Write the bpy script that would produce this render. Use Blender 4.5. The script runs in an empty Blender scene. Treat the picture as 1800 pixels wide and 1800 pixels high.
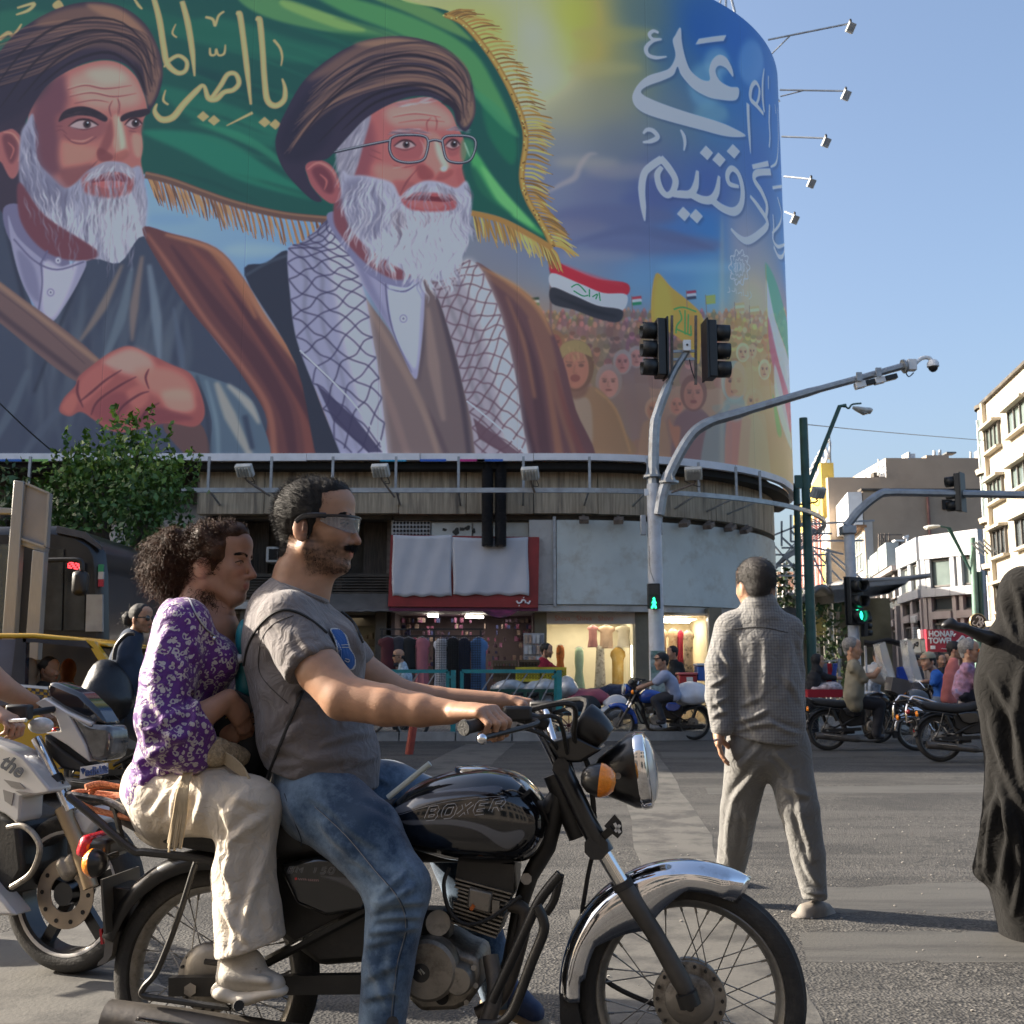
import bpy,bmesh,math,random
import numpy as np
from mathutils import Vector as V,Matrix
C=bpy.context.scene.collection
SC=bpy.context.scene
rnd=random.Random(7)
# camera, sky, sun, exposure
HC,FPX=1.17,1900.0
TH=math.atan(285.0/FPX)
cam=bpy.data.cameras.new('camera');camo=bpy.data.objects.new('camera',cam);C.objects.link(camo)
camo.location=(0,0,HC);camo.rotation_euler=(math.pi/2+TH,0,0)
cam.sensor_width=36;cam.lens=36*FPX/1800;cam.clip_start=.05;cam.clip_end=3000
cam.dof.use_dof=True;cam.dof.focus_distance=3.2;cam.dof.aperture_fstop=13
SC.camera=camo
SUN_AZ,SUN_EL=math.radians(15),math.radians(25)
sdir=V((-math.cos(SUN_AZ)*math.cos(SUN_EL),math.sin(SUN_AZ)*math.cos(SUN_EL),math.sin(SUN_EL)))
wd=bpy.data.worlds.new('World');SC.world=wd;wd.use_nodes=True
wn=wd.node_tree.nodes;bg=wn['Background']
sk=wn.new('ShaderNodeTexSky');sk.sky_type='NISHITA';sk.sun_disc=False
sk.sun_elevation=SUN_EL;sk.sun_rotation=math.radians(-90)+SUN_AZ
sk.air_density=1.0;sk.dust_density=.9;sk.ozone_density=1.6;sk.altitude=1200
sk.dust_density=5.0;sk.ozone_density=2.0;sk.altitude=0
wd.node_tree.links.new(sk.outputs[0],bg.inputs[0]);bg.inputs[1].default_value=0.105
sl=bpy.data.lights.new('sun','SUN');sl.energy=5.0;sl.angle=math.radians(.55);sl.color=(1,.90,.76)
so=bpy.data.objects.new('sun',sl);C.objects.link(so);so.rotation_euler=(-sdir).to_track_quat('-Z','Y').to_euler()
so.location=(-30,5,30)
SC.view_settings.view_transform='Standard';SC.view_settings.look='None';SC.view_settings.gamma=1
SC.view_settings.use_curve_mapping=False;SC.view_settings.exposure=1.55
MURAL_ONLY=False;MGAIN=1.95
SC.render.engine='CYCLES'
try:
 SC.cycles.max_bounces=6;SC.cycles.transparent_max_bounces=12;SC.cycles.caustics_reflective=False
except Exception:pass
# picture <-> place
def ray(px,py):
 x=(px-900)/FPX;v=(900-py)/FPX
 c,s=math.cos(TH),math.sin(TH)
 return V((x,c-v*s,s+v*c))
def P(px,py,Y):
 d=ray(px,py);t=Y/d.y
 return V((d.x*t,Y,HC+d.z*t))
def G(px,py,z=0.):
 d=ray(px,py);t=(z-HC)/d.z
 return V((d.x*t,d.y*t,z))
def mppx(Y):return Y/FPX
# mesh building
class MB:
 def __init__(s):s.v=[];s.f=[];s.uv=None
 def add(s,vs,fs):
  o=len(s.v);s.v+=[tuple(p)for p in vs];s.f+=[tuple(i+o for i in f)for f in fs];return s
 def box(s,c,d,R=None):
  c=V(c);h=[x/2 for x in d];vs=[]
  for x in(-1,1):
   for y in(-1,1):
    for z in(-1,1):
     p=V((x*h[0],y*h[1],z*h[2]));vs.append(c+(R@p if R else p))
  return s.add(vs,[(0,1,3,2),(4,6,7,5),(0,4,5,1),(2,3,7,6),(0,2,6,4),(1,5,7,3)])
 def bx(s,a,b):
  a=V(a);b=V(b);return s.box((a+b)/2,[abs(x)for x in(b-a)])
 def tube(s,pts,r,n=10,cap=True,closed=False,flat=None):
  pts=[V(p)for p in pts];m=len(pts)
  rr=r if isinstance(r,(list,tuple))else[r]*m
  up=None;rings=[]
  for i,p in enumerate(pts):
   if closed:t=(pts[(i+1)%m]-pts[i-1])
   else:t=pts[min(i+1,m-1)]-pts[max(i-1,0)]
   if t.length<1e-9:t=V((0,0,1))
   t.normalize()
   if up is None:
    up=V((0,0,1))if abs(t.z)<.9 else V((0,1,0))
   a=t.cross(up)
   if a.length<1e-6:a=t.cross(V((1,0,.3)))
   a.normalize();b=a.cross(t);up=b
   ring=[]
   for k in range(n):
    th=2*math.pi*(k+.5)/n
    ring.append(p+(a*math.cos(th)+b*math.sin(th)*(flat or 1))*rr[i])
   rings.append(ring)
  o=len(s.v)
  for ring in rings:s.v+=[tuple(q)for q in ring]
  mm=m if closed else m-1
  for i in range(mm):
   for k in range(n):
    j=(i+1)%m
    s.f.append((o+i*n+k,o+i*n+(k+1)%n,o+j*n+(k+1)%n,o+j*n+k))
  if cap and not closed:
   s.f.append(tuple(o+k for k in range(n))[::-1]);s.f.append(tuple(o+(m-1)*n+k for k in range(n)))
  return s
 def cyl(s,a,b,r0,r1=None,n=14,cap=True):return s.tube([a,b],[r0,r0 if r1 is None else r1],n,cap)
 def bar(s,a,b,w,h,up=(0,0,1)):
  a=V(a);b=V(b);t=(b-a).normalized();u=V(up)
  x=t.cross(u)
  if x.length<1e-5:x=t.cross(V((0,1,0)))
  x.normalize();y=x.cross(t);vs=[]
  for p in(a,b):
   for i,j in((-1,-1),(1,-1),(1,1),(-1,1)):vs.append(p+x*(i*w/2)+y*(j*h/2))
  return s.add(vs,[(3,2,1,0),(4,5,6,7),(0,1,5,4),(1,2,6,5),(2,3,7,6),(3,0,4,7)])
 def lathe(s,prof,o,ax,n=24,ref=None,a0=0,a1=2*math.pi):
  o=V(o);ax=V(ax).normalized();r=V(ref)if ref else(V((0,0,1))if abs(ax.z)<.9 else V((1,0,0)))
  x=ax.cross(r).normalized();y=ax.cross(x);full=abs(a1-a0-2*math.pi)<1e-6
  m=n if full else n+1;b=len(s.v)
  for t,rad in prof:
   for k in range(m):
    th=a0+(a1-a0)*k/n
    s.v.append(tuple(o+ax*t+(x*math.cos(th)+y*math.sin(th))*rad))
  for i in range(len(prof)-1):
   for k in range(n):
    k2=(k+1)%m
    s.f.append((b+i*m+k,b+i*m+k2,b+(i+1)*m+k2,b+(i+1)*m+k))
  return s
 def ell(s,c,r,R=None,n=14,m=9):
  c=V(c);r=(r,)*3 if isinstance(r,(int,float))else r;b=len(s.v)
  for i in range(m+1):
   ph=math.pi*i/m
   for k in range(n):
    th=2*math.pi*k/n
    p=V((r[0]*math.sin(ph)*math.cos(th),r[1]*math.sin(ph)*math.sin(th),r[2]*math.cos(ph)))
    s.v.append(tuple(c+(R@p if R else p)))
  for i in range(m):
   for k in range(n):
    s.f.append((b+i*n+k,b+(i+1)*n+k,b+(i+1)*n+(k+1)%n,b+i*n+(k+1)%n))
  return s
 def prism(s,pts,off,flip=False):
  """pts: planar outline (3D); off: thickness vector"""
  n=len(pts);off=V(off);a=[V(p)for p in pts];b=[p+off for p in a];o=len(s.v)
  s.v+=[tuple(p)for p in a+b]
  s.f.append(tuple(o+i for i in range(n)));s.f.append(tuple(o+n+i for i in range(n))[::-1])
  for i in range(n):s.f.append((o+i,o+n+i,o+n+(i+1)%n,o+(i+1)%n))
  return s
 def grid(s,rows,closed=False):
  o=len(s.v);n=len(rows[0]);
  for r in rows:s.v+=[tuple(p)for p in r]
  for i in range(len(rows)-1):
   for k in range(n if closed else n-1):
    s.f.append((o+i*n+k,o+i*n+(k+1)%n,o+(i+1)*n+(k+1)%n,o+(i+1)*n+k))
  return s
 def mesh(s,name,smooth=40,solid=0,clean=True):
  me=bpy.data.meshes.new(name);me.from_pydata(s.v,[],s.f);me.update()
  bm=bmesh.new();bm.from_mesh(me)
  if clean:bmesh.ops.remove_doubles(bm,verts=bm.verts,dist=1e-5)
  bmesh.ops.recalc_face_normals(bm,faces=bm.faces)
  bm.to_mesh(me);bm.free()
  if smooth:
   me.polygons.foreach_set('use_smooth',[True]*len(me.polygons));me.set_sharp_from_angle(angle=math.radians(smooth))
  return me
 def build(s,name,mat,parent=None,smooth=40,bevel=0,solid=0,**kw):
  o=bpy.data.objects.new(name,s.mesh(name,smooth));C.objects.link(o)
  return fin(o,mat,parent,bevel,solid,**kw)
def fin(o,mat,parent=None,bevel=0,solid=0,label=None,kind=None,sub=0):
 if mat:o.data.materials.append(mat)
 if parent is not None:
  o.parent=parent
  o.matrix_parent_inverse=parent.matrix_basis.inverted()if parent.parent is None else Matrix()
 if solid:
  m=o.modifiers.new('s','SOLIDIFY');m.thickness=solid;m.offset=0
 if bevel:
  m=o.modifiers.new('b','BEVEL');m.width=bevel;m.segments=2;m.limit_method='ANGLE'
 if sub:
  m=o.modifiers.new('u','SUBSURF');m.levels=m.render_levels=sub
 if label:o['label']=label
 if kind:o['kind']=kind
 return o
def tag(o,label,cat,group=None):
 o['label']=label;o['category']=cat
 if group:o['group']=group
 return o
def thing(name,label,cat,loc=(0,0,0),rz=0,group=None):
 o=bpy.data.objects.new(name,None);C.objects.link(o);o.location=loc;o.rotation_euler=(0,0,rz);o.empty_display_size=.1
 o.matrix_basis=Matrix.Translation(V(loc))@Matrix.Rotation(rz,4,'Z')
 return tag(o,label,cat,group)
def kids(o):return[c for c in bpy.data.objects if c.parent==o]
def dup(o,mb=None,label=None,parent=None,swap=None):
 c=o.copy();C.objects.link(c)
 if parent is not None:c.parent=parent
 if mb is not None:c.matrix_basis=mb
 if label:c['label']=label
 if swap and c.type=='MESH' and c.data.materials and c.data.materials[0].name in swap:
  c.data=c.data.copy();c.data.materials[0]=swap[c.data.materials[0].name]
 for k in o.children:dup(k,parent=c,swap=swap)
 return c
def struct(o):o['kind']='structure';return o
def cat_rom(pts,n=6,closed=False):
 a=np.array([tuple(p)for p in pts],float);m=len(a);out=[]
 for i in range(m if closed else m-1):
  if closed:p0,p1,p2,p3=a[(i-1)%m],a[i],a[(i+1)%m],a[(i+2)%m]
  else:p0,p1,p2,p3=a[max(i-1,0)],a[i],a[i+1],a[min(i+2,m-1)]
  for k in range(n):
   t=k/n
   out.append(.5*((2*p1)+(-p0+p2)*t+(2*p0-5*p1+4*p2-p3)*t*t+(-p0+3*p1-3*p2+p3)*t**3))
 if not closed:out.append(a[-1])
 return np.array(out)
def cr(pts,n=6,closed=False):return[V(p)for p in cat_rom(pts,n,closed)]
# materials
def lin(c):
 return tuple(((x/255)/12.92 if x/255<=.04045 else((x/255+.055)/1.055)**2.4)for x in c)
MATS={}
def mat(name,col,rough=.6,metal=0,var=.18,vs=6,bump=0,bs=60,coat=0,spec=.5,emit=None,es=1,trans=0,alpha=1,sheen=0,attr=None,sss=0,stretch=None,dirt=None):
 if name in MATS:return MATS[name]
 m=bpy.data.materials.new(name);m.use_nodes=True;MATS[name]=m
 nt=m.node_tree;N=nt.nodes;L=nt.links;b=N['Principled BSDF']
 b.inputs['Roughness'].default_value=rough;b.inputs['Metallic'].default_value=metal
 b.inputs['Specular IOR Level'].default_value=spec;b.inputs['Coat Weight'].default_value=coat;b.inputs['Coat Roughness'].default_value=.08
 b.inputs['Transmission Weight'].default_value=trans;b.inputs['Alpha'].default_value=alpha
 if sheen:b.inputs['Sheen Weight'].default_value=sheen;b.inputs['Sheen Roughness'].default_value=.5
 if sss:b.inputs['Subsurface Weight'].default_value=sss;b.inputs['Subsurface Radius'].default_value=(.02,.008,.004);b.inputs['Subsurface Scale'].default_value=.35
 if emit:b.inputs['Emission Color'].default_value=(*emit,1);b.inputs['Emission Strength'].default_value=es
 tc=N.new('ShaderNodeTexCoord');src=tc.outputs['Object']
 if stretch:
  mp=N.new('ShaderNodeMapping');mp.inputs['Scale'].default_value=stretch;L.new(src,mp.inputs[0]);src=mp.outputs[0]
 base=None
 if attr:
  a=N.new('ShaderNodeVertexColor');a.layer_name=attr;base=a.outputs[0]
 if var:
  no=N.new('ShaderNodeTexNoise');no.inputs['Scale'].default_value=vs;no.inputs['Detail'].default_value=5;L.new(src,no.inputs[0])
  mr=N.new('ShaderNodeMapRange');mr.inputs[1].default_value=.3;mr.inputs[2].default_value=.7;mr.inputs[3].default_value=1-var;mr.inputs[4].default_value=1+var
  L.new(no.outputs[0],mr.inputs[0])
  mx=N.new('ShaderNodeVectorMath');mx.operation='SCALE';L.new(mr.outputs[0],mx.inputs[3])
  if base:L.new(base,mx.inputs[0])
  else:mx.inputs[0].default_value=col[:3]
  base=mx.outputs[0]
 if dirt:
  d2=N.new('ShaderNodeTexNoise');d2.inputs['Scale'].default_value=dirt[1];d2.inputs['Detail'].default_value=8;d2.inputs['Roughness'].default_value=.7;L.new(src,d2.inputs[0])
  r2=N.new('ShaderNodeMapRange');r2.inputs[1].default_value=.5;r2.inputs[2].default_value=.68;r2.inputs[4].default_value=dirt[2];L.new(d2.outputs[0],r2.inputs[0])
  mm=N.new('ShaderNodeMix');mm.data_type='RGBA';L.new(r2.outputs[0],mm.inputs[0])
  if base:L.new(base,mm.inputs[6])
  else:mm.inputs[6].default_value=(*col[:3],1)
  mm.inputs[7].default_value=(*dirt[0],1);base=mm.outputs[2]
 if base:L.new(base,b.inputs['Base Color'])
 else:b.inputs['Base Color'].default_value=(*col[:3],1)
 if bump:
  nb=N.new('ShaderNodeTexNoise');nb.inputs['Scale'].default_value=bs;nb.inputs['Detail'].default_value=6;L.new(src,nb.inputs[0])
  bu=N.new('ShaderNodeBump');bu.inputs['Strength'].default_value=bump;bu.inputs['Distance'].default_value=.01
  L.new(nb.outputs[0],bu.inputs['Height']);L.new(bu.outputs[0],b.inputs['Normal'])
 return m
def nodes(m):return m.node_tree.nodes,m.node_tree.links,m.node_tree.nodes['Principled BSDF']
def imgmat(name,arr,rough=.6,uv='UV',gain=1,coat=0,tint=(1,1,1)):
 """arr: h x w x 3 array of display colours made in this script"""
 m=mat(name,(1,1,1),rough,var=0,coat=coat);N,L,b=nodes(m)
 h,w=arr.shape[:2];im=bpy.data.images.new(name,w,h,alpha=False)
 px=np.ones((h,w,4),np.float32);px[...,:3]=np.clip(arr[::-1],0,1);im.pixels.foreach_set(px.ravel());im.update();im.pack()
 t=N.new('ShaderNodeTexImage');t.image=im;t.extension='EXTEND'
 g=N.new('ShaderNodeVectorMath');g.operation='SCALE';g.inputs[3].default_value=gain
 L.new(t.outputs[0],g.inputs[0]);c=N.new('ShaderNodeVectorMath');c.operation='MULTIPLY';c.inputs[1].default_value=tint;L.new(g.outputs[0],c.inputs[0]);k=N.new('ShaderNodeVectorMath');k.operation='MINIMUM';k.inputs[1].default_value=(.88,.88,.88);L.new(c.outputs[0],k.inputs[0]);L.new(k.outputs[0],b.inputs['Base Color'])
 return m
def set_uv(o,fn):
 me=o.data;uv=me.uv_layers.new(name='UVMap')
 for l in me.loops:uv.data[l.index].uv=fn(me.vertices[l.vertex_index].co)
# painter (flat prints)
class Canvas:
 def __init__(s,w,h,col=(255,255,255),conv=None,sc=1.0):
  s.w,s.h=w,h;s.a=np.empty((h,w,3),np.float32);s.a[:]=np.array(col,np.float32)/255;s.conv=conv;s.sc=sc
 def pts(s,p,smooth=True,closed=True,n=5):
  p=np.array(p,float)
  if smooth:p=cat_rom(p,n,closed)
  return s.conv(p)if s.conv else p
 def mask(s,q,blur=0):
  pad=int(blur*2.5)+2
  x0=max(int(q[:,0].min())-pad,0);x1=min(int(q[:,0].max())+pad+2,s.w);y0=max(int(q[:,1].min())-pad,0);y1=min(int(q[:,1].max())+pad+2,s.h)
  if x1-x0<2 or y1-y0<2:return None
  SS=3;W=x1-x0;Hh=(y1-y0)*SS;g=np.zeros((Hh,W+2),np.float32)
  X=q[:,0]-x0;Yy=(q[:,1]-y0)*SS
  for i in range(len(q)):
   xa,ya,xb,yb=X[i-1],Yy[i-1],X[i],Yy[i]
   if ya==yb:continue
   sg=1.
   if ya>yb:xa,ya,xb,yb=xb,yb,xa,ya;sg=-1.
   r0=max(math.ceil(ya-.5),0);r1=min(math.ceil(yb-.5),Hh)
   if r1<=r0:continue
   r=np.arange(r0,r1);xs=np.clip(xa+(r+.5-ya)*(xb-xa)/(yb-ya),0,W-.001)
   fi=xs.astype(int);fr=xs-fi
   g[r,fi]+=sg*(1-fr);g[r,fi+1]+=sg*fr
  c=np.clip(np.abs(np.cumsum(g,1))[:,:W],0,1).reshape(y1-y0,SS,W).mean(1)
  if blur>.6:c=blur2(c,blur)
  return c,x0,y0,x1,y1
 def fill(s,p,col,blur=0,op=1.,smooth=True,grad=None,raw=False):
  q=p if raw else s.pts(p,smooth)
  r=s.mask(q,blur*s.sc)
  if r is None:return
  c,x0,y0,x1,y1=r
  col=np.array(col,np.float32)/255
  if grad:
   a=np.array([grad[0],grad[1]],float);a=s.conv(a)if s.conv else a
   d=a[1]-a[0];yy,xx=np.mgrid[y0:y1,x0:x1]
   t=np.clip(((xx-a[0,0])*d[0]+(yy-a[0,1])*d[1])/max((d*d).sum(),1e-9),0,1)[...,None]
   col=col*(1-t)+(np.array(grad[2],np.float32)/255)*t
  k=(c*op)[...,None];s.a[y0:y1,x0:x1]=s.a[y0:y1,x0:x1]*(1-k)+col*k
 def line(s,p,w,col,blur=0,op=1.,smooth=True,n=5):
  q=s.pts(p,smooth,False,n);w=np.array(w if hasattr(w,'__len__')else[w,w],float)*s.sc/2
  t=np.linspace(0,1,len(q));ww=np.interp(t,np.linspace(0,1,len(w)),w)
  d=np.gradient(q,axis=0);d/=np.maximum(np.linalg.norm(d,axis=1),1e-6)[:,None];nrm=np.stack([-d[:,1],d[:,0]],1)
  s.fill(np.concatenate([q+nrm*ww[:,None],(q-nrm*ww[:,None])[::-1]]),col,blur,op,raw=True)
 def lines(s,L,w,col,*a,**k):
  for p in L:s.line(p,w,col,*a,**k)
def blur1(a,r,ax):
 n=max(int(round(r)),1);pw=[(0,0)]*a.ndim;pw[ax]=(n+1,n)
 c=np.cumsum(np.pad(a,pw,mode='edge'),axis=ax,dtype=np.float64)
 m=a.shape[ax];k=2*n+1
 hi=np.take(c,range(k,k+m),ax);lo=np.take(c,range(0,m),ax)
 return((hi-lo)/k).astype(np.float32)
def blur2(a,r):
 for _ in range(2):
  a=blur1(a,r*.7,0);a=blur1(a,r*.7,1)
 return a
# smooth solids (bodies, cloth)
def nz(p,f,seed=0,n=7):
 r=np.random.RandomState(seed);d=r.randn(n,3);d/=np.linalg.norm(d,axis=1)[:,None];ph=r.rand(n)*6.28;fs=f*(.6+.8*r.rand(n))
 return np.sin((p@d.T)*fs+ph).sum(1)/math.sqrt(n)
class Sdf:
 def __init__(s,vox):s.v=vox;s.p=[]
 def cap(s,a,b,ra,rb=None,k=.02,flat=None,op='u',kk=None):
  """flat=(dir, scale): thickness along dir is scaled"""
  rb=ra if rb is None else rb
  s.p.append(('c',np.array(a,float),np.array(b,float),ra,rb,k,flat,op));return s
 def chain(s,pts,rad,k=.02,flat=None,op='u'):
  s.p.append(('ch',np.array([tuple(p)for p in pts],float),rad,0,0,k,flat,op));return s
 def ell(s,c,r,R=None,k=.02,op='u'):
  s.p.append(('e',np.array(c,float),np.array(r if hasattr(r,'__len__')else[r]*3,float),np.array(R if R is not None else np.eye(3),float),None,k,None,op));return s
 def cut(s,pt,nrm,rad,k=.004):
  """remove what lies on the +nrm side, inside a ball"""
  n=np.array(nrm,float);s.p.append(('h',np.array(pt,float),n/np.linalg.norm(n),rad,0,k,None,'s'));return s
 def field(s):
  lo=np.full(3,1e9);hi=-lo
  for p in s.p:
   if p[7]!='u':continue
   if p[0]=='ch':m=max(p[2])*max(1,p[6][1]if p[6]else 1);lo=np.minimum(lo,p[1].min(0)-m);hi=np.maximum(hi,p[1].max(0)+m)
   elif p[0]=='c':
    m=max(p[3],p[4])*max(1,p[6][1]if p[6]else 1);lo=np.minimum(lo,np.minimum(p[1],p[2])-m);hi=np.maximum(hi,np.maximum(p[1],p[2])+m)
   else:m=p[2].max();lo=np.minimum(lo,p[1]-m);hi=np.maximum(hi,p[1]+m)
  lo-=4*s.v;hi+=4*s.v;n=np.ceil((hi-lo)/s.v).astype(int)+1
  f=np.full(n,.5,np.float32);ax=[lo[i]+np.arange(n[i])*s.v for i in range(3)]
  for p in s.p:
   k=p[5];pad=k+3*s.v
   if p[0]=='c':
    m=max(p[3],p[4])*max(1,p[6][1]if p[6]else 1)+pad;a=np.minimum(p[1],p[2])-m;b=np.maximum(p[1],p[2])+m
   elif p[0]=='ch':m=max(p[2])*max(1,p[6][1]if p[6]else 1)+pad;a=p[1].min(0)-m;b=p[1].max(0)+m
   elif p[0]=='e':m=p[2].max()+pad;a=p[1]-m;b=p[1]+m
   else:a=p[1]-p[3];b=p[1]+p[3]
   i0=np.clip(((a-lo)/s.v).astype(int),0,n-1);i1=np.clip(((b-lo)/s.v).astype(int)+2,1,n)
   if(i1<=i0).any():continue
   sl=tuple(slice(i0[i],i1[i])for i in range(3))
   X,Y,Z=np.meshgrid(*[ax[i][sl[i]].astype(np.float32)for i in range(3)],indexing='ij',sparse=True)
   def cone(A,B,ra,rb,fl):
    d=B-A;L2=max((d*d).sum(),1e-12)
    qx,qy,qz=X-A[0],Y-A[1],Z-A[2]
    t=np.clip((qx*d[0]+qy*d[1]+qz*d[2])/L2,0,1)
    qx=qx-t*d[0];qy=qy-t*d[1];qz=qz-t*d[2];sc=1
    if fl:
     u=np.array(fl[0],float);u/=np.linalg.norm(u);g=1/fl[1]-1;e=(qx*u[0]+qy*u[1]+qz*u[2])*g
     qx=qx+e*u[0];qy=qy+e*u[1];qz=qz+e*u[2];sc=min(1,fl[1])
    return(np.sqrt(qx*qx+qy*qy+qz*qz)-(ra+(rb-ra)*t))*sc
   if p[0]=='c':D=cone(p[1],p[2],p[3],p[4],p[6])
   elif p[0]=='ch':
    D=None
    for i in range(len(p[1])-1):
     d_=cone(p[1][i],p[1][i+1],p[2][i],p[2][i+1],p[6])
     if D is None:D=d_
     else:h=np.maximum(.012-np.abs(D-d_),0)/.012;D=np.minimum(D,d_)-h*h*.003
   elif p[0]=='e':
    R=p[3];qx,qy,qz=X-p[1][0],Y-p[1][1],Z-p[1][2]
    e=[(qx*R[0,i]+qy*R[1,i]+qz*R[2,i])/p[2][i]for i in range(3)]
    e2=[(qx*R[0,i]+qy*R[1,i]+qz*R[2,i])/p[2][i]**2 for i in range(3)]
    k0=np.sqrt(e[0]**2+e[1]**2+e[2]**2);k1=np.sqrt(e2[0]**2+e2[1]**2+e2[2]**2)+1e-9;D=k0*(k0-1)/k1
   else:
    D=-((X-p[1][0])*p[2][0]+(Y-p[1][1])*p[2][1]+(Z-p[1][2])*p[2][2])
   F=f[sl]
   if p[7]=='u':
    h=np.maximum(k-np.abs(F-D),0)/max(k,1e-6);f[sl]=np.minimum(F,D)-h*h*k*.25
   else:
    h=np.maximum(k-np.abs(F+D),0)/max(k,1e-6);r=np.maximum(F,-D)+h*h*k*.25
    if p[0]=='h':
     inside=((X-p[1][0])**2+(Y-p[1][1])**2+(Z-p[1][2])**2)<p[3]**2;r=np.where(inside,r,F)
    f[sl]=r
  s.lo=lo;return f
 def mesh(s,relax=1):
  f=s.field();ins=f<0;nx,ny,nzz=f.shape
  cs=(nx-1,ny-1,nzz-1);cnt=np.zeros(cs,np.int8);off=[(i,j,k)for i in(0,1)for j in(0,1)for k in(0,1)]
  for i,j,k in off:cnt+=ins[i:i+cs[0],j:j+cs[1],k:k+cs[2]]
  act=(cnt>0)&(cnt<8);idx=np.argwhere(act);ids=np.full(cs,-1,np.int64);ids[act]=np.arange(len(idx))
  vals={o:f[idx[:,0]+o[0],idx[:,1]+o[1],idx[:,2]+o[2]]for o in off}
  acc=np.zeros((len(idx),3));num=np.zeros(len(idx))
  for a in off:
   for d in range(3):
    if a[d]:continue
    b=list(a);b[d]=1;b=tuple(b);va,vb=vals[a],vals[b];ch=(va<0)!=(vb<0)
    t=np.where(ch,va/np.where(ch,va-vb,1),0);p=np.array(a,float)[None]+np.zeros((len(idx),3));p[:,d]+=t
    acc+=p*ch[:,None];num+=ch
  vs=s.lo+(idx+acc/num[:,None])*s.v;quads=[]
  for d in range(3):
   o1,o2=[(1,2),(2,0),(0,1)][d]
   A=ins;sl0=[slice(1,None)]*3;sl1=[slice(1,None)]*3
   sl0[d]=slice(0,-1);sl1[d]=slice(1,None)
   for o in(o1,o2):sl0[o]=slice(1,-1);sl1[o]=slice(1,-1)
   a0=A[tuple(sl0)];a1=A[tuple(sl1)];e=np.argwhere(a0!=a1)
   if not len(e):continue
   fl=a0[tuple(e.T)];e=e+np.array([0 if i==d else 1 for i in range(3)])
   def cid(x,y):
    q=e.copy();q[:,o1]-=x;q[:,o2]-=y;return ids[q[:,0],q[:,1],q[:,2]]
   q=np.stack([cid(1,1),cid(0,1),cid(0,0),cid(1,0)],1);q[~fl]=q[~fl][:,::-1];quads.append(q)
  q=np.concatenate(quads);q=q[(q>=0).all(1)]
  for _ in range(relax):
   c=vs[q].mean(1);acc=np.zeros_like(vs);num=np.zeros(len(vs))
   for i in range(4):np.add.at(acc,q[:,i],c);np.add.at(num,q[:,i],1)
   vs=np.where(num[:,None]>0,.35*vs+.65*acc/np.maximum(num,1)[:,None],vs)
  return vs,q
def normals(vs,q):
 n=np.cross(vs[q[:,2]]-vs[q[:,0]],vs[q[:,3]]-vs[q[:,1]]);acc=np.zeros_like(vs)
 for i in range(4):np.add.at(acc,q[:,i],n)
 return acc/np.maximum(np.linalg.norm(acc,axis=1),1e-12)[:,None]
def npobj(name,vs,q,m,parent=None,col=None,smooth=True,**kw):
 me=bpy.data.meshes.new(name);k=q.shape[1]
 me.vertices.add(len(vs));me.vertices.foreach_set('co',np.ascontiguousarray(vs,np.float32).ravel())
 me.loops.add(len(q)*k);me.loops.foreach_set('vertex_index',np.ascontiguousarray(q,np.int32).ravel())
 me.polygons.add(len(q));me.polygons.foreach_set('loop_start',np.arange(0,len(q)*k,k,dtype=np.int32))
 me.update(calc_edges=True);me.validate()
 if smooth:me.polygons.foreach_set('use_smooth',[True]*len(me.polygons))
 if col is not None:
  ca=me.color_attributes.new('Col','FLOAT_COLOR','POINT');c4=np.ones((len(vs),4),np.float32);c4[:,:3]=col;ca.data.foreach_set('color',c4.ravel())
 o=bpy.data.objects.new(name,me);C.objects.link(o);return fin(o,m,parent,**kw)
def text(s,size,o,x,y,m,parent,name='lettering',depth=.004,sx=1,align='LEFT',shear=0,bold=0):
 cu=bpy.data.curves.new('t','FONT');cu.body=s;cu.size=size;cu.extrude=depth/2;cu.align_x=align;cu.shear=shear;cu.offset=bold;cu.resolution_u=4
 ob=bpy.data.objects.new('t',cu);C.objects.link(ob);bpy.context.view_layer.update()
 me=bpy.data.meshes.new_from_object(ob);bpy.data.objects.remove(ob)
 x=V(x).normalized();y=V(y).normalized();n=x.cross(y)
 R=Matrix((x,y,n)).transposed()
 for v in me.vertices:v.co=V(o)+R@V((v.co.x*sx,v.co.y,v.co.z))
 me.name=name;q=bpy.data.objects.new(name,me);C.objects.link(q);return fin(q,m,parent)
# shared materials
steel=mat('steel_grey',(.33,.35,.37),.45,.6,.15,8,.1,30,dirt=((.2,.17,.14),3,.5))
white_pole=mat('pole_paint',(.55,.57,.60),.5,0,.12,5,.1,30,dirt=((.22,.2,.18),2.5,.6))
rust=mat('rusty_steel',(.16,.13,.11),.7,.2,.3,10,.2,40)
blackp=mat('black_plastic',(.012,.012,.013),.5,0,.2,10)
green_pole=mat('green_pole_paint',(.03,.09,.075),.5,0,.25,4)
teal=mat('teal_paint',(.02,.24,.25),.45,0,.15,8,dirt=((.1,.1,.09),5,.4))
concrete=mat('board_concrete',(.42,.345,.25),.85,0,.3,3,.5,25,stretch=(9,9,.55),dirt=((.07,.06,.055),.55,.75))
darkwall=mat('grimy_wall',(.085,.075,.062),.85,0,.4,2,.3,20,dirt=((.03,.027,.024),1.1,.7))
pale=mat('pale_panel',(.56,.60,.57),.7,0,.08,1.5,.12,20,dirt=((.33,.28,.2),1.6,.55))
palew=mat('pale_side_panel',(.50,.49,.46),.7,0,.1,2,.12,20,dirt=((.22,.19,.15),1.8,.6))
cream=mat('cream_render',(.43,.39,.32),.8,0,.1,1.2,.12,14,dirt=((.36,.27,.18),.7,.5))
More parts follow.
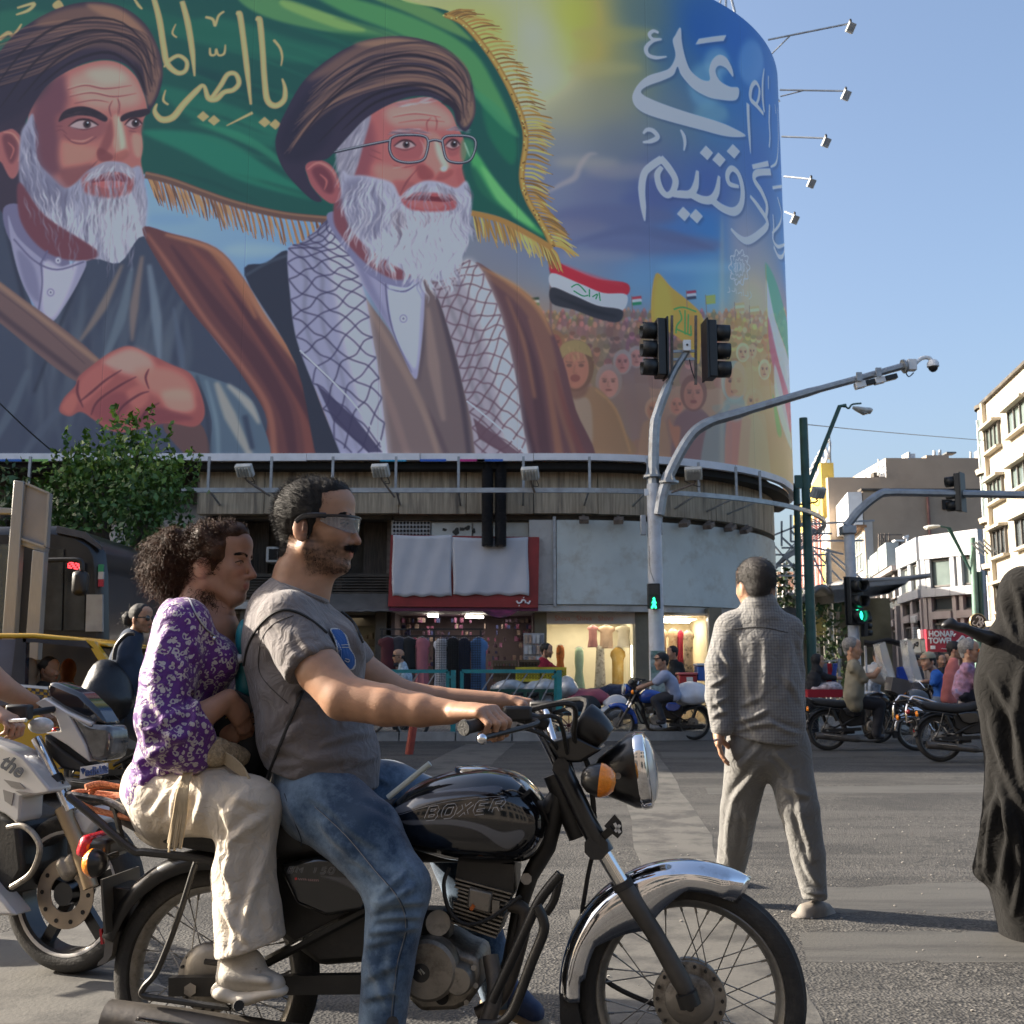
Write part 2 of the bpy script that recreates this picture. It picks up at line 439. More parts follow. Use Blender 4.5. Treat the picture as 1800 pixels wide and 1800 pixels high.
whitep=mat('white_paint',(.74,.75,.76),.5,0,.06,3,dirt=((.4,.38,.34),2,.3))
brick=mat('brown_party_wall',(.42,.325,.24),.9,0,.08,.6,.3,9,dirt=((.26,.2,.15),.25,.5))
glassd=mat('window_glass',(.03,.04,.045),.06,0,.2,1,spec=.8)
glassg=mat('green_window_glass',(.16,.20,.19),.12,0,.35,.8,spec=.7)
dark=mat('dark_void',(.012,.011,.010),.9,0,.3,3)
# ground
def road_mat():
 m=mat('asphalt',(.1,.1,.1),.85,var=0);N,L,b=nodes(m)
 g=N.new('ShaderNodeNewGeometry');pos=g.outputs['Position']
 def noise(sc,det=4,rough=.6,st=None):
  s=pos
  if st:mp=N.new('ShaderNodeMapping');mp.inputs['Scale'].default_value=st;L.new(pos,mp.inputs[0]);s=mp.outputs[0]
  n=N.new('ShaderNodeTexNoise');n.inputs['Scale'].default_value=sc;n.inputs['Detail'].default_value=det;n.inputs['Roughness'].default_value=rough;L.new(s,n.inputs[0]);return n.outputs[0]
 def rng(v,a,b_,c,d):
  r=N.new('ShaderNodeMapRange');r.inputs[1].default_value=a;r.inputs[2].default_value=b_;r.inputs[3].default_value=c;r.inputs[4].default_value=d;L.new(v,r.inputs[0]);return r.outputs[0]
 def mixc(f,c1,c2):
  x=N.new('ShaderNodeMix');x.data_type='RGBA';L.new(f,x.inputs[0])
  for i,c in((6,c1),(7,c2)):
   if isinstance(c,tuple):x.inputs[i].default_value=(*c,1)
   else:L.new(c,x.inputs[i])
  return x.outputs[2]
 vo=N.new('ShaderNodeTexVoronoi');vo.inputs['Scale'].default_value=75;L.new(pos,vo.inputs[0])
 vc=N.new('ShaderNodeSeparateColor');L.new(vo.outputs['Color'],vc.inputs[0])
 ag=mixc(rng(vc.outputs[0],.25,.95,0,1),(.014,.0135,.013),(.105,.098,.088))
 worn=mixc(rng(noise(1.1,6,.65,(.35,1.3,1)),.46,.56,0,1),(.022,.021,.020),(.06,.057,.052))
 col=mixc(rng(noise(.8,3),.42,.58,.2,.9),worn,ag)
 tyre=mixc(rng(noise(1.6,5,.6,(.06,1.6,1)),.5,.64,0,.6),col,(.075,.071,.066))
 wv=N.new('ShaderNodeTexVoronoi');wv.feature='DISTANCE_TO_EDGE';wv.inputs['Scale'].default_value=.8
 dm=N.new('ShaderNodeVectorMath');dm.operation='ADD'
 nn=N.new('ShaderNodeTexNoise');nn.inputs['Scale'].default_value=2.5;nn.inputs['Detail'].default_value=6;L.new(pos,nn.inputs[0])
 L.new(pos,dm.inputs[0]);L.new(nn.outputs[1],dm.inputs[1]);L.new(dm.outputs[0],wv.inputs[0])
 ck=rng(wv.outputs[0],0,.016,.9,0)
 ckm=N.new('ShaderNodeMath');ckm.operation='MULTIPLY';L.new(ck,ckm.inputs[0]);L.new(rng(noise(.5,2),.46,.6,0,1),ckm.inputs[1])
 st2=mixc(rng(noise(.9,5,.7),.57,.66,0,.65),tyre,(.022,.021,.02));fin_=mixc(ckm.outputs[0],st2,(.012,.012,.012));L.new(fin_,b.inputs['Base Color'])
 bu=N.new('ShaderNodeBump');bu.inputs['Strength'].default_value=.55;bu.inputs['Distance'].default_value=.012
 L.new(vo.outputs['Distance'],bu.inputs['Height']);L.new(bu.outputs[0],b.inputs['Normal'])
 return m
def paint_mat(name,c1,c2,sc):
 m=mat(name,c1,.75,0,.12,8,.25,60);N,L,b=nodes(m)
 g=N.new('ShaderNodeNewGeometry');mp=N.new('ShaderNodeMapping');mp.inputs['Scale'].default_value=sc;L.new(g.outputs['Position'],mp.inputs[0])
 n=N.new('ShaderNodeTexNoise');n.inputs['Scale'].default_value=2.2;n.inputs['Detail'].default_value=8;n.inputs['Roughness'].default_value=.72;L.new(mp.outputs[0],n.inputs[0])
 r=N.new('ShaderNodeMapRange');r.inputs[1].default_value=.46;r.inputs[2].default_value=.6;L.new(n.outputs[0],r.inputs[0])
 x=N.new('ShaderNodeMix');x.data_type='RGBA';L.new(r.outputs[0],x.inputs[0]);x.inputs[6].default_value=(*c1,1);x.inputs[7].default_value=(*c2,1)
 L.new(x.outputs[2],b.inputs['Base Color']);return m
asphalt=road_mat()
o=struct(MB().grid([[(x,y,0)for x in(-400,-60,-20,-5,0,5,20,60,400)]for y in(-60,-5,0,5,12,25,80,300,900)]).build('road',asphalt))
wornp=paint_mat('worn_stripe_paint',(.10,.095,.085),(.045,.043,.04),(1,1,1))
wornb=paint_mat('worn_band',(.07,.067,.061),(.043,.041,.038),(.3,2.2,1))
def gsheet(name,px,m,z=.0012):
 return struct(MB().add([G(x,y,z)for x,y in px],[tuple(range(len(px)))]).build(name,m,smooth=0))
def jag(a,b,n,amp,seed):
 r=random.Random(seed);return[(a[0]+(b[0]-a[0])*i/n+r.uniform(-amp,amp)*(0<i<n),a[1]+(b[1]-a[1])*i/n+r.uniform(-amp,amp)*.5*(0<i<n))for i in range(n+1)]
gsheet('crosswalk_stripe',jag((1082,1330),(1110,1440),5,3,1)+jag((1112,1470),(1140,1580),5,4,2)+jag((1285,1560),(1240,1452),6,5,3)+jag((1225,1430),(1150,1318),6,4,4),wornp)
gsheet('crosswalk_stripe',jag((1000,1600),(1030,1800),6,5,5)+jag((1448,1800),(1398,1690),5,4,6)+[(1330,1590),(1240,1580)],wornp)
gsheet('crosswalk_stripe',jag((690,1372),(820,1308),4,3,7)+jag((905,1306),(838,1372),4,3,8),wornp)
gsheet('crosswalk_stripe',jag((-60,1800),(0,1640),5,5,9)+jag((190,1600),(330,1800),5,5,10),wornp)
gsheet('worn_road_band',jag((1440,1560),(1900,1548),14,7,21)+[(1910,1600)]+jag((1880,1603),(1452,1604),12,7,22),wornb,.0007)
gsheet('worn_road_band',jag((1405,1640),(1900,1636),14,7,23)+[(1910,1688)]+jag((1880,1690),(1420,1690),12,7,24),wornb,.0007)
gsheet('worn_road_band',[(1240,1385),(1800,1378),(1800,1392),(1245,1396)],wornb,.0007)
gsheet('worn_road_band',[(1160,1322),(1800,1318),(1800,1328),(1165,1332)],wornb,.0007)
st=MB();r_=random.Random(3)
for i in range(260):
 x=r_.uniform(-1.5,4);y=r_.uniform(2.9,9);s_=r_.uniform(.003,.009)
 st.ell((x,y,s_*.5),(s_,s_*.8,s_*.6),n=5,m=3)
st.build('road_grit',mat('grit',(.3,.28,.25),.9),kind='stuff')
# the corner building
X0,RR,YF=1.2,6.0,22.0
def wp(s,inset=0.):
 if s<=X0:return V((s,YF+inset,0))
 a=(s-X0)/RR;r=RR-inset
 return V((X0+r*math.sin(a),YF+RR-r*math.cos(a),0))
def ss(s0,s1,step=.28):
 n=max(1,int(math.ceil((s1-s0)/step)));a=[s0+(s1-s0)*i/n for i in range(n+1)]
 return a if s1>X0 else[s0,s1]
def curved(mb,s0,s1,z0,z1,i0,i1):
 rows=[]
 for s in ss(s0,s1):
  a,b=wp(s,i0),wp(s,i1)
  rows.append([V((a.x,a.y,z0)),V((a.x,a.y,z1)),V((b.x,b.y,z1)),V((b.x,b.y,z0))])
 o_=len(mb.v);mb.grid(rows,closed=True);n=len(rows)
 mb.f.append((o_,o_+1,o_+2,o_+3));mb.f.append(tuple(o_+4*(n-1)+i for i in(3,2,1,0)));return mb
def zat(py,Y=YF):return P(900,py,Y).z
def xat(px,Y=YF,py=900):return P(px,py,Y).x
def fb(mb,x0,y0,x1,y1,Y,d):
 a=P(x0,y0,Y);b=P(x1,y1,Y);return mb.bx((a.x,Y,a.z),(b.x,Y+d,b.z))
SE=X0+RR*1.62
bld=thing('corner_building','grimy rounded concrete corner building carrying the giant painted billboard','building',(0,YF,0))
ZB0,ZB1=zat(797),16.7
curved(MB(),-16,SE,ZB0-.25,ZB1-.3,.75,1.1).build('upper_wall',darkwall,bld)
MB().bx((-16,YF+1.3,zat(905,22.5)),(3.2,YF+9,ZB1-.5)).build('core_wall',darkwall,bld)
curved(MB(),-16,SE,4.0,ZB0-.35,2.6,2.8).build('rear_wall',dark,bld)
zc0,zc1=zat(903,22.5),zat(812,22.5)
s=xat(345,22.5);i=0
while s<SE-.2:
 w=1.42 if s<X0 else 1.6
 e=min(s+w,SE)
 curved(MB(),s+.008,e-.008,zc0+(i%3)*.006,zc1+.15,.5+.006*(i%2),.8).build('concrete_panel',concrete,bld)
 s=e;i+=1
fb(MB(),380,900,690,912,22.75,.3).build('lintel',darkwall,bld)
curved(MB(),xat(690,22.5),SE,zat(912,22.5),zc0+.002,.72,1.3).build('recess_band',darkwall,bld)
curved(MB(),xat(978,22.5),SE,zat(1062,22.5),zat(914,22.5),.5,.9).build('pale_panel',pale,bld)
fb(MB(),930,914,973,1062,22.55,.3).build('side_panel',palew,bld)
fb(MB(),972,908,978,1066,22.48,.3).build('drain_strip',steel,bld)
curved(MB(),xat(690,22.5),SE,zat(1074,22.5),zat(1063,22.5),.55,2.4).build('soffit',palew,bld)
fb(MB(),688,914,932,1075,22.9,.2).build('sign_backing_wall',palew,bld)
b=MB();fb(b,690,916,756,960,22.8,.08);b.build('vent_surround',steel,bld)
vm=MB()
for i in range(11):
 for j in range(6):a=P(693+i*6,919+j*7,22.78);vm.ell(a,(.027,.01,.03),n=6,m=4)
vm.build('vent_holes',dark,bld,kind='stuff')
for x0,x1 in((759,829),(832,886),(889,929)):
 pnl=fb(MB(),x0,919,x1,965,22.8,.08).build('upper_pane',pale,bld)
for cx,cy,rx,ry in((781,931,4,3),(802,934,6,6),(812,930,5,4),(822,928,5,4),(833,933,3,4)):
 a=P(cx,cy,22.79);pts_=[a+V((math.cos(t)*rx*.0118*(1+.3*math.sin(3*t+cx)),0,math.sin(t)*ry*.0118*(1+.3*math.cos(2*t+cy))))for t in[k*.5 for k in range(12)]]
 MB().prism(pts_,(0,.01,0)).build('peeled_patch',mat('peel',(.05,.055,.05),.9),bld)
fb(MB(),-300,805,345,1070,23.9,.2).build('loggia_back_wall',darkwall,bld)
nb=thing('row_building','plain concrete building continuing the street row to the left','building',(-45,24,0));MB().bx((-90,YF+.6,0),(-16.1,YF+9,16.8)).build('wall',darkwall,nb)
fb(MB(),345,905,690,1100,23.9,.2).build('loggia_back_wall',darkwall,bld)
b=MB()
for y in range(815,890,8):fb(b,-300,y,340,y+4,23.7,.06)
b.build('shutter_slats',mat('old_wood',(.10,.075,.055),.85,0,.3,4),bld,kind='stuff')
for x0,x1 in((425,470),(520,560),(640,684)):
 fb(MB(),x0,918,x1,1010,23.6,.1).build('shutter',mat('brown_shutter',(.075,.06,.048),.8,0,.4,3,stretch=(12,1,1)),bld)
for x in(384,420,505,597,684):
 fb(MB(),x-3,905,x+3,1100,23.3,.2).build('post',rust,bld)
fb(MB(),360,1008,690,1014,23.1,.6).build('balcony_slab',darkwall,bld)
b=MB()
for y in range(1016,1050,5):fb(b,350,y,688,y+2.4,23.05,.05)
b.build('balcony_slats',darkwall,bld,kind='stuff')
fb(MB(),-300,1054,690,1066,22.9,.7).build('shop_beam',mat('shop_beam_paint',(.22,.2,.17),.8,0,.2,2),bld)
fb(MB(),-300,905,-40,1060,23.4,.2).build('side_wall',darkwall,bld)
for x0,x1 in((60,150),(205,375)):
 fb(MB(),x0,968,x1,1000,23.2,.2).build('parapet',mat('parapet',(.25,.2,.13),.85,0,.3,3),bld)
def awning(px,Ys,name,m,par,th=.02):
 a=[P(x,y,Y)for(x,y),Y in zip(px,Ys)];rows=[]
 for i in range(13):
  u=i/12;row=[]
  for j in range(9):
   v=j/8;p=(a[0].lerp(a[1],u)).lerp(a[3].lerp(a[2],u),v);p.z-=.05*math.sin(math.pi*v)+.012*math.sin(u*31+v*3);row.append(p)
  rows.append(row)
 return MB().grid(rows).build(name,m,par,solid=th)
canvas_m=mat('awning_canvas',(.30,.28,.255),.85,0,.12,4,.1,50,dirt=((.14,.12,.1),1.5,.6))
awning([(205,887),(376,887),(368,962),(185,966)],[23.3,23.3,22.0,22.0],'awning',canvas_m,bld)
awning([(560,1036),(688,1036),(690,1074),(556,1076)],[23.2,23.2,22.4,22.4],'awning',mat('awning_dark',(.11,.105,.1),.85,0,.2,4),bld)
for x0,x1,y in((150,300,1090),(300,440,1070)):
 fb(MB(),x0,y-12,x1,y,22.8,.2).build('shop_shutter_box',palew,bld)
for x0,x1 in((940,962),(1116,1146),(1246,1275)):
 fb(MB(),x0,1068,x1,1300,22.95,.5).build('column',mat('column_stain',(.20,.18,.13),.8,0,.3,2,dirt=((.05,.05,.035),1,.7)),bld)
fb(MB(),-300,1068,1420,1300,27.0,.2).build('shop_rear_wall',mat('shop_rear',(.10,.09,.08),.9,0,.4,2),bld)
for x in(180,430,560,668):fb(MB(),x-7,1066,x+7,1300,22.95,.5).build('shop_pier',darkwall,bld)
pv=MB();curved(pv,-30,SE+4,.0,.14,-2.35,9)
paving=mat('paving',(.24,.225,.205),.85,0,.15,3,.3,30);N,L,b_=nodes(paving)
bt=N.new('ShaderNodeTexBrick');bt.inputs['Scale'].default_value=3.3;bt.inputs['Color1'].default_value=(.25,.23,.21,1);bt.inputs['Color2'].default_value=(.19,.18,.165,1);bt.inputs['Mortar'].default_value=(.06,.055,.05,1)
g_=N.new('ShaderNodeNewGeometry');L.new(g_.outputs['Position'],bt.inputs[0]);L.new(bt.outputs[0],b_.inputs['Base Color'])
struct(pv.build('pavement',paving,smooth=0))
kb=None;kerbm=mat('kerb_stone',(.30,.29,.27),.8,0,.2,4,.2,30)
s=-14.0
while s<X0+11:
 o=struct(curved(MB(),s+.012,s+.988,0,.155,-2.5,-2.36).build('kerb_stone',kerbm,smooth=0));s+=1.0
# lit shops
warm=(1,.86,.62)
tube_m=mat('lit_tube',(1,1,1),.5,var=0,emit=(1,.93,.8),es=9)
def shop(x0,x1,y0,wallc,lights,depth=2.2,power=55,col=warm):
 p0,p1=xat(x0,23.1,1150),xat(x1,23.1,1150);z1=zat(y0,23.1)
 m=mat('shop_wall_%d'%x0,wallc,.8,0,.12,2)
 MB().bx((p0,23.1+depth,.14),(p1,23.2+depth,z1)).build('shop_back_wall',m,bld)
 MB().bx((p0-.05,23.1,z1),(p1+.05,23.3+depth,z1+.05)).build('shop_ceiling',m,bld)
 for x in(p0,p1):MB().bx((x-.04,23.1,.14),(x+.04,23.1+depth,z1)).build('shop_side_wall',m,bld)
 for px in lights:
  a=P(px[0],px[1],px[2]);b2=P(px[3],px[4],px[5])
  MB().cyl(a,b2,.025).build('tube_light',tube_m,bld)
 if power:
  l=bpy.data.lights.new('shop_lamp','AREA');l.energy=power;l.color=col;l.size=(p1-p0)*.7;l.shape='RECTANGLE';l.size_y=depth*.6
  lo_=bpy.data.objects.new('shop_lamp',l);C.objects.link(lo_);lo_.location=((p0+p1)/2,23.1+depth*.45,z1-.06)
shop(958,1117,1076,(.62,.57,.46),[(1111,1135,23.4,1112,1190,23.4)],power=17)
shop(1150,1247,1082,(.60,.52,.38),[(1155,1092,23.6,1212,1093,23.6),(1160,1088,24.4,1210,1089,24.4)],power=14)
shop(690,940,1076,(.14,.11,.11),[(752,1082,23.5,770,1083,23.5),(818,1084,23.6,850,1085,23.6)],power=7,col=(1,.9,.85),depth=2.6)
shop(440,662,1078,(.16,.15,.12),[(620,1080,24.0,650,1081,24.0)],power=4,depth=2.2)
shop(150,425,1078,(.25,.23,.20),[(215,1092,24.0,290,1093,24.0)],power=14,depth=2.2)
sg=thing('shop_fascia','milky shop window band with red lettering over the warm lit dress window','sign',P(1035,1090,23.0))
fb(MB(),958,1074,1117,1097,22.98,.03).build('fascia_panel',mat('fascia',(.50,.46,.42),.4,0,.1,5),sg)
for x in(975,1013,1051):text('Shiva',.155,P(x,1091,22.96),(1,0,0),(0,0,1),mat('fascia_red',(.55,.22,.17),.5),sg,sx=1.05)
def pane(x0,y0,x1,y1,Y,lab):
 g=thing('shop_window',lab,'window',P((x0+x1)/2,y1,Y))
 gm=mat('clear_glass',(.9,.95,.95),.02,0,0,trans=1,spec=.4)
 gm.node_tree.nodes['Principled BSDF'].inputs['IOR'].default_value=1.05
 fb(MB(),x0,y0,x1,y1,Y,.012).build('glass',gm,g)
 f=MB()
 for a in((x0-2,y0,x0+1,y1),(x1-1,y0,x1+2,y1),(x0,y1-1,x1,y1+2)):fb(f,*a,Y-.02,.06)
 f.build('frame',steel,g);return g
pane(958,1097,1117,1246,23.0,'large lit shop window under the milky lettered band')
pane(1150,1084,1247,1246,23.0,'lit shop window between the signal pole and the walking man')
# billboard hardware
bb=thing('billboard','giant curved printed billboard of two bearded men in dark turbans under a green flag','billboard',(0,YF,ZB0))
hem=mat('white_tarp_hem',(.72,.72,.75),.6,0,.08,4,.3,8)
s=-16.0;i=0
while s<SE-.05:
 e=min(s+2.35,SE);curved(MB(),s,e-.01,ZB0-.16+.015*(i%2),ZB0-.004,-.03-.012*(i%2),.1).build('hem_fold',hem,bb);s=e;i+=1
curved(MB(),-16,SE,ZB0-.3,ZB0-.17,.12,.5).build('under_frame',dark,bb)
for x,c in((20,(.02,.12,.4)),(60,(.2,.45,.1)),(690,(.02,.3,.5)),(760,(.02,.1,.45)),(828,(.5,.02,.2)),(860,(.02,.1,.4))):
 fb(MB(),x-22,807,x+24,811,21.96,.02).build('print_scrap',mat('scrap_%d'%x,c,.6),bb)
rail=thing('service_rail','long grey steel rail hung on struts under the billboard','rail',(0,YF,zat(860)))
curved(MB(),xat(318,21.3),SE-.3,zat(866,21.3),zat(858,21.3),-.74,-.66).build('rail_beam',steel,rail)
for px in(52,160,367,477,585,696,806,920,1036,1140,1235,1311,1364):
 x=xat(px,21.6,830);s=x if x<X0 else X0+RR*math.asin(min((x-X0)/(RR+.35),.995))
 a=wp(s,-.4);MB().bar((a.x,a.y,ZB0-.15),(a.x,a.y,zat(862,21.5)),.05,.05,(0,1,0)).build('strut',steel,rail)
 t=wp(s,.5);MB().bar((a.x,a.y,zat(856,21.5)),(t.x,t.y,zat(874,21.5)),.035,.035).build('brace',steel,rail)
flm=mat('lamp_housing',(.50,.50,.47),.5,0,.15,8);flg=mat('lamp_glass',(.35,.36,.36),.15,0,.2,6)
def flood(p,fwd,arm_from,lab,sc=1.,grp='floodlights along the billboard'):
 t=thing('floodlight',lab,'floodlight',p,group=grp)
 f=V(fwd).normalized();x=f.cross(V((0,0,1))).normalized();u=x.cross(f);R=Matrix((x,f,u)).transposed()
 h=MB().box(V(p),(.34*sc,.12*sc,.26*sc),R).build('housing',flm,t,bevel=.015)
 MB().box(V(p)+f*.063*sc,(.3*sc,.01,.22*sc),R).build('glass',flg,h)
 k=MB()
 for j in range(5):k.box(V(p)-f*.075*sc+x*(j-2)*.06*sc,(.012,.05*sc,.2*sc),R)
 k.build('cooling_fins',flm,h)
 MB().tube(cr([V(arm_from),V(p)-u*.22*sc-f*.02,V(p)-u*.14*sc],3),.022*sc,6).build('bracket_arm',rust,t)
 cb=[V(p)-u*.13*sc+x*.1,V(p)-u*.3*sc+x*.13,V(p)-u*.28*sc,V(arm_from).lerp(V(p),.6)]
 MB().tube(cr(cb,4),.008,4).build('cable',blackp,t)
for n,(px,py,ax,ay)in enumerate(((430,827,475,872),(669,827,694,874),(932,832,940,865),(1219,832,1180,866))):
 Y=20.9 if px<1100 else 21.0
 flood(P(px,py,Y),(.2,1,.9),P(ax,ay,21.25),['floodlight under the billboard above the standing tree side of the recess','floodlight under the billboard above the white banner','floodlight under the billboard beside the black ducts','floodlight under the billboard right of the signal pole'][n])
flood(P(1438,866,24),(-.5,1,.6),P(1396,888,25.5),'floodlight on the arm beside the green lamp pole')
for n,(px,py)in enumerate(((1495,38),(1487,157),(1452,240),(1426,312),(1397,376))):
 Y=26.5+1.2*n;a0=[(1350,70),(1371,158),(1374,240),(1378,310),(1380,372)][n]
 q=P(px,py+3,Y);base=P(a0[0],a0[1],Y+.6)
 t=thing('billboard_arm_lamp','floodlight on a long arm off the billboard edge, %s'%['topmost of five','second from the top of five','middle one of five','second from the bottom of five','lowest and shortest of five'][n],'floodlight',base,group='arm lamps on the billboard edge')
 MB().tube([base,q],.028,6).build('arm',steel,t)
 R=Matrix.Rotation(.5,3,'X')@Matrix.Rotation(.35,3,'Y')
 hh=MB().box(q-V((0,0,.13)),(.2,.13,.26),R).build('housing',flm,t,bevel=.012)
 MB().box(q-V((.0,.07,.14)),(.16,.01,.2),R).build('glass',flg,hh)
 MB().ell(q+V((0,0,.07)),(.04,.04,.06),n=8,m=6).build('knob',blackp,t)
 if n<2:
  k=base.lerp(q,.28+.1*n);MB().tube([k,base-V((0,0,.5-.3*n))],.02,5).build('stay',steel,t)
  MB().tube([base+V((-.2,0,-.1)),base-V((0.02,0,.75-.4*n))],.025,5).build('stay',steel,t)
tt=thing('roof_mast','thin lattice mast standing on the billboard top','mast',P(1278,20,24.2))
for x in(1262,1276,1292):MB().cyl(P(1276,-40,24.2),P(x,22,24.2),.03,n=6).build('leg',steel,tt)
for px in(857,880):
 d=thing('ribbed_duct','black ribbed duct down the facade, %s one'%('left' if px<870 else 'right'),'duct',P(px,945,22.2),group='black ducts on the facade')
 prof=[];z0=zat(960,22.2);z1=zat(812,22.2);n=56
 for i in range(n*2+1):prof.append((i*(z1-z0)/(2*n),.115+(.013 if i%2 else-.006)))
 b=MB().lathe(prof,(xat(px,22.2),22.2,z0),(0,0,1),14);b.build('duct',mat('duct_rubber',(.022,.022,.024),.55,0,.3,6),d)
for(px,py),wh in zip(((1025,918),(1086,918),(1207,925),(1255,930),(1300,938),(1336,948)),('leftmost of the row','left of the signal pole','just right of the signal pole','third from the right end','second from the right end','last at the right end')):
 x=xat(px,22.6,920);s=x if x<X0 else X0+RR*math.asin(min((x-X0)/(RR-.3),.99));a=wp(s,.3)
 t=thing('spot_lamp','small dark spot lamp under the concrete band, '+wh,'spotlight',(a.x,a.y,zat(916,22.5)),group='spot lamps under the concrete band')
 R=Matrix.Rotation(-(s-X0)/RR if s>X0 else 0,3,'Z')@Matrix.Rotation(.4,3,'X')
 MB().box(V((a.x,a.y,zat(915,22.4))),(.2,.26,.1),R).build('lamp_box',rust,t,bevel=.01)
 MB().box(V((a.x,a.y+.14,zat(908,22.4))),(.04,.3,.05),R).build('bracket',rust,t)
acm=mat('ac_white',(.52,.52,.5),.55,0,.1,6,dirt=((.2,.17,.12),3,.6))
def aircon(x0,y0,x1,y1,Y,lab,d=.5):
 t=thing('air_conditioner',lab,'air conditioner',P((x0+x1)/2,y1,Y))
 fb(MB(),x0,y0,x1,y1,Y,d).build('case',acm,t,bevel=.015)
 w=x1-x0;h=y1-y0
 fb(MB(),x0+w*.12,y0+h*.14,x0+w*.5,y1-h*.14,Y-.01,.03).build('grille',dark,t);fb(MB(),x0+w*.54,y0+h*.14,x0+w*.9,y1-h*.14,Y-.01,.03).build('grille',dark,t)
 return t
aircon(468,961,506,988,22.9,'white window air conditioner behind the rider head')
aircon(384,900,406,926,22.8,'small grey air conditioner at the end of the awning')
aircon(60,1010,90,1030,23.2,'air conditioner behind the bus top')
# signal pole with camera arm
hood=mat('signal_black',(.012,.013,.014),.45,0,.2,8)
def signal_head(par,c,fwd,lit=None,s=1.,lens=None):
 """three-lamp head; fwd = where the lamps look"""
 f=V(fwd).normalized();x=f.cross(V((0,0,1))).normalized();R=Matrix((x,f,V((0,0,1)))).transposed();c=V(c)
 h=MB().box(c,(.34*s,.16*s,1.06*s),R).build('signal_head',hood,par,bevel=.02*s)
 MB().box(c-f*.1*s,(.40*s,.03*s,1.1*s),R).build('back_plate',hood,h)
 for k in range(3):
  q=c+V((0,0,(1-k)*.34*s))+f*.08*s
  v=MB().lathe([(0,.155*s),(.26*s,.15*s)],q,f,18,ref=(0,0,1),a0=math.pi*.5-2.4,a1=math.pi*.5+2.4)
  v.build('visor',hood,h,solid=.012)
  m=lens if(lit==k and lens)else mat('dead_lens',(.16,.14,.09),.25,0,.3,10)
  MB().lathe([(.03*s,.0001),(.028*s,.08*s),(.0,.135*s)],q,f,18).build('lens',m,h)
 return h
YP=20.4
sp=thing('signal_pole','tall pale signal pole with twin arms, black signal heads and a dome camera','traffic signal',P(1149,1290,YP))
pt=P(1149,860,YP);pb=V((pt.x,YP,.14))
MB().cyl(pb,(pt.x,YP,pt.z+.1),.155,.13,18).build('pole',white_pole,sp)
MB().cyl(pb,pb+V((0,0,.06)),.24,n=8).build('base_plate',steel,sp)
MB().bx((pt.x-.14,YP-.17,.5),(pt.x+.14,YP-.14,1.6)).build('poster_scraps',mat('poster_scraps',(.3,.36,.33),.8,0,.5,9,dirt=((.03,.16,.11),2.2,.9)),sp)
arm1=cr([P(1148,868,YP),P(1150,760,YP),P(1158,720,YP),P(1182,660,YP),P(1207,618,YP)],5)
MB().tube(arm1,[.11]*8+[.1]*6+[.07]*(len(arm1)-14),8).build('arm',steel,sp)
arm2=cr([P(1158,905,YP-.1),P(1170,850,YP-.1),P(1208,775,YP-.1),P(1242,745,YP-.1),P(1300,726,YP-.1),P(1420,690,YP-.1),P(1515,664,YP-.1),P(1590,643,YP-.1)],5)
MB().tube(arm2,[.11]*16+[.1]*5+[.085]*5+[.07]*(len(arm2)-26),8).build('camera_arm',steel,sp)
for q in(P(1148,838,YP),P(1175,848,YP-.1)):
 MB().cyl(q-V((0,0,.02)),q+V((0,0,.02)),.2,n=8).build('flange',steel,sp)
 for k in range(4):
  a=k*math.pi/2+.5;d_=V((math.cos(a),math.sin(a),0));MB().prism([q+d_*.09,q+d_*.19,q+d_*.1+V((0,0,.2))],d_.cross(V((0,0,1)))*.015).build('gusset',steel,sp)
signal_head(sp,P(1160,613,YP),(-1,-.12,0),s=1.08)
signal_head(sp,P(1249,616,YP),(1,.1,0),s=1.08)
for x in(1181,1223):
 a,b2=P(x,555,YP),P(x,676,YP);MB().bar(a,b2,.05,.05,(0,1,0)).build('hanger',rust,sp)
for y in(618,632):MB().bar(P(1181,y,YP),P(1223,y-1,YP),.035,.05).build('cross_bar',steel,sp)
fb(MB(),1201,597,1215,616,YP-.15,.1).build('camera_box',whitep,sp,bevel=.01)
MB().ell(P(1208,606,YP-.16),.022,n=8,m=6).build('camera_eye',blackp,sp)
MB().tube(cr([P(1212,632,YP-.1),P(1216,650,YP-.1),P(1221,665,YP-.05)],4),.012,5).build('cable',blackp,sp)
for x,y in((1511,663),(1545,655)):
 q=P(x,y,YP-.1);fb(MB(),x-5,y-9,x+5,y+6,YP-.24,.05).build('bracket',steel,sp);MB().box(q-V((0,0,.16)),(.2,.16,.12),Matrix.Rotation(-.25,3,'Y')).build('detector',whitep,sp,bevel=.01)
 MB().box(q+V((.22,0,-.1)),(.24,.14,.1),Matrix.Rotation(-.25,3,'Y')).build('detector',hood,sp,bevel=.01)
MB().lathe([(-.02,.001),(-.02,.14),(.02,.14),(.02,.001)],P(1589,644,YP-.1),(1,0,.25),16).build('disc',steel,sp)
MB().box(P(1602,642,YP-.1),(.17,.16,.22)).build('camera_mount',whitep,sp,bevel=.015)
MB().tube(cr([P(1608,640,YP-.1),P(1620,630,YP-.1),P(1632,629,YP-.1),P(1639,635,YP-.1)],4),.04,8).build('goose_neck',whitep,sp)
dm=P(1640,641,YP-.1)
MB().lathe([(.1,.001),(.09,.07),(.04,.11),(-.04,.115),(-.05,.1)],dm,(0,0,1),16).build('dome_housing',whitep,sp)
MB().lathe([(-.05,.095),(-.1,.08),(-.14,.04),(-.15,.001)],dm,(0,0,1),16).build('dome',blackp,sp)
MB().tube(cr([P(1590,650,YP-.1),P(1597,662,YP-.1),P(1606,655,YP-.1)],4),.012,5).build('cable',blackp,sp)
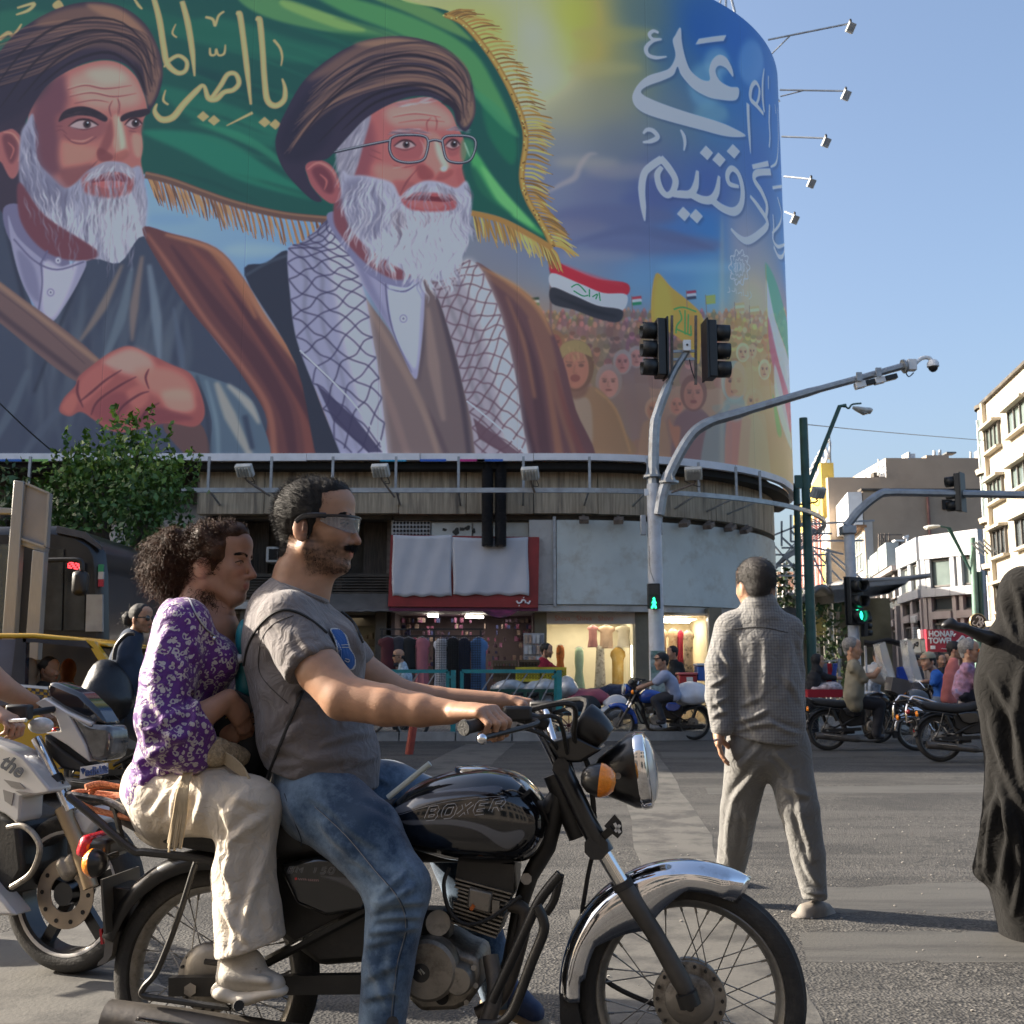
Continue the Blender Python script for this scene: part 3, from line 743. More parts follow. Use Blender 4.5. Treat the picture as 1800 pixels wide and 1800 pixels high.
for x,y0,y1 in((1131,905,940),(1160,908,940)):fb(MB(),x-5,y0,x+5,y1,YP-.05,.1).build('junction_box',steel,sp,bevel=.01)
fb(MB(),1133,859,1140,871,YP-.2,.05).build('bracket',whitep,sp)
q=P(1149,1048,YP-.25);ph=MB().box(q,(.23,.16,.47)).build('pedestrian_signal',hood,sp,bevel=.012)
grn=mat('signal_green',(.0,.3,.12),.4,var=0,emit=(.02,.9,.32),es=2.2)
fb(MB(),1141,1028,1158,1045,YP-.345,.01).build('dark_lens',mat('dead_lens_grey',(.03,.03,.03),.3),ph)
def px_poly(pts,Y):return[P(x,y,Y)for x,y in pts]
walkf=MB().ell(P(1149.5,1052.5,YP-.36),(.02,.01,.024),n=8,m=6)
for pts_ in([(1148.5,1054),(1151.5,1054),(1151.5,1061),(1148,1061)],[(1148,1061),(1151.5,1061),(1147.5,1069),(1144.5,1069)],[(1149.5,1060),(1151.5,1060),(1154.5,1069),(1151.5,1069)],[(1151,1055),(1154,1060),(1153,1061),(1150,1057)],[(1148.5,1055),(1145.5,1059.5),(1146.5,1060.5),(1149,1057)]):
 walkf.prism(px_poly(pts_,YP-.36),(0,.01,0))
walkf.build('walking_figure',grn,ph)
MB().tube(cr([P(1141,960,YP-.2),P(1143,1000,YP-.2),P(1150,1022,YP-.25)],4),.006,4).build('wire',blackp,sp)
# second signal mast with long arm
Y2=23.0
s2=thing('signal_mast','grey signal mast with a bent arm reaching right over the road, green lamp lit','traffic signal',P(1494,1290,Y2))
a=P(1492,925,Y2);MB().cyl((a.x,Y2,.14),a,.125,.11,16).build('pole',white_pole,s2)
MB().box(P(1490,932,Y2),(.3,.3,.18)).build('collar',steel,s2,bevel=.02)
am=cr([P(1488,925,Y2),P(1512,896,Y2),P(1545,870,Y2),P(1566,866,Y2),P(1640,867,Y2),P(1740,869,Y2),P(1900,872,Y2)],6)
MB().tube(am,[.095]*18+[.085]*(len(am)-18),8).build('arm',steel,s2)
signal_head(s2,P(1686,866,Y2),(-.75,.66,0),s=.78)
grl=mat('signal_green_lens',(.0,.3,.12),.4,var=0,emit=(.02,.85,.42),es=1.9)
signal_head(s2,P(1503,1056,Y2-.25),(.35,-1,0),lit=2,s=.93,lens=grl)
signal_head(s2,P(1520,1100,Y2-.1),(1,.2,0),s=.42)
# green lamp posts
Y3=24.5
gp=thing('street_lamp','dark green street lamp by the rounded building, arm bent to a white lamp','street lamp',P(1427,1290,Y3))
MB().cyl(V((P(1428,1185,Y3).x,Y3,.14)),P(1412,735,Y3),.115,.095,14).build('pole',green_pole,gp)
MB().tube([P(1418,860,Y3),P(1424,845,Y3),P(1476,714,Y3),P(1487,713,Y3)],.05,8).build('arm',green_pole,gp)
MB().tube(cr([P(1486,714,Y3),P(1492,718,Y3),P(1498,711,Y3),P(1514,709,Y3)],4),.022,6).build('hook',green_pole,gp)
MB().box(P(1411,847,Y3),(.36,.1,.3)).build('bracket',green_pole,gp)
lm=MB().tube([P(1499,716,Y3),P(1507,719,Y3),P(1519,722,Y3),P(1529,722,Y3),P(1533,720,Y3)],[.05,.1,.13,.12,.05],12,flat=.62);lm.build('lamp_head',flm,gp)
MB().tube([P(1507,722,Y3),P(1519,726,Y3),P(1529,724.5,Y3)],[.05,.11,.06],10,flat=.5).build('lamp_glass',flg,gp)
gq=thing('steel_post','thinner dark green post just left of the street lamp','post',P(1402,1290,Y3+.8))
MB().cyl(V((P(1406,1185,Y3+.8).x,Y3+.8,.14)),P(1400,850,Y3+.8),.075,n=12).build('pole',green_pole,gq)
tag(MB().tube(cr([P(1416,746,Y3),P(1560,760,30),P(1740,775,36)],8),.012,4).build('overhead_wire',blackp),'thin wire from the green lamp post to the cream building','wire')
tag(MB().tube(cr([P(-20,690,20),P(50,757,20.8),P(100,800,21.7)],6),.014,4).build('overhead_wire',blackp),'thin black wire running down over the billboard behind the tree','wire')
Y4=38
g4=thing('street_lamp','pale green lamp post before the white bridal shop, lamp to the left','street lamp',P(1716,1200,Y4))
MB().cyl(V((P(1719,1185,Y4).x,Y4,0)),P(1709,945,Y4),.12,.1,12).build('pole',mat('green_pole_light',(.13,.24,.19),.5,0,.2,4),g4)
MB().cyl(V((P(1729,1185,Y4).x,Y4,0)),P(1722,1005,Y4),.09,n=10).build('side_pole',green_pole,g4)
for dx in(0,4):MB().tube([P(1708,1006,Y4),P(1666+dx,928,Y4),P(1650,925,Y4)],.035,6).build('arm',green_pole,g4)
MB().tube([P(1652,925,Y4),P(1640,926,Y4),P(1628,928,Y4),P(1624,927,Y4)],[.07,.12,.13,.04],10,flat=.6).build('lamp_head',flm,g4)
for x in(1709,1716):MB().bar(P(1706,1007,Y4),P(1726,1007,Y4),.06,.08).build('clamp',green_pole,g4)
rs=thing('round_sign','round black sign with white calligraphy on the pale green lamp post','sign',P(1720,1092,Y4-.4))
MB().lathe([(0,.001),(0,.27),(.06,.27)],P(1719.5,1093,Y4-.4),(0,1,0),28).build('disc',hood,rs)
MB().lathe([(0,.27),(-.02,.285),(0,.3),(.04,.3)],P(1719.5,1093,Y4-.4),(0,1,0),28).build('rim',mat('brass_rim',(.4,.32,.18),.4,.6),rs)
sq=MB();r_=random.Random(5);cc=P(1719.5,1093,Y4-.42)
for k in range(9):
 a0=r_.uniform(0,6.28);pp=[cc+V((math.cos(a0+t*.9)*.2*abs(math.sin(t*1.3+k)),0,math.sin(a0+t*.9)*.2*abs(math.sin(t*1.3+k))))for t in[j*.4 for j in range(6)]]
 sq.tube(cr(pp,3),.012,4)
sq.build('calligraphy',mat('sign_white',(.75,.75,.75),.5),rs)
# the printed billboard skin (flat print, painted here stroke by stroke)
PPM=104.0;S0,S1=-12.4,SE;TW,TH_=int((S1-S0)*PPM),int((ZB1-ZB0)*PPM)
def surf(q):
 q=np.asarray(q,float);c,s_=math.cos(TH),math.sin(TH)
 x=(q[:,0]-900)/FPX;v=(900-q[:,1])/FPX;dx,dy,dz=x,c-v*s_,s_+v*c
 t=YF/dy;flat=x*t<=X0
 cx,cy=X0,YF+RR;A=dx*dx+dy*dy;B=dx*cx+dy*cy;D=np.maximum(B*B-A*(cx*cx+cy*cy-RR*RR),0);tc=(B-np.sqrt(D))/A
 ph=np.arctan2(dx*tc-cx,cy-dy*tc);s=np.where(flat,dx*t,X0+RR*ph);z=HC+dz*np.where(flat,t,tc)
 return np.stack([(s-S0)*PPM,(ZB1-z)*PPM],1)
K=Canvas(TW,TH_,(120,120,120),surf,PPM*YF/FPX)
mr_=random.Random(11);nr_=np.random.RandomState(4)
cp=[(-200,-120,25,80,60),(0,330,110,150,190),(300,400,130,165,205),(430,420,125,160,200),(480,460,110,150,195),(860,60,190,180,90),(940,60,222,222,172),(960,140,215,215,168),(900,-60,215,215,160),(1010,30,205,178,60),(1040,90,190,168,72),(1000,190,150,150,120),(1060,180,140,140,115),(1100,110,128,135,100),(1130,30,85,110,110),(1180,90,50,95,140),(1230,60,20,80,160),(1300,80,25,85,165),(1270,140,40,100,165),(1200,200,90,112,130),(1250,200,60,110,160),(1340,160,50,100,170),(1080,250,105,115,130),(1000,270,120,128,140),(960,320,110,120,150),(1050,330,98,104,142),(1150,330,72,84,140),(1250,330,62,84,150),(1330,300,60,95,160),(1380,330,60,110,180),(1000,420,98,106,145),(1100,430,100,108,148),(1200,420,60,100,165),(1250,400,40,110,180),(1000,490,110,135,160),(1120,480,95,145,185),(1200,470,80,135,185),(1250,500,100,160,190),(1300,420,150,145,160),(1320,520,190,170,135),(1380,450,70,120,180),(1390,600,150,120,130),(960,560,148,126,112),(1050,600,146,118,104),(1150,650,150,114,98),(1230,650,150,116,96),(1300,600,188,155,108),(1340,700,185,145,98),(1390,750,190,150,98),(1100,780,125,92,82),(1200,800,125,95,90),(1300,820,160,122,90),(1370,850,190,150,100),(960,700,110,85,85)]
w2,h2=TW//12,TH_//12;yy,xx=np.mgrid[0:h2,0:w2];pp=surf(np.array([c[:2]for c in cp]))/12
num=0;den=0
for(x,y),c in zip(pp,cp):
 wgt=(1/(((xx-x)**2+(yy-y)**2)+30)**1.9)[...,None];num=num+wgt*np.array(c[2:],float);den=den+wgt
bgp=(num/den/255).astype(np.float32);yi=np.minimum(np.arange(TH_)/12,h2-1.01);xi=np.minimum(np.arange(TW)/12,w2-1.01)
y0i,x0i=yi.astype(int),xi.astype(int);fy,fx=(yi-y0i)[:,None,None],(xi-x0i)[None,:,None]
K.a[:]=(bgp[y0i][:,x0i]*(1-fy)+bgp[y0i+1][:,x0i]*fy)*(1-fx)+(bgp[y0i][:,x0i+1]*(1-fy)+bgp[y0i+1][:,x0i+1]*fy)*fx
def inpoly(p,x,y):
 c=False
 for i in range(len(p)):
  (x1,y1),(x2,y2)=p[i-1],p[i]
  if(y1>y)!=(y2>y)and x<(x2-x1)*(y-y1)/(y2-y1)+x1:c=not c
 return c
def hairs(poly,n,flow,cols,ln=(25,45),w=(2.2,.5),wob=3,op=.5,blur=.9):
 xs=[p[0]for p in poly];ys=[p[1]for p in poly];k=0
 while k<n:
  x,y=mr_.uniform(min(xs),max(xs)),mr_.uniform(min(ys),max(ys))
  if not inpoly(poly,x,y):continue
  k+=1;L=mr_.uniform(*ln);pts=[(x,y)];ph=mr_.uniform(0,6.3)
  for j in range(4):
   dx,dy=flow(x,y);d=math.hypot(dx,dy);x+=dx/d*L/4+math.cos(ph+j*2.1)*wob*.5;y+=dy/d*L/4
   pts.append((x,y))
  K.line(pts,[w[1],w[0],w[0]*.8,w[1]],mr_.choice(cols),blur,op*.75,n=3)
def ellp(cx,cy,rx,ry,n=14,a=0):return[(cx+rx*math.cos(t)*math.cos(a)-ry*math.sin(t)*math.sin(a),cy+rx*math.cos(t)*math.sin(a)+ry*math.sin(t)*math.cos(a))for t in[2*math.pi*i/n for i in range(n)]]
for x,y,rx,ry,c,o_ in((1100,300,70,14,(150,145,150),.5),(1030,285,60,10,(165,160,150),.5),(1180,350,90,18,(80,90,140),.6),(1080,380,110,22,(88,95,135),.7),(1000,400,70,16,(110,112,140),.6),(1150,430,120,18,(92,100,140),.8),(1050,450,70,10,(130,135,155),.5),(1240,150,30,40,(110,160,185),.6),(1260,110,22,26,(120,165,190),.6),(1320,110,22,40,(110,155,200),.5),(1250,200,30,20,(120,165,175),.5),(1060,120,70,12,(170,165,110),.5),(1080,60,80,14,(165,160,90),.5),(1230,470,80,10,(120,165,195),.5),(450,440,60,12,(160,185,210),.5),(300,385,50,10,(110,150,200),.6)):
 K.fill(ellp(x,y,rx,ry),c,9,o_)
K.line([(960,340),(985,325),(1010,312),(1020,290),(1035,272),(1050,270)],[2,9,12,10,8,2],(170,160,160),3,.6)
K.line([(1000,430),(1100,405),(1180,415),(1260,440)],[3,20,24,3],(84,92,132),6,.7)
for r,(y,sz,n)in enumerate(((548,5,60),(560,6,55),(575,8,46),(594,10,36),(615,12,28),(640,14,22))):
 for i in range(n):
  x=955+430*(i+mr_.uniform(-.3,.3))/n;yy_=y+mr_.uniform(-6,6);tan=max(0,min(1,(x-1240)/60))
  b_=np.array((138,108,94))*(1-tan)+np.array((188,150,100))*tan+nr_.uniform(-16,16,3)
  K.fill([(x-sz,yy_+sz*2.6),(x-sz*.9,yy_+sz*.6),(x,yy_),(x+sz*.9,yy_+sz*.6),(x+sz,yy_+sz*2.6)],b_*.86,1.5,.8);K.fill(ellp(x,yy_,sz*.5,sz*.68,8),b_*1.05+np.array((14,4,0)),1,.85)
  if r>2:K.fill(ellp(x,yy_-sz*.3,sz*.52,sz*.4,8),b_*.62,1,.6)
def crowd(x,y,rx,ry,hood_c,face,body,by,tilt=0,mouth=0,dim=.85):
 bw=rx*2.1
 K.fill([(x-bw,by),(x-bw*.85,y+ry*1.9),(x-rx*.9,y+ry*1.1),(x,y+ry*.9),(x+rx*.9,y+ry*1.1),(x+bw*.85,y+ry*1.9),(x+bw,by)],body,2,.9*dim)
 K.fill(ellp(x,y-ry*.06,rx*1.38,ry*1.3),hood_c,1.5,dim);K.fill(ellp(x,y+ry*.1,rx,ry),face,1.2,dim)
 K.fill(ellp(x-rx*.45,y+ry*.2,rx*.5,ry*.8),np.array(face)*.82,3,.6*dim)
 for s in(-1,1):
  K.line([(x+s*rx*.2,y-ry*.22),(x+s*rx*.7,y-ry*.26)],1.8,(62,42,45),.5,.8*dim);K.fill(ellp(x+s*rx*.44,y-ry*.08,rx*.2,ry*.09,8),(55,38,42),.5,.8*dim)
 K.line([(x,y-ry*.1),(x-rx*.12,y+ry*.28),(x+rx*.15,y+ry*.3)],1.6,np.array(face)*.68,.8,.8*dim)
 K.fill(ellp(x,y+ry*.56,rx*.36,ry*(.07+mouth)),(95,42,48),.6,.9*dim)
crowd(1119,628,11,15,(140,128,128),(168,112,105),(112,94,98),760);crowd(1094,637,12,17,(142,130,130),(165,105,102),(114,96,100),770)
crowd(975,603,13,17,(128,92,66),(128,72,64),(112,84,72),720)
crowd(1070,672,17,24,(128,116,118),(178,118,112),(112,98,98),800);crowd(1190,712,11,15,(150,112,98),(170,105,92),(122,92,86),800);crowd(1150,720,12,16,(165,130,108),(165,110,92),(140,108,88),810)
K.fill([(975,800),(985,705),(1005,690),(1045,680),(1078,712),(1100,760),(1112,800)],(126,98,76),2);K.fill([(1000,700),(1025,694),(1040,720),(1038,800),(1005,800)],(135,122,112),2);K.line([(1046,684),(1082,720),(1108,795)],[3,5,3],(165,128,88),2,.7)
crowd(1011,645,24,35,(78,54,46),(164,100,88),(126,98,76),700,mouth=.12);K.fill([(984,640),(984,612),(998,600),(1018,598),(1036,610),(1042,634),(1040,628),(1012,618),(992,626)],(136,118,78),1);hairs([(986,630),(996,602),(1030,604),(1040,630)],50,lambda x,y:(.2,1),[(110,92,58),(158,140,96)],(8,14),(1.6,.5))
K.fill([(990,665),(995,690),(1010,702),(1030,692),(1038,662),(1028,676),(1012,684),(1000,678)],(84,56,56),3,.7)
K.fill([(1180,800),(1186,740),(1208,722),(1240,726),(1256,760),(1262,830),(1256,850),(1182,840)],(98,72,84),2);crowd(1219,692,17,25,(92,56,56),(166,104,92),(98,72,84),740,mouth=.06);K.fill([(1176,735),(1182,748),(1196,752),(1190,790),(1178,760)],(150,95,78),2)
K.fill([(1232,850),(1240,760),(1262,725),(1285,720),(1280,860)],(102,114,122),2);K.fill([(1278,862),(1280,720),(1320,740),(1326,862)],(170,112,98),2,.9);K.fill([(1318,862),(1322,735),(1345,760),(1354,866)],(176,160,122),3,.8)
crowd(1291,672,17,28,(138,148,138),(196,134,100),(128,128,118),712,mouth=.05);K.fill(ellp(1292,718,22,22),(140,150,140),4,.7)
crowd(1325,706,12,18,(176,158,118),(198,148,104),(176,152,112),860,dim=.8);crowd(1306,620,9,13,(204,180,140),(200,150,110),(188,150,104),690,dim=.8);crowd(1322,618,6,10,(190,160,118),(200,152,112),(188,150,104),680,dim=.8);crowd(1344,650,8,14,(202,178,140),(196,146,106),(186,146,100),720,dim=.8)
K.fill([(955,640),(1000,600),(1100,650),(1240,640),(1265,700),(1265,860),(960,800)],(184,140,102),30,.26)
K.line([(968,470),(968,600)],4,(112,92,90),.6)
K.fill([(970,457),(1000,470),(1050,490),(1102,498),(1101,519),(1060,516),(1020,500),(970,482)],(172,34,50),1);K.fill([(970,480),(1020,499),(1060,515),(1101,518),(1093,546),(1050,538),(1010,520),(970,506)],(196,196,206),1);K.fill([(970,505),(1010,520),(1050,537),(1093,545),(1087,566),(1050,560),(1010,545),(970,533)],(42,42,50),1)
K.lines([[(1004,505),(1016,500),(1030,514)],[(1008,511),(1024,520),(1034,519)],[(1036,508),(1036,522)],[(1041,522),(1050,517),(1047,526)],[(1053,514),(1055,529)]],2.4,(20,118,70))
K.line([(990,465),(1040,486),(1095,500)],[2,7,3],(205,62,75),3,.6);K.line([(975,520),(1040,545),(1085,556)],[3,9,3],(20,20,28),3,.6)
K.fill([(1152,482),(1180,505),(1233,553),(1232,600),(1227,640),(1200,600),(1170,580),(1145,563)],(202,142,58),1);K.fill([(1156,490),(1176,508),(1180,560),(1150,560)],(220,164,70),6,.5);K.fill([(1200,560),(1228,560),(1226,615)],(170,112,52),5,.5)
K.lines([[(1184,544),(1200,540),(1224,548)],[(1194,545),(1198,560),(1190,572),(1188,586)],[(1204,545),(1204,588)],[(1210,552),(1209,586)],[(1188,578),(1215,590)],[(1214,572),(1215,590)]],3.6,(72,138,68))
for x,y,cs in((930,524,((40,60,45),(190,190,185),(40,120,70))),(1110,522,((170,50,60),(200,200,205),(30,120,75))),(1206,512,((150,40,60),(190,190,205),(40,40,60))),(1240,520,((150,160,70),(150,160,70),(150,160,70))),(1291,533,((206,160,112),(215,190,150),(206,150,104))),(1317,539,((206,160,112),(215,190,150),(206,150,104)))):
 for k,c in enumerate(cs):K.fill([(x,y+k*5),(x+17,y-2+k*5),(x+18,y+3+k*5),(x+1,y+5+k*5)],c,.6,.95,smooth=False)
 K.line([(x,y-2),(x+2,y+30)],1.5,(120,100,95))
for pts_,c in(([(1346,462),(1366,500),(1386,580),(1389,640),(1380,610),(1362,560),(1348,500)],(70,150,120)),([(1347,490),(1362,560),(1380,612),(1389,650),(1388,700),(1370,640),(1350,560)],(196,196,206)),([(1350,556),(1370,640),(1388,700),(1390,760),(1376,720),(1354,620)],(176,80,110)),([(1362,640),(1378,700),(1392,790),(1372,740),(1362,690)],(180,190,180)),([(1358,690),(1374,760),(1366,760)],(96,160,80))):K.fill(pts_,c,3,.75)
K.line([(1346,465),(1350,600),(1356,720)],3,(190,140,60),1,.7)
K.fill([(1266,430),(1266,870),(1272,870),(1272,430)],(205,185,150),6,.3)
FL=[(-120,-100),(640,-60),(700,-2),(770,14),(800,28),(850,80),(890,142),(915,190),(922,236),(915,300),(920,340),(948,390),(965,428),(930,408),(880,382),(830,372),(700,380),(580,382),(500,376),(400,350),(300,316),(255,306),(100,330),(-120,345)]
K.fill(FL,(20,76,68),1)
for pts_,c,bl,op in(([(420,-20),(560,20),(700,62),(640,66),(500,40),(430,10)],(84,140,84),4,.9),([(540,-20),(700,20),(820,80),(870,150),(900,220),(860,200),(800,110),(700,60),(600,20)],(78,146,84),5,.9),([(640,-10),(760,14),(830,70),(800,60),(720,24)],(120,166,86),4,.7),([(510,0),(640,50),(600,52),(500,14)],(140,176,92),4,.7),([(0,20),(120,30),(60,60),(-20,90)],(34,100,78),6,.8),([(300,60),(520,110),(600,90),(520,70),(380,30)],(30,100,80),7,.8),([(280,150),(420,190),(520,240),(480,260),(340,210)],(28,104,84),6,.8),([(250,230),(330,270),(430,320),(560,350),(480,300),(380,240)],(30,116,92),5,.9),([(330,215),(450,262),(540,330),(500,282),(420,232)],(44,132,98),4,.7),([(830,260),(880,330),(945,400),(955,415),(900,380),(840,330)],(70,162,92),4,.95),([(845,290),(900,352),(940,400),(880,360)],(120,196,116),3,.6),([(850,180),(905,240),(900,290),(860,240)],(26,104,74),5,.9),([(820,150),(880,190),(912,240),(880,220)],(62,140,92),4,.8),([(260,100),(360,120),(500,160),(420,160)],(16,62,62),8,.8),([(830,290),(870,350),(900,380),(835,366)],(18,80,66),5,.8),([(560,60),(700,68),(820,130),(700,90)],(22,84,62),6,.7),([(180,0),(420,60),(300,60)],(24,92,74),8,.7)):
 K.fill(pts_,c,bl,op)
for k in range(26):
 x0=mr_.uniform(250,620);y0=mr_.uniform(20,330);K.line([(x0,y0),(x0+70,y0+20),(x0+150,y0+52)],[1,mr_.uniform(4,12),1],mr_.choice([(16,62,60),(34,110,86),(26,96,76)]),4,.5)
edge=cat_rom([(782,26),(815,42),(858,92),(893,150),(918,210),(924,250),(917,310),(928,352),(955,398),(972,434)],8)
low=cat_rom([(970,436),(930,412),(880,387),(828,374)],8);lowl=cat_rom([(578,386),(500,378),(420,360),(360,340),(300,318),(255,307)],8)
def fringe(c,dirs,L,cols,n):
 for k in range(n):
  t=(k+mr_.uniform(-.3,.3))/n;i=int(t*(len(c)-1));x,y=c[i];d=np.array(dirs[0])*(1-t)+np.array(dirs[1])*t;d=d/np.linalg.norm(d);q=mr_.uniform(.75,1.2)*L
  K.line([(x,y),(x+d[0]*q*.5+mr_.uniform(-2,2),y+d[1]*q*.5-3),(x+d[0]*q+mr_.uniform(-4,4),y+d[1]*q+mr_.uniform(0,6))],[2.5,4,1.2],mr_.choice(cols),.4,.95)
gold=[(176,134,66),(150,112,54),(196,158,84),(122,90,46),(206,172,98)];bro=[(160,112,78),(130,90,66),(184,136,92),(104,72,58)]
fringe(edge,((1,-.25),(1,.45)),46,gold,190);fringe(low,((.5,1),(.2,1)),44,gold,60);fringe(lowl,((.25,1),(.35,1)),50,bro,110)
K.line(edge,11,(150,112,52),.6);K.line(edge,5,(186,146,74),.6);K.line(low,11,(160,118,60),.6);K.line(lowl,14,(100,72,64),.6);K.line(lowl+np.array([0,-3]),4,(136,100,78),.6)
for k in range(70):
 i=mr_.randrange(len(edge));K.fill(ellp(edge[i][0]+mr_.uniform(-3,3),edge[i][1]+mr_.uniform(-3,3),1.6,1.6,6),mr_.choice([(110,78,36),(214,180,106)]),0)
fringe(cat_rom([(-20,318),(5,322),(22,326)],5),((.2,1),(.2,1)),22,bro,16)
gc=(200,158,104)
for p_,w in(([(416,26),(421,24),(427,62),(434,120),(441,184)],[4,12,11,11,4]),([(450,36),(456,34),(461,80),(465,140),(470,176),(484,186),(499,176),(501,156),(496,138)],[4,12,11,11,12,12,11,8,3]),([(481,70),(492,84),(496,100),(494,116)],[5,5,4,2]),
([(372,172),(388,150),(400,131),(414,130),(420,146),(410,158),(394,162),(380,174),(366,172),(358,150),(345,160),(322,184),(304,206),(284,210),(272,196),(276,182)],[8,10,10,9,10,10,10,12,11,6,12,13,14,13,9,3]),([(320,2),(330,40),(338,90),(342,134)],[10,12,11,3]),([(270,-4),(280,34),(288,84),(294,112),(312,128),(326,124),(328,108),(314,98),(298,106),(288,118)],[10,12,12,12,10,9,8,8,8,3]),
([(309,42),(303,58),(311,66)],[2,4,3]),([(291,158),(287,176),(296,184)],[2,5,4]),([(369,84),(370,96),(378,96),(380,86),(384,97),(394,94),(396,78)],[3,5,4,4,4,5,2]),([(361,30),(374,34),(378,46),(384,28),(394,20)],[5,6,4,5,4]),([(398,221),(444,198)],[2,6]),([(28,26),(50,18),(60,6),(30,14)],[3,7,7,4]),([(-2,70),(14,58),(24,62),(38,42)],[8,9,7,3]),([(236,-2),(244,10),(250,16)],[4,6,3])):
 K.line(p_,w,gc,.5);K.line(p_,[x*.45 for x in w],(218,178,124),1,.6)
for x,y in((357,204),(376,211),(465,214),(484,218)):K.fill([(x-11,y+1),(x,y-9),(x+11,y+1),(x,y+10)],gc,.5,smooth=False)
K.fill([(92,8),(104,0),(112,12),(98,16)],gc,.5)
# left figure
TB=[(-60,150),(-20,115),(20,66),(60,36),(110,12),(160,3),(212,11),(255,42),(280,90),(286,130),(279,165),(263,194),(256,172),(244,140),(225,116),(200,106),(172,105),(140,114),(110,130),(82,150),(60,182),(42,216),(20,226),(-60,240)]
K.fill([(0,235),(40,200),(60,330),(30,380),(-60,380),(-60,250)],(52,42,58),2)
F1=[(50,200),(70,165),(85,148),(112,128),(150,112),(186,106),(216,114),(240,136),(252,162),(259,192),(252,212),(248,228),(251,258),(248,284),(252,320),(230,350),(160,370),(80,330),(52,280)]
K.fill(F1,(168,102,96),1)
for pts_,c,bl,op in(([(55,200),(85,150),(112,130),(120,170),(105,230),(110,300),(60,300)],(98,58,72),10,.9),([(120,140),(190,115),(235,140),(248,180),(210,190),(150,185)],(206,148,132),12,.85),([(150,125),(200,120),(225,140),(180,150)],(226,176,156),9,.6),([(110,245),(150,255),(175,262),(160,285),(130,300),(105,290)],(196,124,108),8,.8),([(100,200),(150,205),(190,215),(180,240),(140,250),(105,240)],(132,76,80),6,.8),([(225,205),(250,208),(246,240),(228,238)],(150,88,86),4,.8),([(232,236),(249,240),(247,275),(236,270)],(204,142,124),4,.8),([(198,205),(212,205),(222,250),(224,268),(208,276),(196,240)],(210,144,126),4,.9),([(206,210),(212,212),(220,252),(212,262)],(236,184,162),3,.8),([(195,208),(200,240),(186,268),(172,270),(184,236)],(128,70,72),4,.9),([(170,268),(176,260),(188,266),(200,276),(190,284),(174,282)],(112,56,60),2,.8),([(200,272),(222,262),(226,272),(216,282),(202,284)],(150,84,78),3,.8),([(105,300),(140,290),(165,290),(150,320),(120,330)],(112,64,70),6,.7)):K.fill(pts_,c,bl,op)
for p_,w in(([(118,158),(150,150),(185,156),(232,150)],3),([(122,170),(160,163),(200,170),(240,164)],3),([(130,182),(165,176),(192,180)],2.4),([(196,206),(192,190),(198,176)],3),([(208,204),(210,184),(206,172)],3),([(112,236),(128,250),(150,252),(170,240)],3),([(96,232),(108,228),(118,236)],2),([(98,222),(110,222)],2),([(172,282),(156,300),(146,322),(148,336)],4),([(226,230),(240,232)],2)):K.line(p_,[1,w,w,1],(104,54,62),.9,.75)
for p_ in([(118,155),(150,147),(185,153)],[(122,167),(160,160),(195,167)],[(124,246),(146,248),(164,240)]):K.line(p_,[1,3,1],(222,166,146),1,.6)
K.fill([(103,214),(110,198),(124,190),(146,187),(168,193),(188,206),(184,214),(162,205),(136,203),(116,208)],(40,30,40),.8);K.fill([(212,206),(222,199),(240,194),(262,191),(263,199),(248,206),(230,207),(214,214)],(42,32,42),.8)
hairs([(105,210),(125,192),(170,195),(186,208),(140,203)],50,lambda x,y:(1,-.3+.006*(x-110)),[(24,18,28),(70,56,62)],(8,14),(1.8,.5))
for ex,ey,rx in((147,219,24),(235,217,13)):
 K.fill([(ex-rx,ey+3),(ex-rx*.4,ey-7),(ex+rx*.4,ey-7),(ex+rx,ey+1),(ex+rx*.4,ey+7),(ex-rx*.4,ey+8)],(172,150,152),.7);K.fill(ellp(ex+rx*.25,ey-.5,6.8,7),(52,34,38),.6);K.fill(ellp(ex+rx*.25,ey-.5,3,3.4,8),(14,10,14),.4);K.fill(ellp(ex+rx*.3,ey-3.5,1.7,1.5,7),(226,226,236),0)
 K.line([(ex-rx-3,ey+3),(ex-rx*.4,ey-8),(ex+rx*.4,ey-8),(ex+rx+2,ey+1)],[1,4,4,2],(40,22,30),.5);K.line([(ex-rx,ey+4),(ex,ey+9),(ex+rx,ey+3)],[1,2.4,1],(98,52,58),.6)
K.fill([(-4,228),(14,224),(32,234),(43,258),(39,284),(28,310),(17,312),(4,288),(-4,276)],(158,92,92),1);K.fill([(4,240),(18,236),(30,250),(30,272),(20,288),(10,270)],(100,52,62),3,.85);K.line([(6,232),(24,236),(36,258),(32,284)],[2,4,2],(204,136,120),1,.8);K.line([(14,250),(24,262),(18,280)],[2,4,2],(176,104,98),1,.8)
BD1=[(36,240),(46,216),(58,200),(62,240),(66,282),(88,308),(112,330),(132,322),(150,304),(164,294),(190,284),(216,286),(228,296),(246,292),(254,320),(259,356),(256,392),(250,420),(236,446),(210,460),(186,463),(150,452),(110,440),(80,420),(56,392),(42,350),(34,308)]
K.fill(BD1,(150,150,172),2);K.fill([(40,250),(60,230),(70,290),(120,340),(110,420),(60,390),(40,330)],(106,104,130),9,.8);K.fill([(170,350),(240,330),(255,390),(230,440),(190,450)],(186,182,192),10,.8)
K.fill([(145,312),(165,300),(190,296),(215,298),(232,306),(236,330),(222,342),(196,348),(165,344),(148,336)],(150,84,86),3)
K.fill([(154,318),(174,307),(192,309),(212,306),(227,314),(220,320),(196,317),(170,321)],(112,46,54),1);K.fill([(166,321),(196,318),(218,321),(206,330),(180,330)],(178,94,94),1.5)
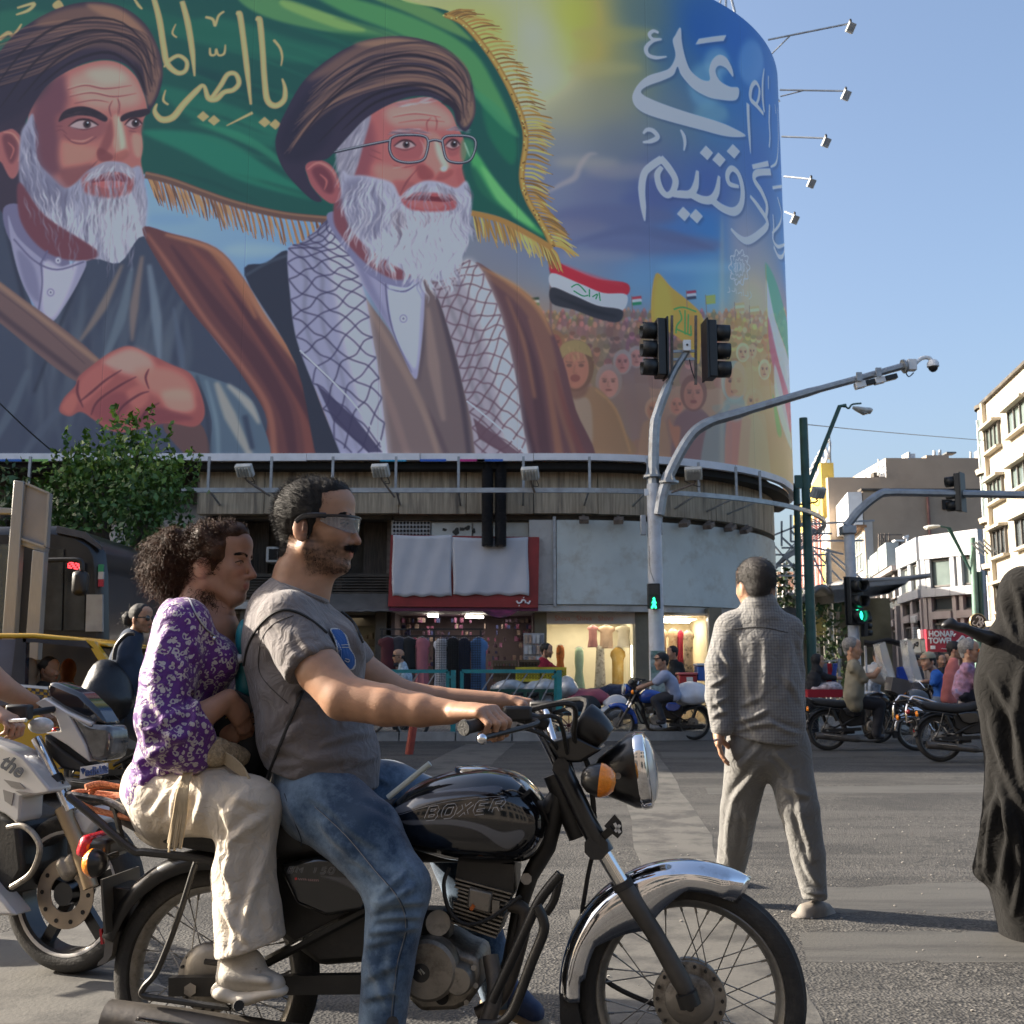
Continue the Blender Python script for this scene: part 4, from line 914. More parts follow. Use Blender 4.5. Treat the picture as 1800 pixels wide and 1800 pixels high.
fl1=lambda x,y:(.15*math.sin(y*.1+x*.07)+(.25 if x<100 else-.02)*1.0,1)
hairs(BD1,190,fl1,[(84,80,104),(104,98,120),(72,70,92)],(22,44),(3,.6),4,.6);MD=[(165,352),(200,345),(236,340),(250,390),(235,440),(190,455),(120,430),(70,390),(50,330),(90,330)]
hairs(BD1,250,fl1,[(176,176,192),(192,190,204),(150,150,172)],(24,48),(2.6,.5),5,.75);hairs(MD,220,fl1,[(220,218,226),(206,204,214),(232,228,230)],(24,46),(2.4,.5),5,.8)
K.fill([(150,318),(160,300),(184,285),(205,288),(222,288),(236,302),(232,314),(222,306),(204,302),(186,303),(168,312)],(150,144,160),1.5);hairs([(152,316),(162,300),(186,286),(222,289),(234,304),(206,301),(170,309)],90,lambda x,y:((-1 if x<204 else 1)*(.4+abs(x-204)*.012),1),[(198,196,206),(112,104,122),(224,222,228)],(12,22),(2.2,.5))
hairs([(168,345),(222,342),(215,362),(180,364)],50,lambda x,y:(0,1),[(70,62,82),(120,114,132),(200,198,206)],(12,24),(2,.5))
K.fill(TB,(48,39,56),1)
for pts_,c,bl,op in(([(60,40),(120,14),(200,12),(250,44),(276,90),(282,140),(262,110),(230,70),(170,40),(100,50)],(112,82,72),7,.9),([(150,8),(205,14),(250,50),(272,92),(240,70),(200,40)],(160,118,92),5,.7),([(90,90),(170,60),(240,90),(270,140),(240,110),(180,84)],(92,68,66),6,.8),([(-40,150),(40,90),(100,120),(50,190),(-40,225)],(38,32,50),9,.8),([(255,120),(280,120),(276,160),(262,186),(256,160)],(150,110,88),4,.7),([(236,110),(250,130),(256,165),(244,140)],(40,28,36),3,.8)):K.fill(pts_,c,bl,op)
for k in range(46):
 t=k/46;a=[(-40+40*t,170-110*t),(70+20*t,110-90*t+20),(170+20*t,60-40*t+16),(240+20*t,95-30*t),(262+14*t,165-30*t)];a=[(x+mr_.uniform(-5,5),y+mr_.uniform(-5,5))for x,y in a]
 K.line(a,[1,mr_.uniform(2,6),mr_.uniform(2,7),3,1],mr_.choice([(30,24,38),(40,30,42),(120,88,76),(84,64,66),(142,104,84)]),1.6,.55)
for p_ in([(60,160),(120,112),(190,92),(240,124),(258,168)],[(30,180),(100,105),(180,72),(240,98),(268,150)],[(0,190),(70,100),(150,55),(225,66),(272,120)],[(-20,170),(50,80),(130,36),(215,40),(276,105)]):K.line(p_,[1,5,6,4,1],(28,20,30),1.6,.8)
K.fill([(-60,360),(12,385),(40,480),(75,560),(150,460),(210,462),(252,415),(300,480),(380,600),(480,720),(540,810),(-60,810)],(56,64,84),1)
for k in range(60):
 x=mr_.uniform(80,330);y=mr_.uniform(480,560);K.line([(x,y),(x-30+mr_.uniform(-10,40),y+90),(x-50+mr_.uniform(-20,60),y+230)],[2,mr_.uniform(8,18),2],mr_.choice([(44,52,74),(72,82,98),(86,96,110),(50,56,76)]),6,.55)
for p_,w,c in(([(215,465),(180,540),(140,600)],[4,16,4],(128,112,104)),([(232,470),(212,560),(180,640)],[6,20,6],(96,110,124)),([(250,450),(236,540),(232,600)],[6,16,4],(128,110,104)),([(262,465),(275,560),(280,640)],[8,18,6],(110,124,140)),([(305,540),(318,620),(322,660)],[4,14,4],(80,92,112)),([(150,470),(110,560),(60,690)],[3,5,4],(30,34,50)),([(10,400),(40,520),(60,600)],[5,8,4],(36,40,58)),([(50,650),(20,720),(-20,790)],[10,18,10],(78,90,106)),([(120,700),(70,760),(40,800)],[8,16,8],(70,80,98))):K.line(p_,w,c,4,.8)
K.fill([(6,366),(40,362),(70,410),(120,455),(110,478),(60,470),(16,420)],(108,104,136),1)
K.fill([(34,320),(34,380),(60,425),(100,452),(150,458),(170,440),(80,380)],(104,56,68),2)
K.fill([(14,378),(30,415),(70,452),(100,470),(150,458),(140,492),(112,540),(90,566),(66,545),(40,500),(22,440)],(146,144,172),1)
for pts_,c,bl in(([(78,460),(110,470),(136,462),(118,520),(92,560),(74,540)],(186,182,202),3),([(30,440),(60,470),(70,530),(46,505)],(112,110,142),4)):K.fill(pts_,c,bl,.8)
K.lines([[(72,462),(74,500),(68,545)],[(24,420),(60,458),(100,474),(148,460)],[(84,440),(70,466)]],3,(92,88,122),.8)
for x,y in((102,458),(89,514)):K.fill(ellp(x,y,6.5,7),(120,116,146),.6);K.fill(ellp(x,y,4.6,5),(186,182,202),.5);K.fill(ellp(x,y,1.8,2,7),(110,106,136),0)
K.fill([(250,402),(300,410),(380,436),(430,492),(470,560),(540,652),(576,722),(598,812),(462,812),(470,740),(436,676),(380,600),(330,540),(290,480)],(96,56,58),1)
for p_,w,c in(([(290,412),(376,440),(428,500),(470,566),(538,656),(574,724),(592,812)],[4,12,14,13,13,14,14],(176,120,88)),([(258,410),(300,470),(360,560),(430,650),(472,720),(482,800)],[4,9,8,9,12,12],(150,94,78)),([(330,430),(400,510),(470,610),(530,710),(545,812)],[4,22,20,22,14],(120,68,62)),([(300,430),(380,540),(450,630),(500,720),(516,812)],[4,20,26,22,14],(70,40,50)),([(390,490),(440,560),(500,650),(550,740),(564,812)],[2,14,18,16,10],(62,36,48)),([(370,440),(420,500),(450,560)],[4,16,4],(156,100,72))):K.line(p_,w,c,4,.8)
K.fill([(-60,450),(0,495),(175,632),(140,674),(0,568),(-60,520)],(104,80,80),1);K.line([(-50,462),(0,502),(172,636)],9,(148,116,98),3,.85);K.line([(-50,505),(0,552),(138,660)],10,(66,50,60),3,.85);K.line([(-40,485),(60,560),(150,640)],3,(84,64,68),1.5,.7)
K.fill([(286,748),(350,742),(372,812),(340,812)],(92,66,66),1)
K.fill([(320,650),(372,664),(430,690),(458,736),(472,812),(376,812),(372,740),(352,680)],(80,98,116),1)
for p_,w,c in(([(380,672),(404,730),(440,800)],[8,22,10],(160,156,148)),([(400,676),(436,710),(456,745)],[6,16,4],(168,164,156)),([(345,660),(362,720),(370,800)],[3,5,3],(40,44,60)),([(362,668),(380,740),(384,805)],[4,8,6],(112,132,146)),([(430,730),(444,790)],[10,8],(46,54,76))):K.line(p_,w,c,3,.85)
HD=[(104,722),(112,700),(132,678),(140,660),(175,632),(200,616),(228,608),(262,622),(300,640),(334,656),(352,688),(360,728),(342,750),(300,744),(262,748),(225,760),(192,756),(165,738),(142,724),(122,732)]
K.fill(HD,(150,78,76),1)
for pts_,c,bl,op in(([(180,636),(226,612),(262,626),(270,650),(236,660),(200,650)],(206,150,136),7,.85),([(236,650),(290,645),(330,665),(340,700),(290,700),(250,680)],(196,122,108),8,.85),([(284,690),(330,686),(342,720),(300,724)],(220,150,130),6,.7),([(142,668),(176,640),(200,660),(170,690),(146,712),(138,700)],(172,96,90),5,.8),([(108,716),(128,690),(136,706),(124,728)],(176,100,90),3,.8),([(160,720),(200,690),(230,700),(210,740),(180,740)],(128,62,68),5,.8),([(262,715),(340,735),(300,742),(240,752)],(116,56,64),5,.8),([(222,690),(252,676),(262,700),(240,720)],(178,102,94),5,.7)):K.fill(pts_,c,bl,op)
for p_ in([(140,706),(160,690),(186,668),(214,650)],[(138,668),(136,690),(146,716)],[(160,730),(172,705),(210,678),(240,662)],[(200,745),(214,716),(244,694),(262,688)],[(240,750),(258,722),(280,708)],[(262,648),(256,664),(262,684)]):K.line(p_,[1.5,4.5,4,1.5],(82,36,48),1.2,.85)
# right figure
K.fill([(430,484),(468,462),(510,445),(520,560),(560,700),(604,812),(560,812),(520,640)],(40,44,60),1);K.line([(432,484),(470,462),(508,448)],5,(70,80,96),2,.7)
K.fill([(835,462),(880,488),(930,520),(965,570),(992,640),(1012,720),(1044,812),(926,812),(912,720),(898,640),(872,540)],(92,62,66),1)
for p_,w,c in(([(850,480),(920,530),(955,590),(980,690),(1010,800)],[6,22,24,20,8],(124,86,72)),([(845,470),(900,500),(945,540),(970,590)],[3,10,10,3],(176,128,84)),([(860,520),(890,620),(915,720),(940,812)],[6,16,16,12],(58,38,50)),([(900,540),(935,640),(960,812)],[4,18,20],(72,48,56)),([(930,560),(960,660),(985,812)],[4,10,16],(134,92,74)),([(975,650),(1000,740),(1030,812)],[4,12,12],(108,64,62)),([(890,520),(920,600),(940,700)],[3,8,6],(140,96,76))):K.line(p_,w,c,4,.8)
K.fill([(606,462),(640,520),(690,590),(728,665),(762,720),(798,812),(682,812),(670,690),(655,600)],(116,98,98),1);K.fill([(742,495),(768,498),(792,580),(816,690),(832,812),(790,812),(728,668),(744,560)],(106,90,92),1)
for p_,w,c in(([(640,530),(700,640),(760,740),(790,812)],[3,9,8,8],(84,68,76)),([(625,500),(680,600),(740,710),(770,800)],[4,14,14,8],(146,122,112)),([(660,640),(690,720),(720,812)],[4,14,12],(136,112,108)),([(765,510),(790,600),(812,700),(826,812)],[4,10,10,8],(62,52,64)),([(752,540),(762,640),(780,740)],[6,22,8],(140,118,112)),([(736,670),(744,600),(742,520)],[2,4,2],(66,56,70))):K.line(p_,w,c,3,.8)
K.fill([(580,384),(600,410),(640,448),(680,476),(740,492),(746,540),(737,640),(727,664),(692,590),(650,520),(618,468)],(150,148,178),1)
K.fill([(684,500),(736,500),(738,560),(732,640),(722,640),(690,580)],(186,194,214),4,.9);K.fill([(600,420),(640,470),(690,580),(640,500)],(112,110,146),5,.7);K.fill([(590,400),(660,460),(682,490),(640,470)],(172,170,196),3,.7)
K.lines([[(600,430),(650,478),(684,508)],[(684,474),(678,505),(690,580),(724,655)],[(684,508),(712,512),(738,495)]],[1,3.4,1],(84,80,116),.8)
for x,y in((702,495),(709,560)):K.fill(ellp(x,y,7,7.5),(124,122,150),.6);K.fill(ellp(x,y,5,5.4),(190,192,208),.5);K.fill(ellp(x,y,2,2.2,7),(116,114,142),0)
def scarf(L,R,base,lit,net,nv):
 L=cat_rom(L,12);R=cat_rom(R,12);n=min(len(L),len(R));L=L[np.linspace(0,len(L)-1,60).astype(int)];R=R[np.linspace(0,len(R)-1,60).astype(int)]
 out=np.concatenate([L,R[::-1]]);K.fill(out,base,1,smooth=False)
 at=lambda u,v:tuple(L[min(int(v*59),59)]*(1-u)+R[min(int(v*59),59)]*u)
 K.fill([at(.6,v/9)for v in range(10)]+[at(1,v/9)for v in range(9,-1,-1)],lit,8,.8)
 for u in(.2,.42):K.line([at(u+.05*math.sin(k*2),k/9)for k in range(10)],[2,8,8,6,2],np.array(base)*.72,3,.5)
 for s in(1,-1):
  for k in range(-nv,2*nv):
   p_=[]
   for j in range(9):
    u=j/8;v=(k+s*u*3.0+.09*math.sin(u*7+k))/nv
    if 0<=v<=1:p_.append(at(u,v))
   if len(p_)>2:K.line(p_,2.7,np.array(net)*(1 if k%2 else 1.1),.5,.85,n=3)
 for v0 in(.80,):
  K.fill([at(.05,v0),at(.5,v0+.1),at(.9,.99),at(.6,.99),at(.1,v0+.1)],net,1,.9,smooth=False);K.line([at(.0,v0-.1),at(.5,v0+.05),at(.95,.97)],3,(190,190,206));
scarf([(578,384),(530,426),(506,440),(510,520),(522,600),(560,700),(602,808)],[(584,384),(604,420),(624,470),(642,520),(656,600),(670,690),(682,808)],(150,150,178),(196,192,202),(56,52,82),15)
scarf([(758,500),(776,540),(800,620),(814,680),(828,740),(836,808)],[(822,455),(846,474),(872,530),(888,580),(906,660),(918,740),(930,808)],(160,152,164),(206,204,206),(92,66,78),14)
F2=[(600,300),(616,250),(643,207),(683,184),(720,174),(760,172),(790,194),(802,220),(814,242),(820,268),(812,296),(818,320),(828,350),(800,380),(740,400),(660,370),(620,340)]
K.fill([(574,378),(606,376),(650,420),(720,470),(716,505),(650,485),(596,425)],(120,118,152),1)
K.fill([(586,384),(596,330),(640,380),(720,470),(700,492),(650,468),(604,420)],(120,66,76),2);K.fill(F2,(176,96,94),1)
for pts_,c,bl,op in(([(600,300),(620,245),(650,210),(660,260),(640,320)],(128,66,76),9,.8),([(680,190),(750,178),(790,200),(796,224),(740,222),(690,220)],(212,150,136),9,.8),([(655,290),(700,292),(730,300),(705,325),(670,320)],(208,128,116),8,.8),([(690,240),(745,240),(745,275),(700,280)],(150,78,82),6,.7),([(780,240),(808,244),(806,270),(786,272)],(146,78,80),4,.7),([(752,232),(774,240),(790,285),(795,300),(775,312),(750,300),(745,260)],(204,124,114),4,.9),([(764,244),(774,256),(788,290),(782,298),(768,272)],(240,188,172),3,.85),([(732,292),(748,290),(764,306),(752,318),(736,312)],(138,64,66),3,.85),([(772,302),(794,296),(796,306),(780,316),(766,316)],(150,72,72),3,.8),([(800,300),(812,296),(818,330),(806,326)],(166,86,86),4,.8),([(690,318),(730,322),(716,346),(700,342)],(150,80,82),5,.7)):K.fill(pts_,c,bl,op)
K.fill(ellp(780,297,6,5),(250,214,200),2,.8)
for p_,w in(([(690,206),(730,200),(775,206)],2.6),([(700,216),(740,211),(782,214)],2.4),([(752,232),(750,216),(758,206)],3),([(766,230),(768,214),(764,204)],3),([(735,296),(716,318),(702,344)],4),([(690,290),(712,294),(735,288)],2.4),([(650,262),(670,270)],2),([(648,272),(672,282)],2)):K.line(p_,[1,w,1],(122,56,62),.9,.75)
for p_ in([(690,203),(730,197),(775,203)],[(712,292),(690,296)]):K.line(p_,[1,3,1],(228,168,152),1,.6)
for ex,ey,rx in((712,255,18),(796,254,12)):
 K.fill([(ex-rx,ey+2),(ex-rx*.3,ey-7),(ex+rx*.5,ey-6),(ex+rx,ey+1),(ex+rx*.3,ey+6),(ex-rx*.4,ey+6)],(176,150,152),.7);K.fill(ellp(ex+2,ey-1,6,6.4),(58,38,40),.6);K.fill(ellp(ex+2,ey-1,2.8,3,8),(14,10,14),.3);K.fill(ellp(ex+3,ey-4,1.6,1.4,7),(228,226,232),0)
 K.line([(ex-rx-2,ey+2),(ex-rx*.3,ey-8),(ex+rx*.5,ey-7),(ex+rx+1,ey+1)],[1,3.6,3.4,1.5],(46,24,32),.5);K.line([(ex-rx,ey+4),(ex,ey+9),(ex+rx,ey+3)],[1,2.4,1],(112,58,62),.6)
hairs([(676,238),(690,226),(735,226),(752,236),(720,232)],70,lambda x,y:(1,-.12+.005*(x-690)),[(116,108,122),(180,176,186),(84,76,92)],(10,18),(2.2,.5));hairs([(776,232),(796,222),(816,226),(818,234),(796,230)],50,lambda x,y:(1,-.1),[(116,108,122),(190,186,194),(84,76,92)],(8,14),(2.2,.5))
K.fill([(536,292),(548,281),(570,283),(588,298),(601,330),(596,350),(583,358),(564,346),(547,326),(540,308)],(154,82,86),1);K.fill([(548,298),(566,292),(584,312),(586,338),(572,338),(556,318)],(98,46,58),3,.85);K.line([(540,298),(560,286),(584,300),(596,330)],[2,5,2],(200,126,116),1,.8);K.line([(562,306),(574,318),(570,334)],[2,5,2],(178,102,98),1,.8)
HS=[(590,268),(604,246),(640,208),(652,204),(640,250),(626,300),(612,330),(600,330)]
K.fill(HS,(142,138,156),2);hairs(HS,90,lambda x,y:(-.45,1),[(206,204,212),(96,92,112),(176,172,186)],(18,34),(2.4,.5));hairs([(683,186),(720,172),(755,172),(760,180),(700,190)],40,lambda x,y:(1,-.25),[(196,192,200),(120,112,126)],(12,22),(2.4,.5))
BD2=[(602,300),(614,308),(634,308),(660,312),(690,322),(704,346),(718,332),(745,318),(775,320),(802,330),(820,318),(829,350),(826,390),(820,432),(800,470),(776,493),(745,490),(710,476),(670,452),(640,430),(616,400),(604,370),(600,330)]
K.fill(BD2,(168,168,188),2);K.fill([(606,320),(650,320),(680,400),(640,420),(608,370)],(112,110,138),9,.8);K.fill([(690,372),(800,372),(812,430),(770,480),(710,450)],(200,198,206),10,.7);K.fill([(690,380),(706,372),(720,420),(700,440)],(96,82,98),7,.7)
fl2=lambda x,y:(.45*math.sin(y*.09+x*.05)+(x-715)*.0015,1)
hairs(BD2,220,fl2,[(96,92,118),(120,114,136),(84,78,100)],(22,46),(3,.6),6,.6);hairs(BD2,330,fl2,[(200,200,212),(186,184,200),(220,220,226)],(24,48),(2.8,.5),7,.75);hairs([(700,380),(800,370),(818,430),(775,488),(700,465),(640,420)],220,fl2,[(236,234,236),(222,220,228)],(24,46),(2.8,.5),7,.8)
K.fill([(706,346),(736,338),(776,340),(800,346),(800,366),(770,372),(730,370),(712,362)],(164,80,84),2);K.fill([(708,350),(740,343),(766,346),(780,344),(797,351),(778,355),(740,352)],(104,38,46),1);K.fill([(716,356),(745,354),(780,357),(770,367),(738,366)],(192,98,98),2)
hairs([(706,344),(722,328),(748,318),(772,322),(800,336),(806,348),(776,338),(740,340)],130,lambda x,y:((-1 if x<765 else 1)*(.5+abs(x-765)*.008),1),[(206,204,212),(140,132,148),(226,224,230),(100,90,106)],(14,26),(2.4,.5))
hairs([(716,368),(782,368),(770,388),(730,388)],60,fl2,[(112,96,112),(206,202,210)],(12,22),(2.2,.5))
for c,w,o_ in(((40,40,54),5.5,(0,0)),((150,156,166),2,(0,-1))):
 for q in([(686,244),(700,238),(738,238),(752,246),(750,268),(742,282),(716,286),(694,280),(685,264)],[(777,246),(788,239),(824,240),(836,250),(832,272),(822,284),(800,286),(784,278)]):K.line([(x+o_[0],y+o_[1])for x,y in q+q[:1]],w,c,.4,n=5)
 K.line([(752,249+o_[1]),(764,246+o_[1]),(777,249+o_[1])],w,c,.4);K.line([(586,268+o_[1]),(640,256+o_[1]),(686,247+o_[1])],w,c,.4)
K.fill([(812,246),(832,250),(828,274),(812,282)],(70,130,92),3,.7);K.line([(816,250),(826,276)],[2,4,1],(190,220,200),1.5,.6);K.line([(738,244),(746,262),(738,278)],[1,4,1],(206,160,158),1.5,.5)
T2=[(484,255),(490,225),(500,200),(533,143),(583,100),(633,74),(683,64),(733,67),(777,83),(810,113),(829,150),(836,187),(831,213),(818,231),(803,217),(796,193),(776,178),(750,169),(717,171),(683,184),(643,208),(617,234),(593,261),(577,278),(562,282),(545,284),(536,294),(546,326),(566,352),(550,352),(523,328),(496,294)]
K.fill(T2,(46,39,58),1)
for pts_,c,bl,op in(([(540,140),(620,84),(700,68),(770,84),(815,125),(830,170),(800,140),(740,100),(660,96),(580,130)],(112,84,76),7,.9),([(620,78),(690,66),(760,80),(800,110),(740,90),(680,84)],(160,122,96),5,.75),([(640,140),(720,118),(780,140),(826,190),(800,180),(730,150)],(98,74,70),6,.85),([(490,240),(540,160),(600,150),(580,240),(540,280),(500,280)],(34,30,48),9,.8),([(805,150),(828,160),(833,200),(816,224),(804,196)],(158,120,92),4,.75),([(776,180),(796,190),(806,216),(812,200),(796,172)],(40,28,36),2.5,.8)):K.fill(pts_,c,bl,op)
for k in range(46):
 t=k/46;a=[(500+50*t,280-130*t),(560+60*t,210-110*t),(650+40*t,160-84*t),(740+30*t,150-70*t),(800+20*t,180-60*t),(818+8*t,220-40*t)];a=[(x+mr_.uniform(-5,5),y+mr_.uniform(-5,5))for x,y in a]
 K.line(a,[1,mr_.uniform(2,6),mr_.uniform(2,7),mr_.uniform(2,6),3,1],mr_.choice([(28,24,38),(40,32,46),(118,88,78),(86,66,68),(140,106,88)]),1.6,.55)
for p_ in([(560,250),(640,176),(720,150),(780,160),(812,200)],[(530,240),(600,160),(690,118),(770,126),(824,180)],[(560,190),(640,120),(720,96),(790,118),(826,160)],[(600,230),(660,180),(740,158),(790,176)]):K.line(p_,[1,5,6,4,1],(28,20,30),1.6,.8)
hairs(BD2,130,fl2,[(128,126,148),(150,148,166)],(24,48),(2.2,.5),7,.8);hairs(BD1,90,fl1,[(112,108,130),(140,138,156)],(22,44),(2.2,.5),5,.8)
# white lettering on the right
wt=(205,212,232)
T=lambda L:[(900+x/3,y/3)for x,y in L]
def letters(dx,dy,c,bl,op):
 D=lambda L:[(x+dx,y+dy)for x,y in T(L)]
 K.fill(D([(888,145),(862,185),(848,215),(862,280),(855,320),(830,360),(790,378),(720,400),(670,440),(640,490),(637,530),(660,570),(720,605),(850,645),(1000,685),(1100,712),(1170,722),(1232,715),(1160,672),(1080,640),(900,585),(760,535),(690,500),(682,475),(720,450),(790,425),(850,395),(872,350),(890,390),(920,430),(960,470),(1020,505),(1080,522),(1180,527),(1195,465),(1150,458),(1100,430),(1075,390),(1075,360),(1095,345),(1130,360),(1165,405),(1160,360),(1130,305),(1090,290),(1055,320),(1040,370),(1045,415),(1030,428),(990,415),(940,370),(912,300),(895,220)]),c,bl,op)
 K.fill(D([(1130,185),(1115,215),(967,235),(985,205)]),c,bl,op,smooth=False)
 for L,w in(([(772,172),(745,163),(724,182),(742,206),(788,206),(742,216),(708,250),(716,288),(758,304),(816,298)],[5,6,7,6,3,6,8,8,7,2]),([(700,1166),(692,1090),(684,990),(700,910),(744,868),(790,838)],[1.5,11,14,13,14,14]),([(782,832),(826,884),(862,950),(846,1012),(812,1028),(778,984),(766,920),(790,880)],[14,15,14,12,12,13,12,8]),([(846,1022),(890,1024),(940,1022),(968,980),(978,900)],[12,15,15,14,6]),([(940,1022),(1000,1052),(1050,1052),(1080,1010),(1092,928)],[15,16,16,14,6]),([(1050,1052),(1110,1098),(1170,1116),(1208,1080),(1216,1000),(1196,920),(1160,888),(1136,920),(1146,968),(1196,984)],[15,16,17,15,14,13,12,12,11,6]),
 ([(690,750),(734,744),(768,722),(744,690),(712,684),(692,704)],[3,8,9,9,7,3]),([(889,684),(906,716),(912,756),(906,794)],[3,8,6,2]),([(1268,880),(1352,862)],[9,11]),([(1364,906),(1290,912),(1278,948),(1316,1010),(1344,1080),(1340,1140)],[14,14,13,14,14,10]),([(1256,1034),(1300,1090),(1348,1176),(1300,1236),(1240,1270),(1196,1250),(1154,1206)],[6,12,14,15,15,11,4]),
 ([(1330,360),(1322,430),(1322,520),(1330,590)],[2,8,9,7]),([(1326,600),(1290,556),(1258,520),(1262,462),(1284,434),(1304,466),(1300,520),(1282,560)],[8,11,11,10,9,9,8,4]),([(1244,546),(1246,620),(1252,720),(1258,812)],[11,10,9,1]),([(1352,400),(1352,470)],[5,3]),([(1358,552),(1356,640),(1360,720),(1356,776)],[6,6,6,5]),([(1386,548),(1392,600)],[3,4]),([(1400,566),(1404,700),(1402,800),(1392,860),(1364,880)],[4,5,6,7,3]),([(1374,990),(1424,982)],[6,6]),([(1400,1040),(1420,1120),(1412,1180),(1372,1230)],[5,7,7,5]),([(1376,1130),(1380,1200),(1376,1260),(1400,1300),(1436,1290)],[4,6,7,8,6]),([(1380,1300),(1404,1350),(1428,1350),(1440,1300)],[7,9,9,4])):
  K.line(D(L),w,c,bl,op)
 for x,y in((1026,806),(1092,842),(1168,798),(906,1128),(972,1140)):K.fill(D([(x-36,y),(x-4,y-38),(x+34,y),(x+4,y+38)]),c,bl,op,smooth=False)
letters(3,4,(40,58,100),4,.45);letters(0,0,wt,.5,1)
cx,cy=1299.5,470
for R1,R2,w in((17,23,2.0),(12,9,1.3)):
 ring=[(cx+(R1+(R2-R1)*(.5+.5*math.cos(10*a)))*.82*math.cos(a),cy+(R1+(R2-R1)*(.5+.5*math.cos(10*a)))*1.42*math.sin(a))for a in[2*math.pi*k/80 for k in range(81)]];K.line(ring,w,(222,222,224),.3,n=1)
for k in range(10):
 a=2*math.pi*k/10;K.line([(cx+15*.82*math.cos(a),cy+15*1.42*math.sin(a)),(cx+20*.82*math.cos(a+.31),cy+20*1.42*math.sin(a+.31))],1.4,(222,222,224))
for k in range(7):K.line([(cx-7+2.2*k,cy-7+mr_.uniform(-3,3)),(cx-6+2.2*k+mr_.uniform(-3,3),cy),(cx-7+2.2*k,cy+8+mr_.uniform(-3,3))],1.2,(222,222,224))
K.lines([[(1281,504),(1283,512),(1279,514)],[(1286,511),(1291,512),(1292,506)],[(1294,508),(1294,516)],[(1297,516),(1303,514),(1304,520)],[(1306,508),(1307,520)],[(1309,519),(1315,520),(1314,512)],[(1318,512),(1321,520),(1316,526)]],1.4,(214,208,196))
xs_=np.arange(TW);K.a*=(1+.012*np.sin(np.arange(TH_)*1.9))[:,None,None]*(1+.008*np.sin(xs_*2.3))[None,:,None]
for s_ in np.arange(-11.5,SE,2.9):
 i=int((s_-S0)*PPM);K.a[:,i:i+2]*=.9;K.a[:,i+2:i+4]*=1.05
K.a=K.a*.96+.03
if MURAL_ONLY:np.save('/tmp/mural.npy',K.a)
skin_m=imgmat('billboard_print',K.a,.55,gain=MGAIN,tint=(1.08,1.0,.89))
rows=[]
sl_=[S0,-8,-4,-1]+[x for x in np.linspace(X0,SE,60)]
mbs=MB();rows=[[V((wp(s).x,wp(s).y,z))for z in(ZB0,ZB0+(ZB1-ZB0)/2,ZB1)]for s in sl_];mbs.grid(rows)
sk_o=mbs.build('print',skin_m,bb,smooth=60)
me=sk_o.data;uvl=me.uv_layers.new(name='UVMap')
def sof(co):
 return co.x if co.x<=X0+1e-4 else X0+RR*math.atan2(co.x-X0,YF+RR-co.y)
for l in me.loops:
 co=me.vertices[l.vertex_index].co;uvl.data[l.index].uv=((sof(co)-S0)/(S1-S0),(co.z-ZB0)/(ZB1-ZB0))
# side street on the right
SD=V((.173,1,0))
def lift(px,Y,z):x=P(px,1000,Y).x;return V((x,Y,z))
def zpx(py,Y):return P(900,py,Y).z
def wallbox(mb,a,b,z0,z1,th=.3,side=1):
 a=V(a);b=V(b);d=(b-a);n=V((-d.y,d.x,0)).normalized()*th*side
 return mb.prism([V((a.x,a.y,z0)),V((b.x,b.y,z0)),V((b.x,b.y,z1)),V((a.x,a.y,z1))],n)
def onwall(a,b,u,z,off=0.,side=1):
 a=V(a);b=V(b);d=b-a;n=V((-d.y,d.x,0)).normalized()*side;p=a+d*u-n*off;return V((p.x,p.y,z))
def window(par,a,b,u0,u1,z0,z1,gm,fm,nv=1,nh=0,off=.04,fw=.06,side=1,name='window'):
 """frame proud of the wall a-b with its glass as a sub-part"""
 d=(V(b)-V(a)).normalized();n=V((-d.y,d.x,0))*side;w=MB();Q=lambda u,z,o=0.:onwall(a,b,u,z,off-o,side)
 for u in[u0+(u1-u0)*k/(nv+1)for k in range(nv+2)]:w.bar(Q(u,z0),Q(u,z1),fw,.08,n)
 for z in[z0+(z1-z0)*k/(nh+1)for k in range(nh+2)]:w.bar(Q(u0,z),Q(u1,z),.08,fw,(0,0,1))
 o_=w.build(name,fm,par,smooth=0)
 MB().add([Q(u0,z0,.02),Q(u1,z0,.02),Q(u1,z1,.02),Q(u0,z1,.02)],[(0,1,2,3)]).build('pane',gm,o_,smooth=0);return o_
frame_w=mat('window_frame_white',(.62,.64,.62),.5,0,.1,4);frame_d=mat('window_frame_dark',(.12,.11,.10),.6)
curt=mat('curtain_glass',(.26,.29,.28),.25,0,.45,.9,stretch=(7,7,.4))
curt_d=mat('curtain_glass_dark',(.07,.08,.085),.2,0,.6,1.1,stretch=(6,6,.4))
a0=lift(1523,55,0);a1=a0+SD*12.6;zt=zpx(863,55)
of=thing('office_building','brown blank party wall with a grey windowed front and white eaves','building',a0)
b0=lift(1745,55,0)
wallbox(MB(),a0,b0,0,zt,.4).build('party_wall',brick,of)
wallbox(MB(),a0-V((.1,.1,0)),b0,zt,zt+.12,.6).build('coping',darkwall,of)
gr=mat('grey_front',(.36,.36,.355),.7,0,.1,1.5);
wallbox(MB(),a1,a0,0,zt-1.6,.4).build('front_wall',gr,of)
ea=V((-.75,.1,0));wallbox(MB(),a1+ea,a0+ea,zt-1.75,zt-.05,.7).build('eaves_panel',whitep,of)
wallbox(MB(),a1+ea*.5,a0+ea*.5,zt-1.9,zt-1.76,.5).build('eaves_soffit',mat('brown_soffit',(.30,.16,.08),.7),of)
sb_=MB()
for k in range(7):p=onwall(a1,a0,.06+k*.145,zt-1.84);MB().ell(p+V((-.42,-.08,0)),.09,n=8,m=6).build('eaves_lamp',whitep,of)
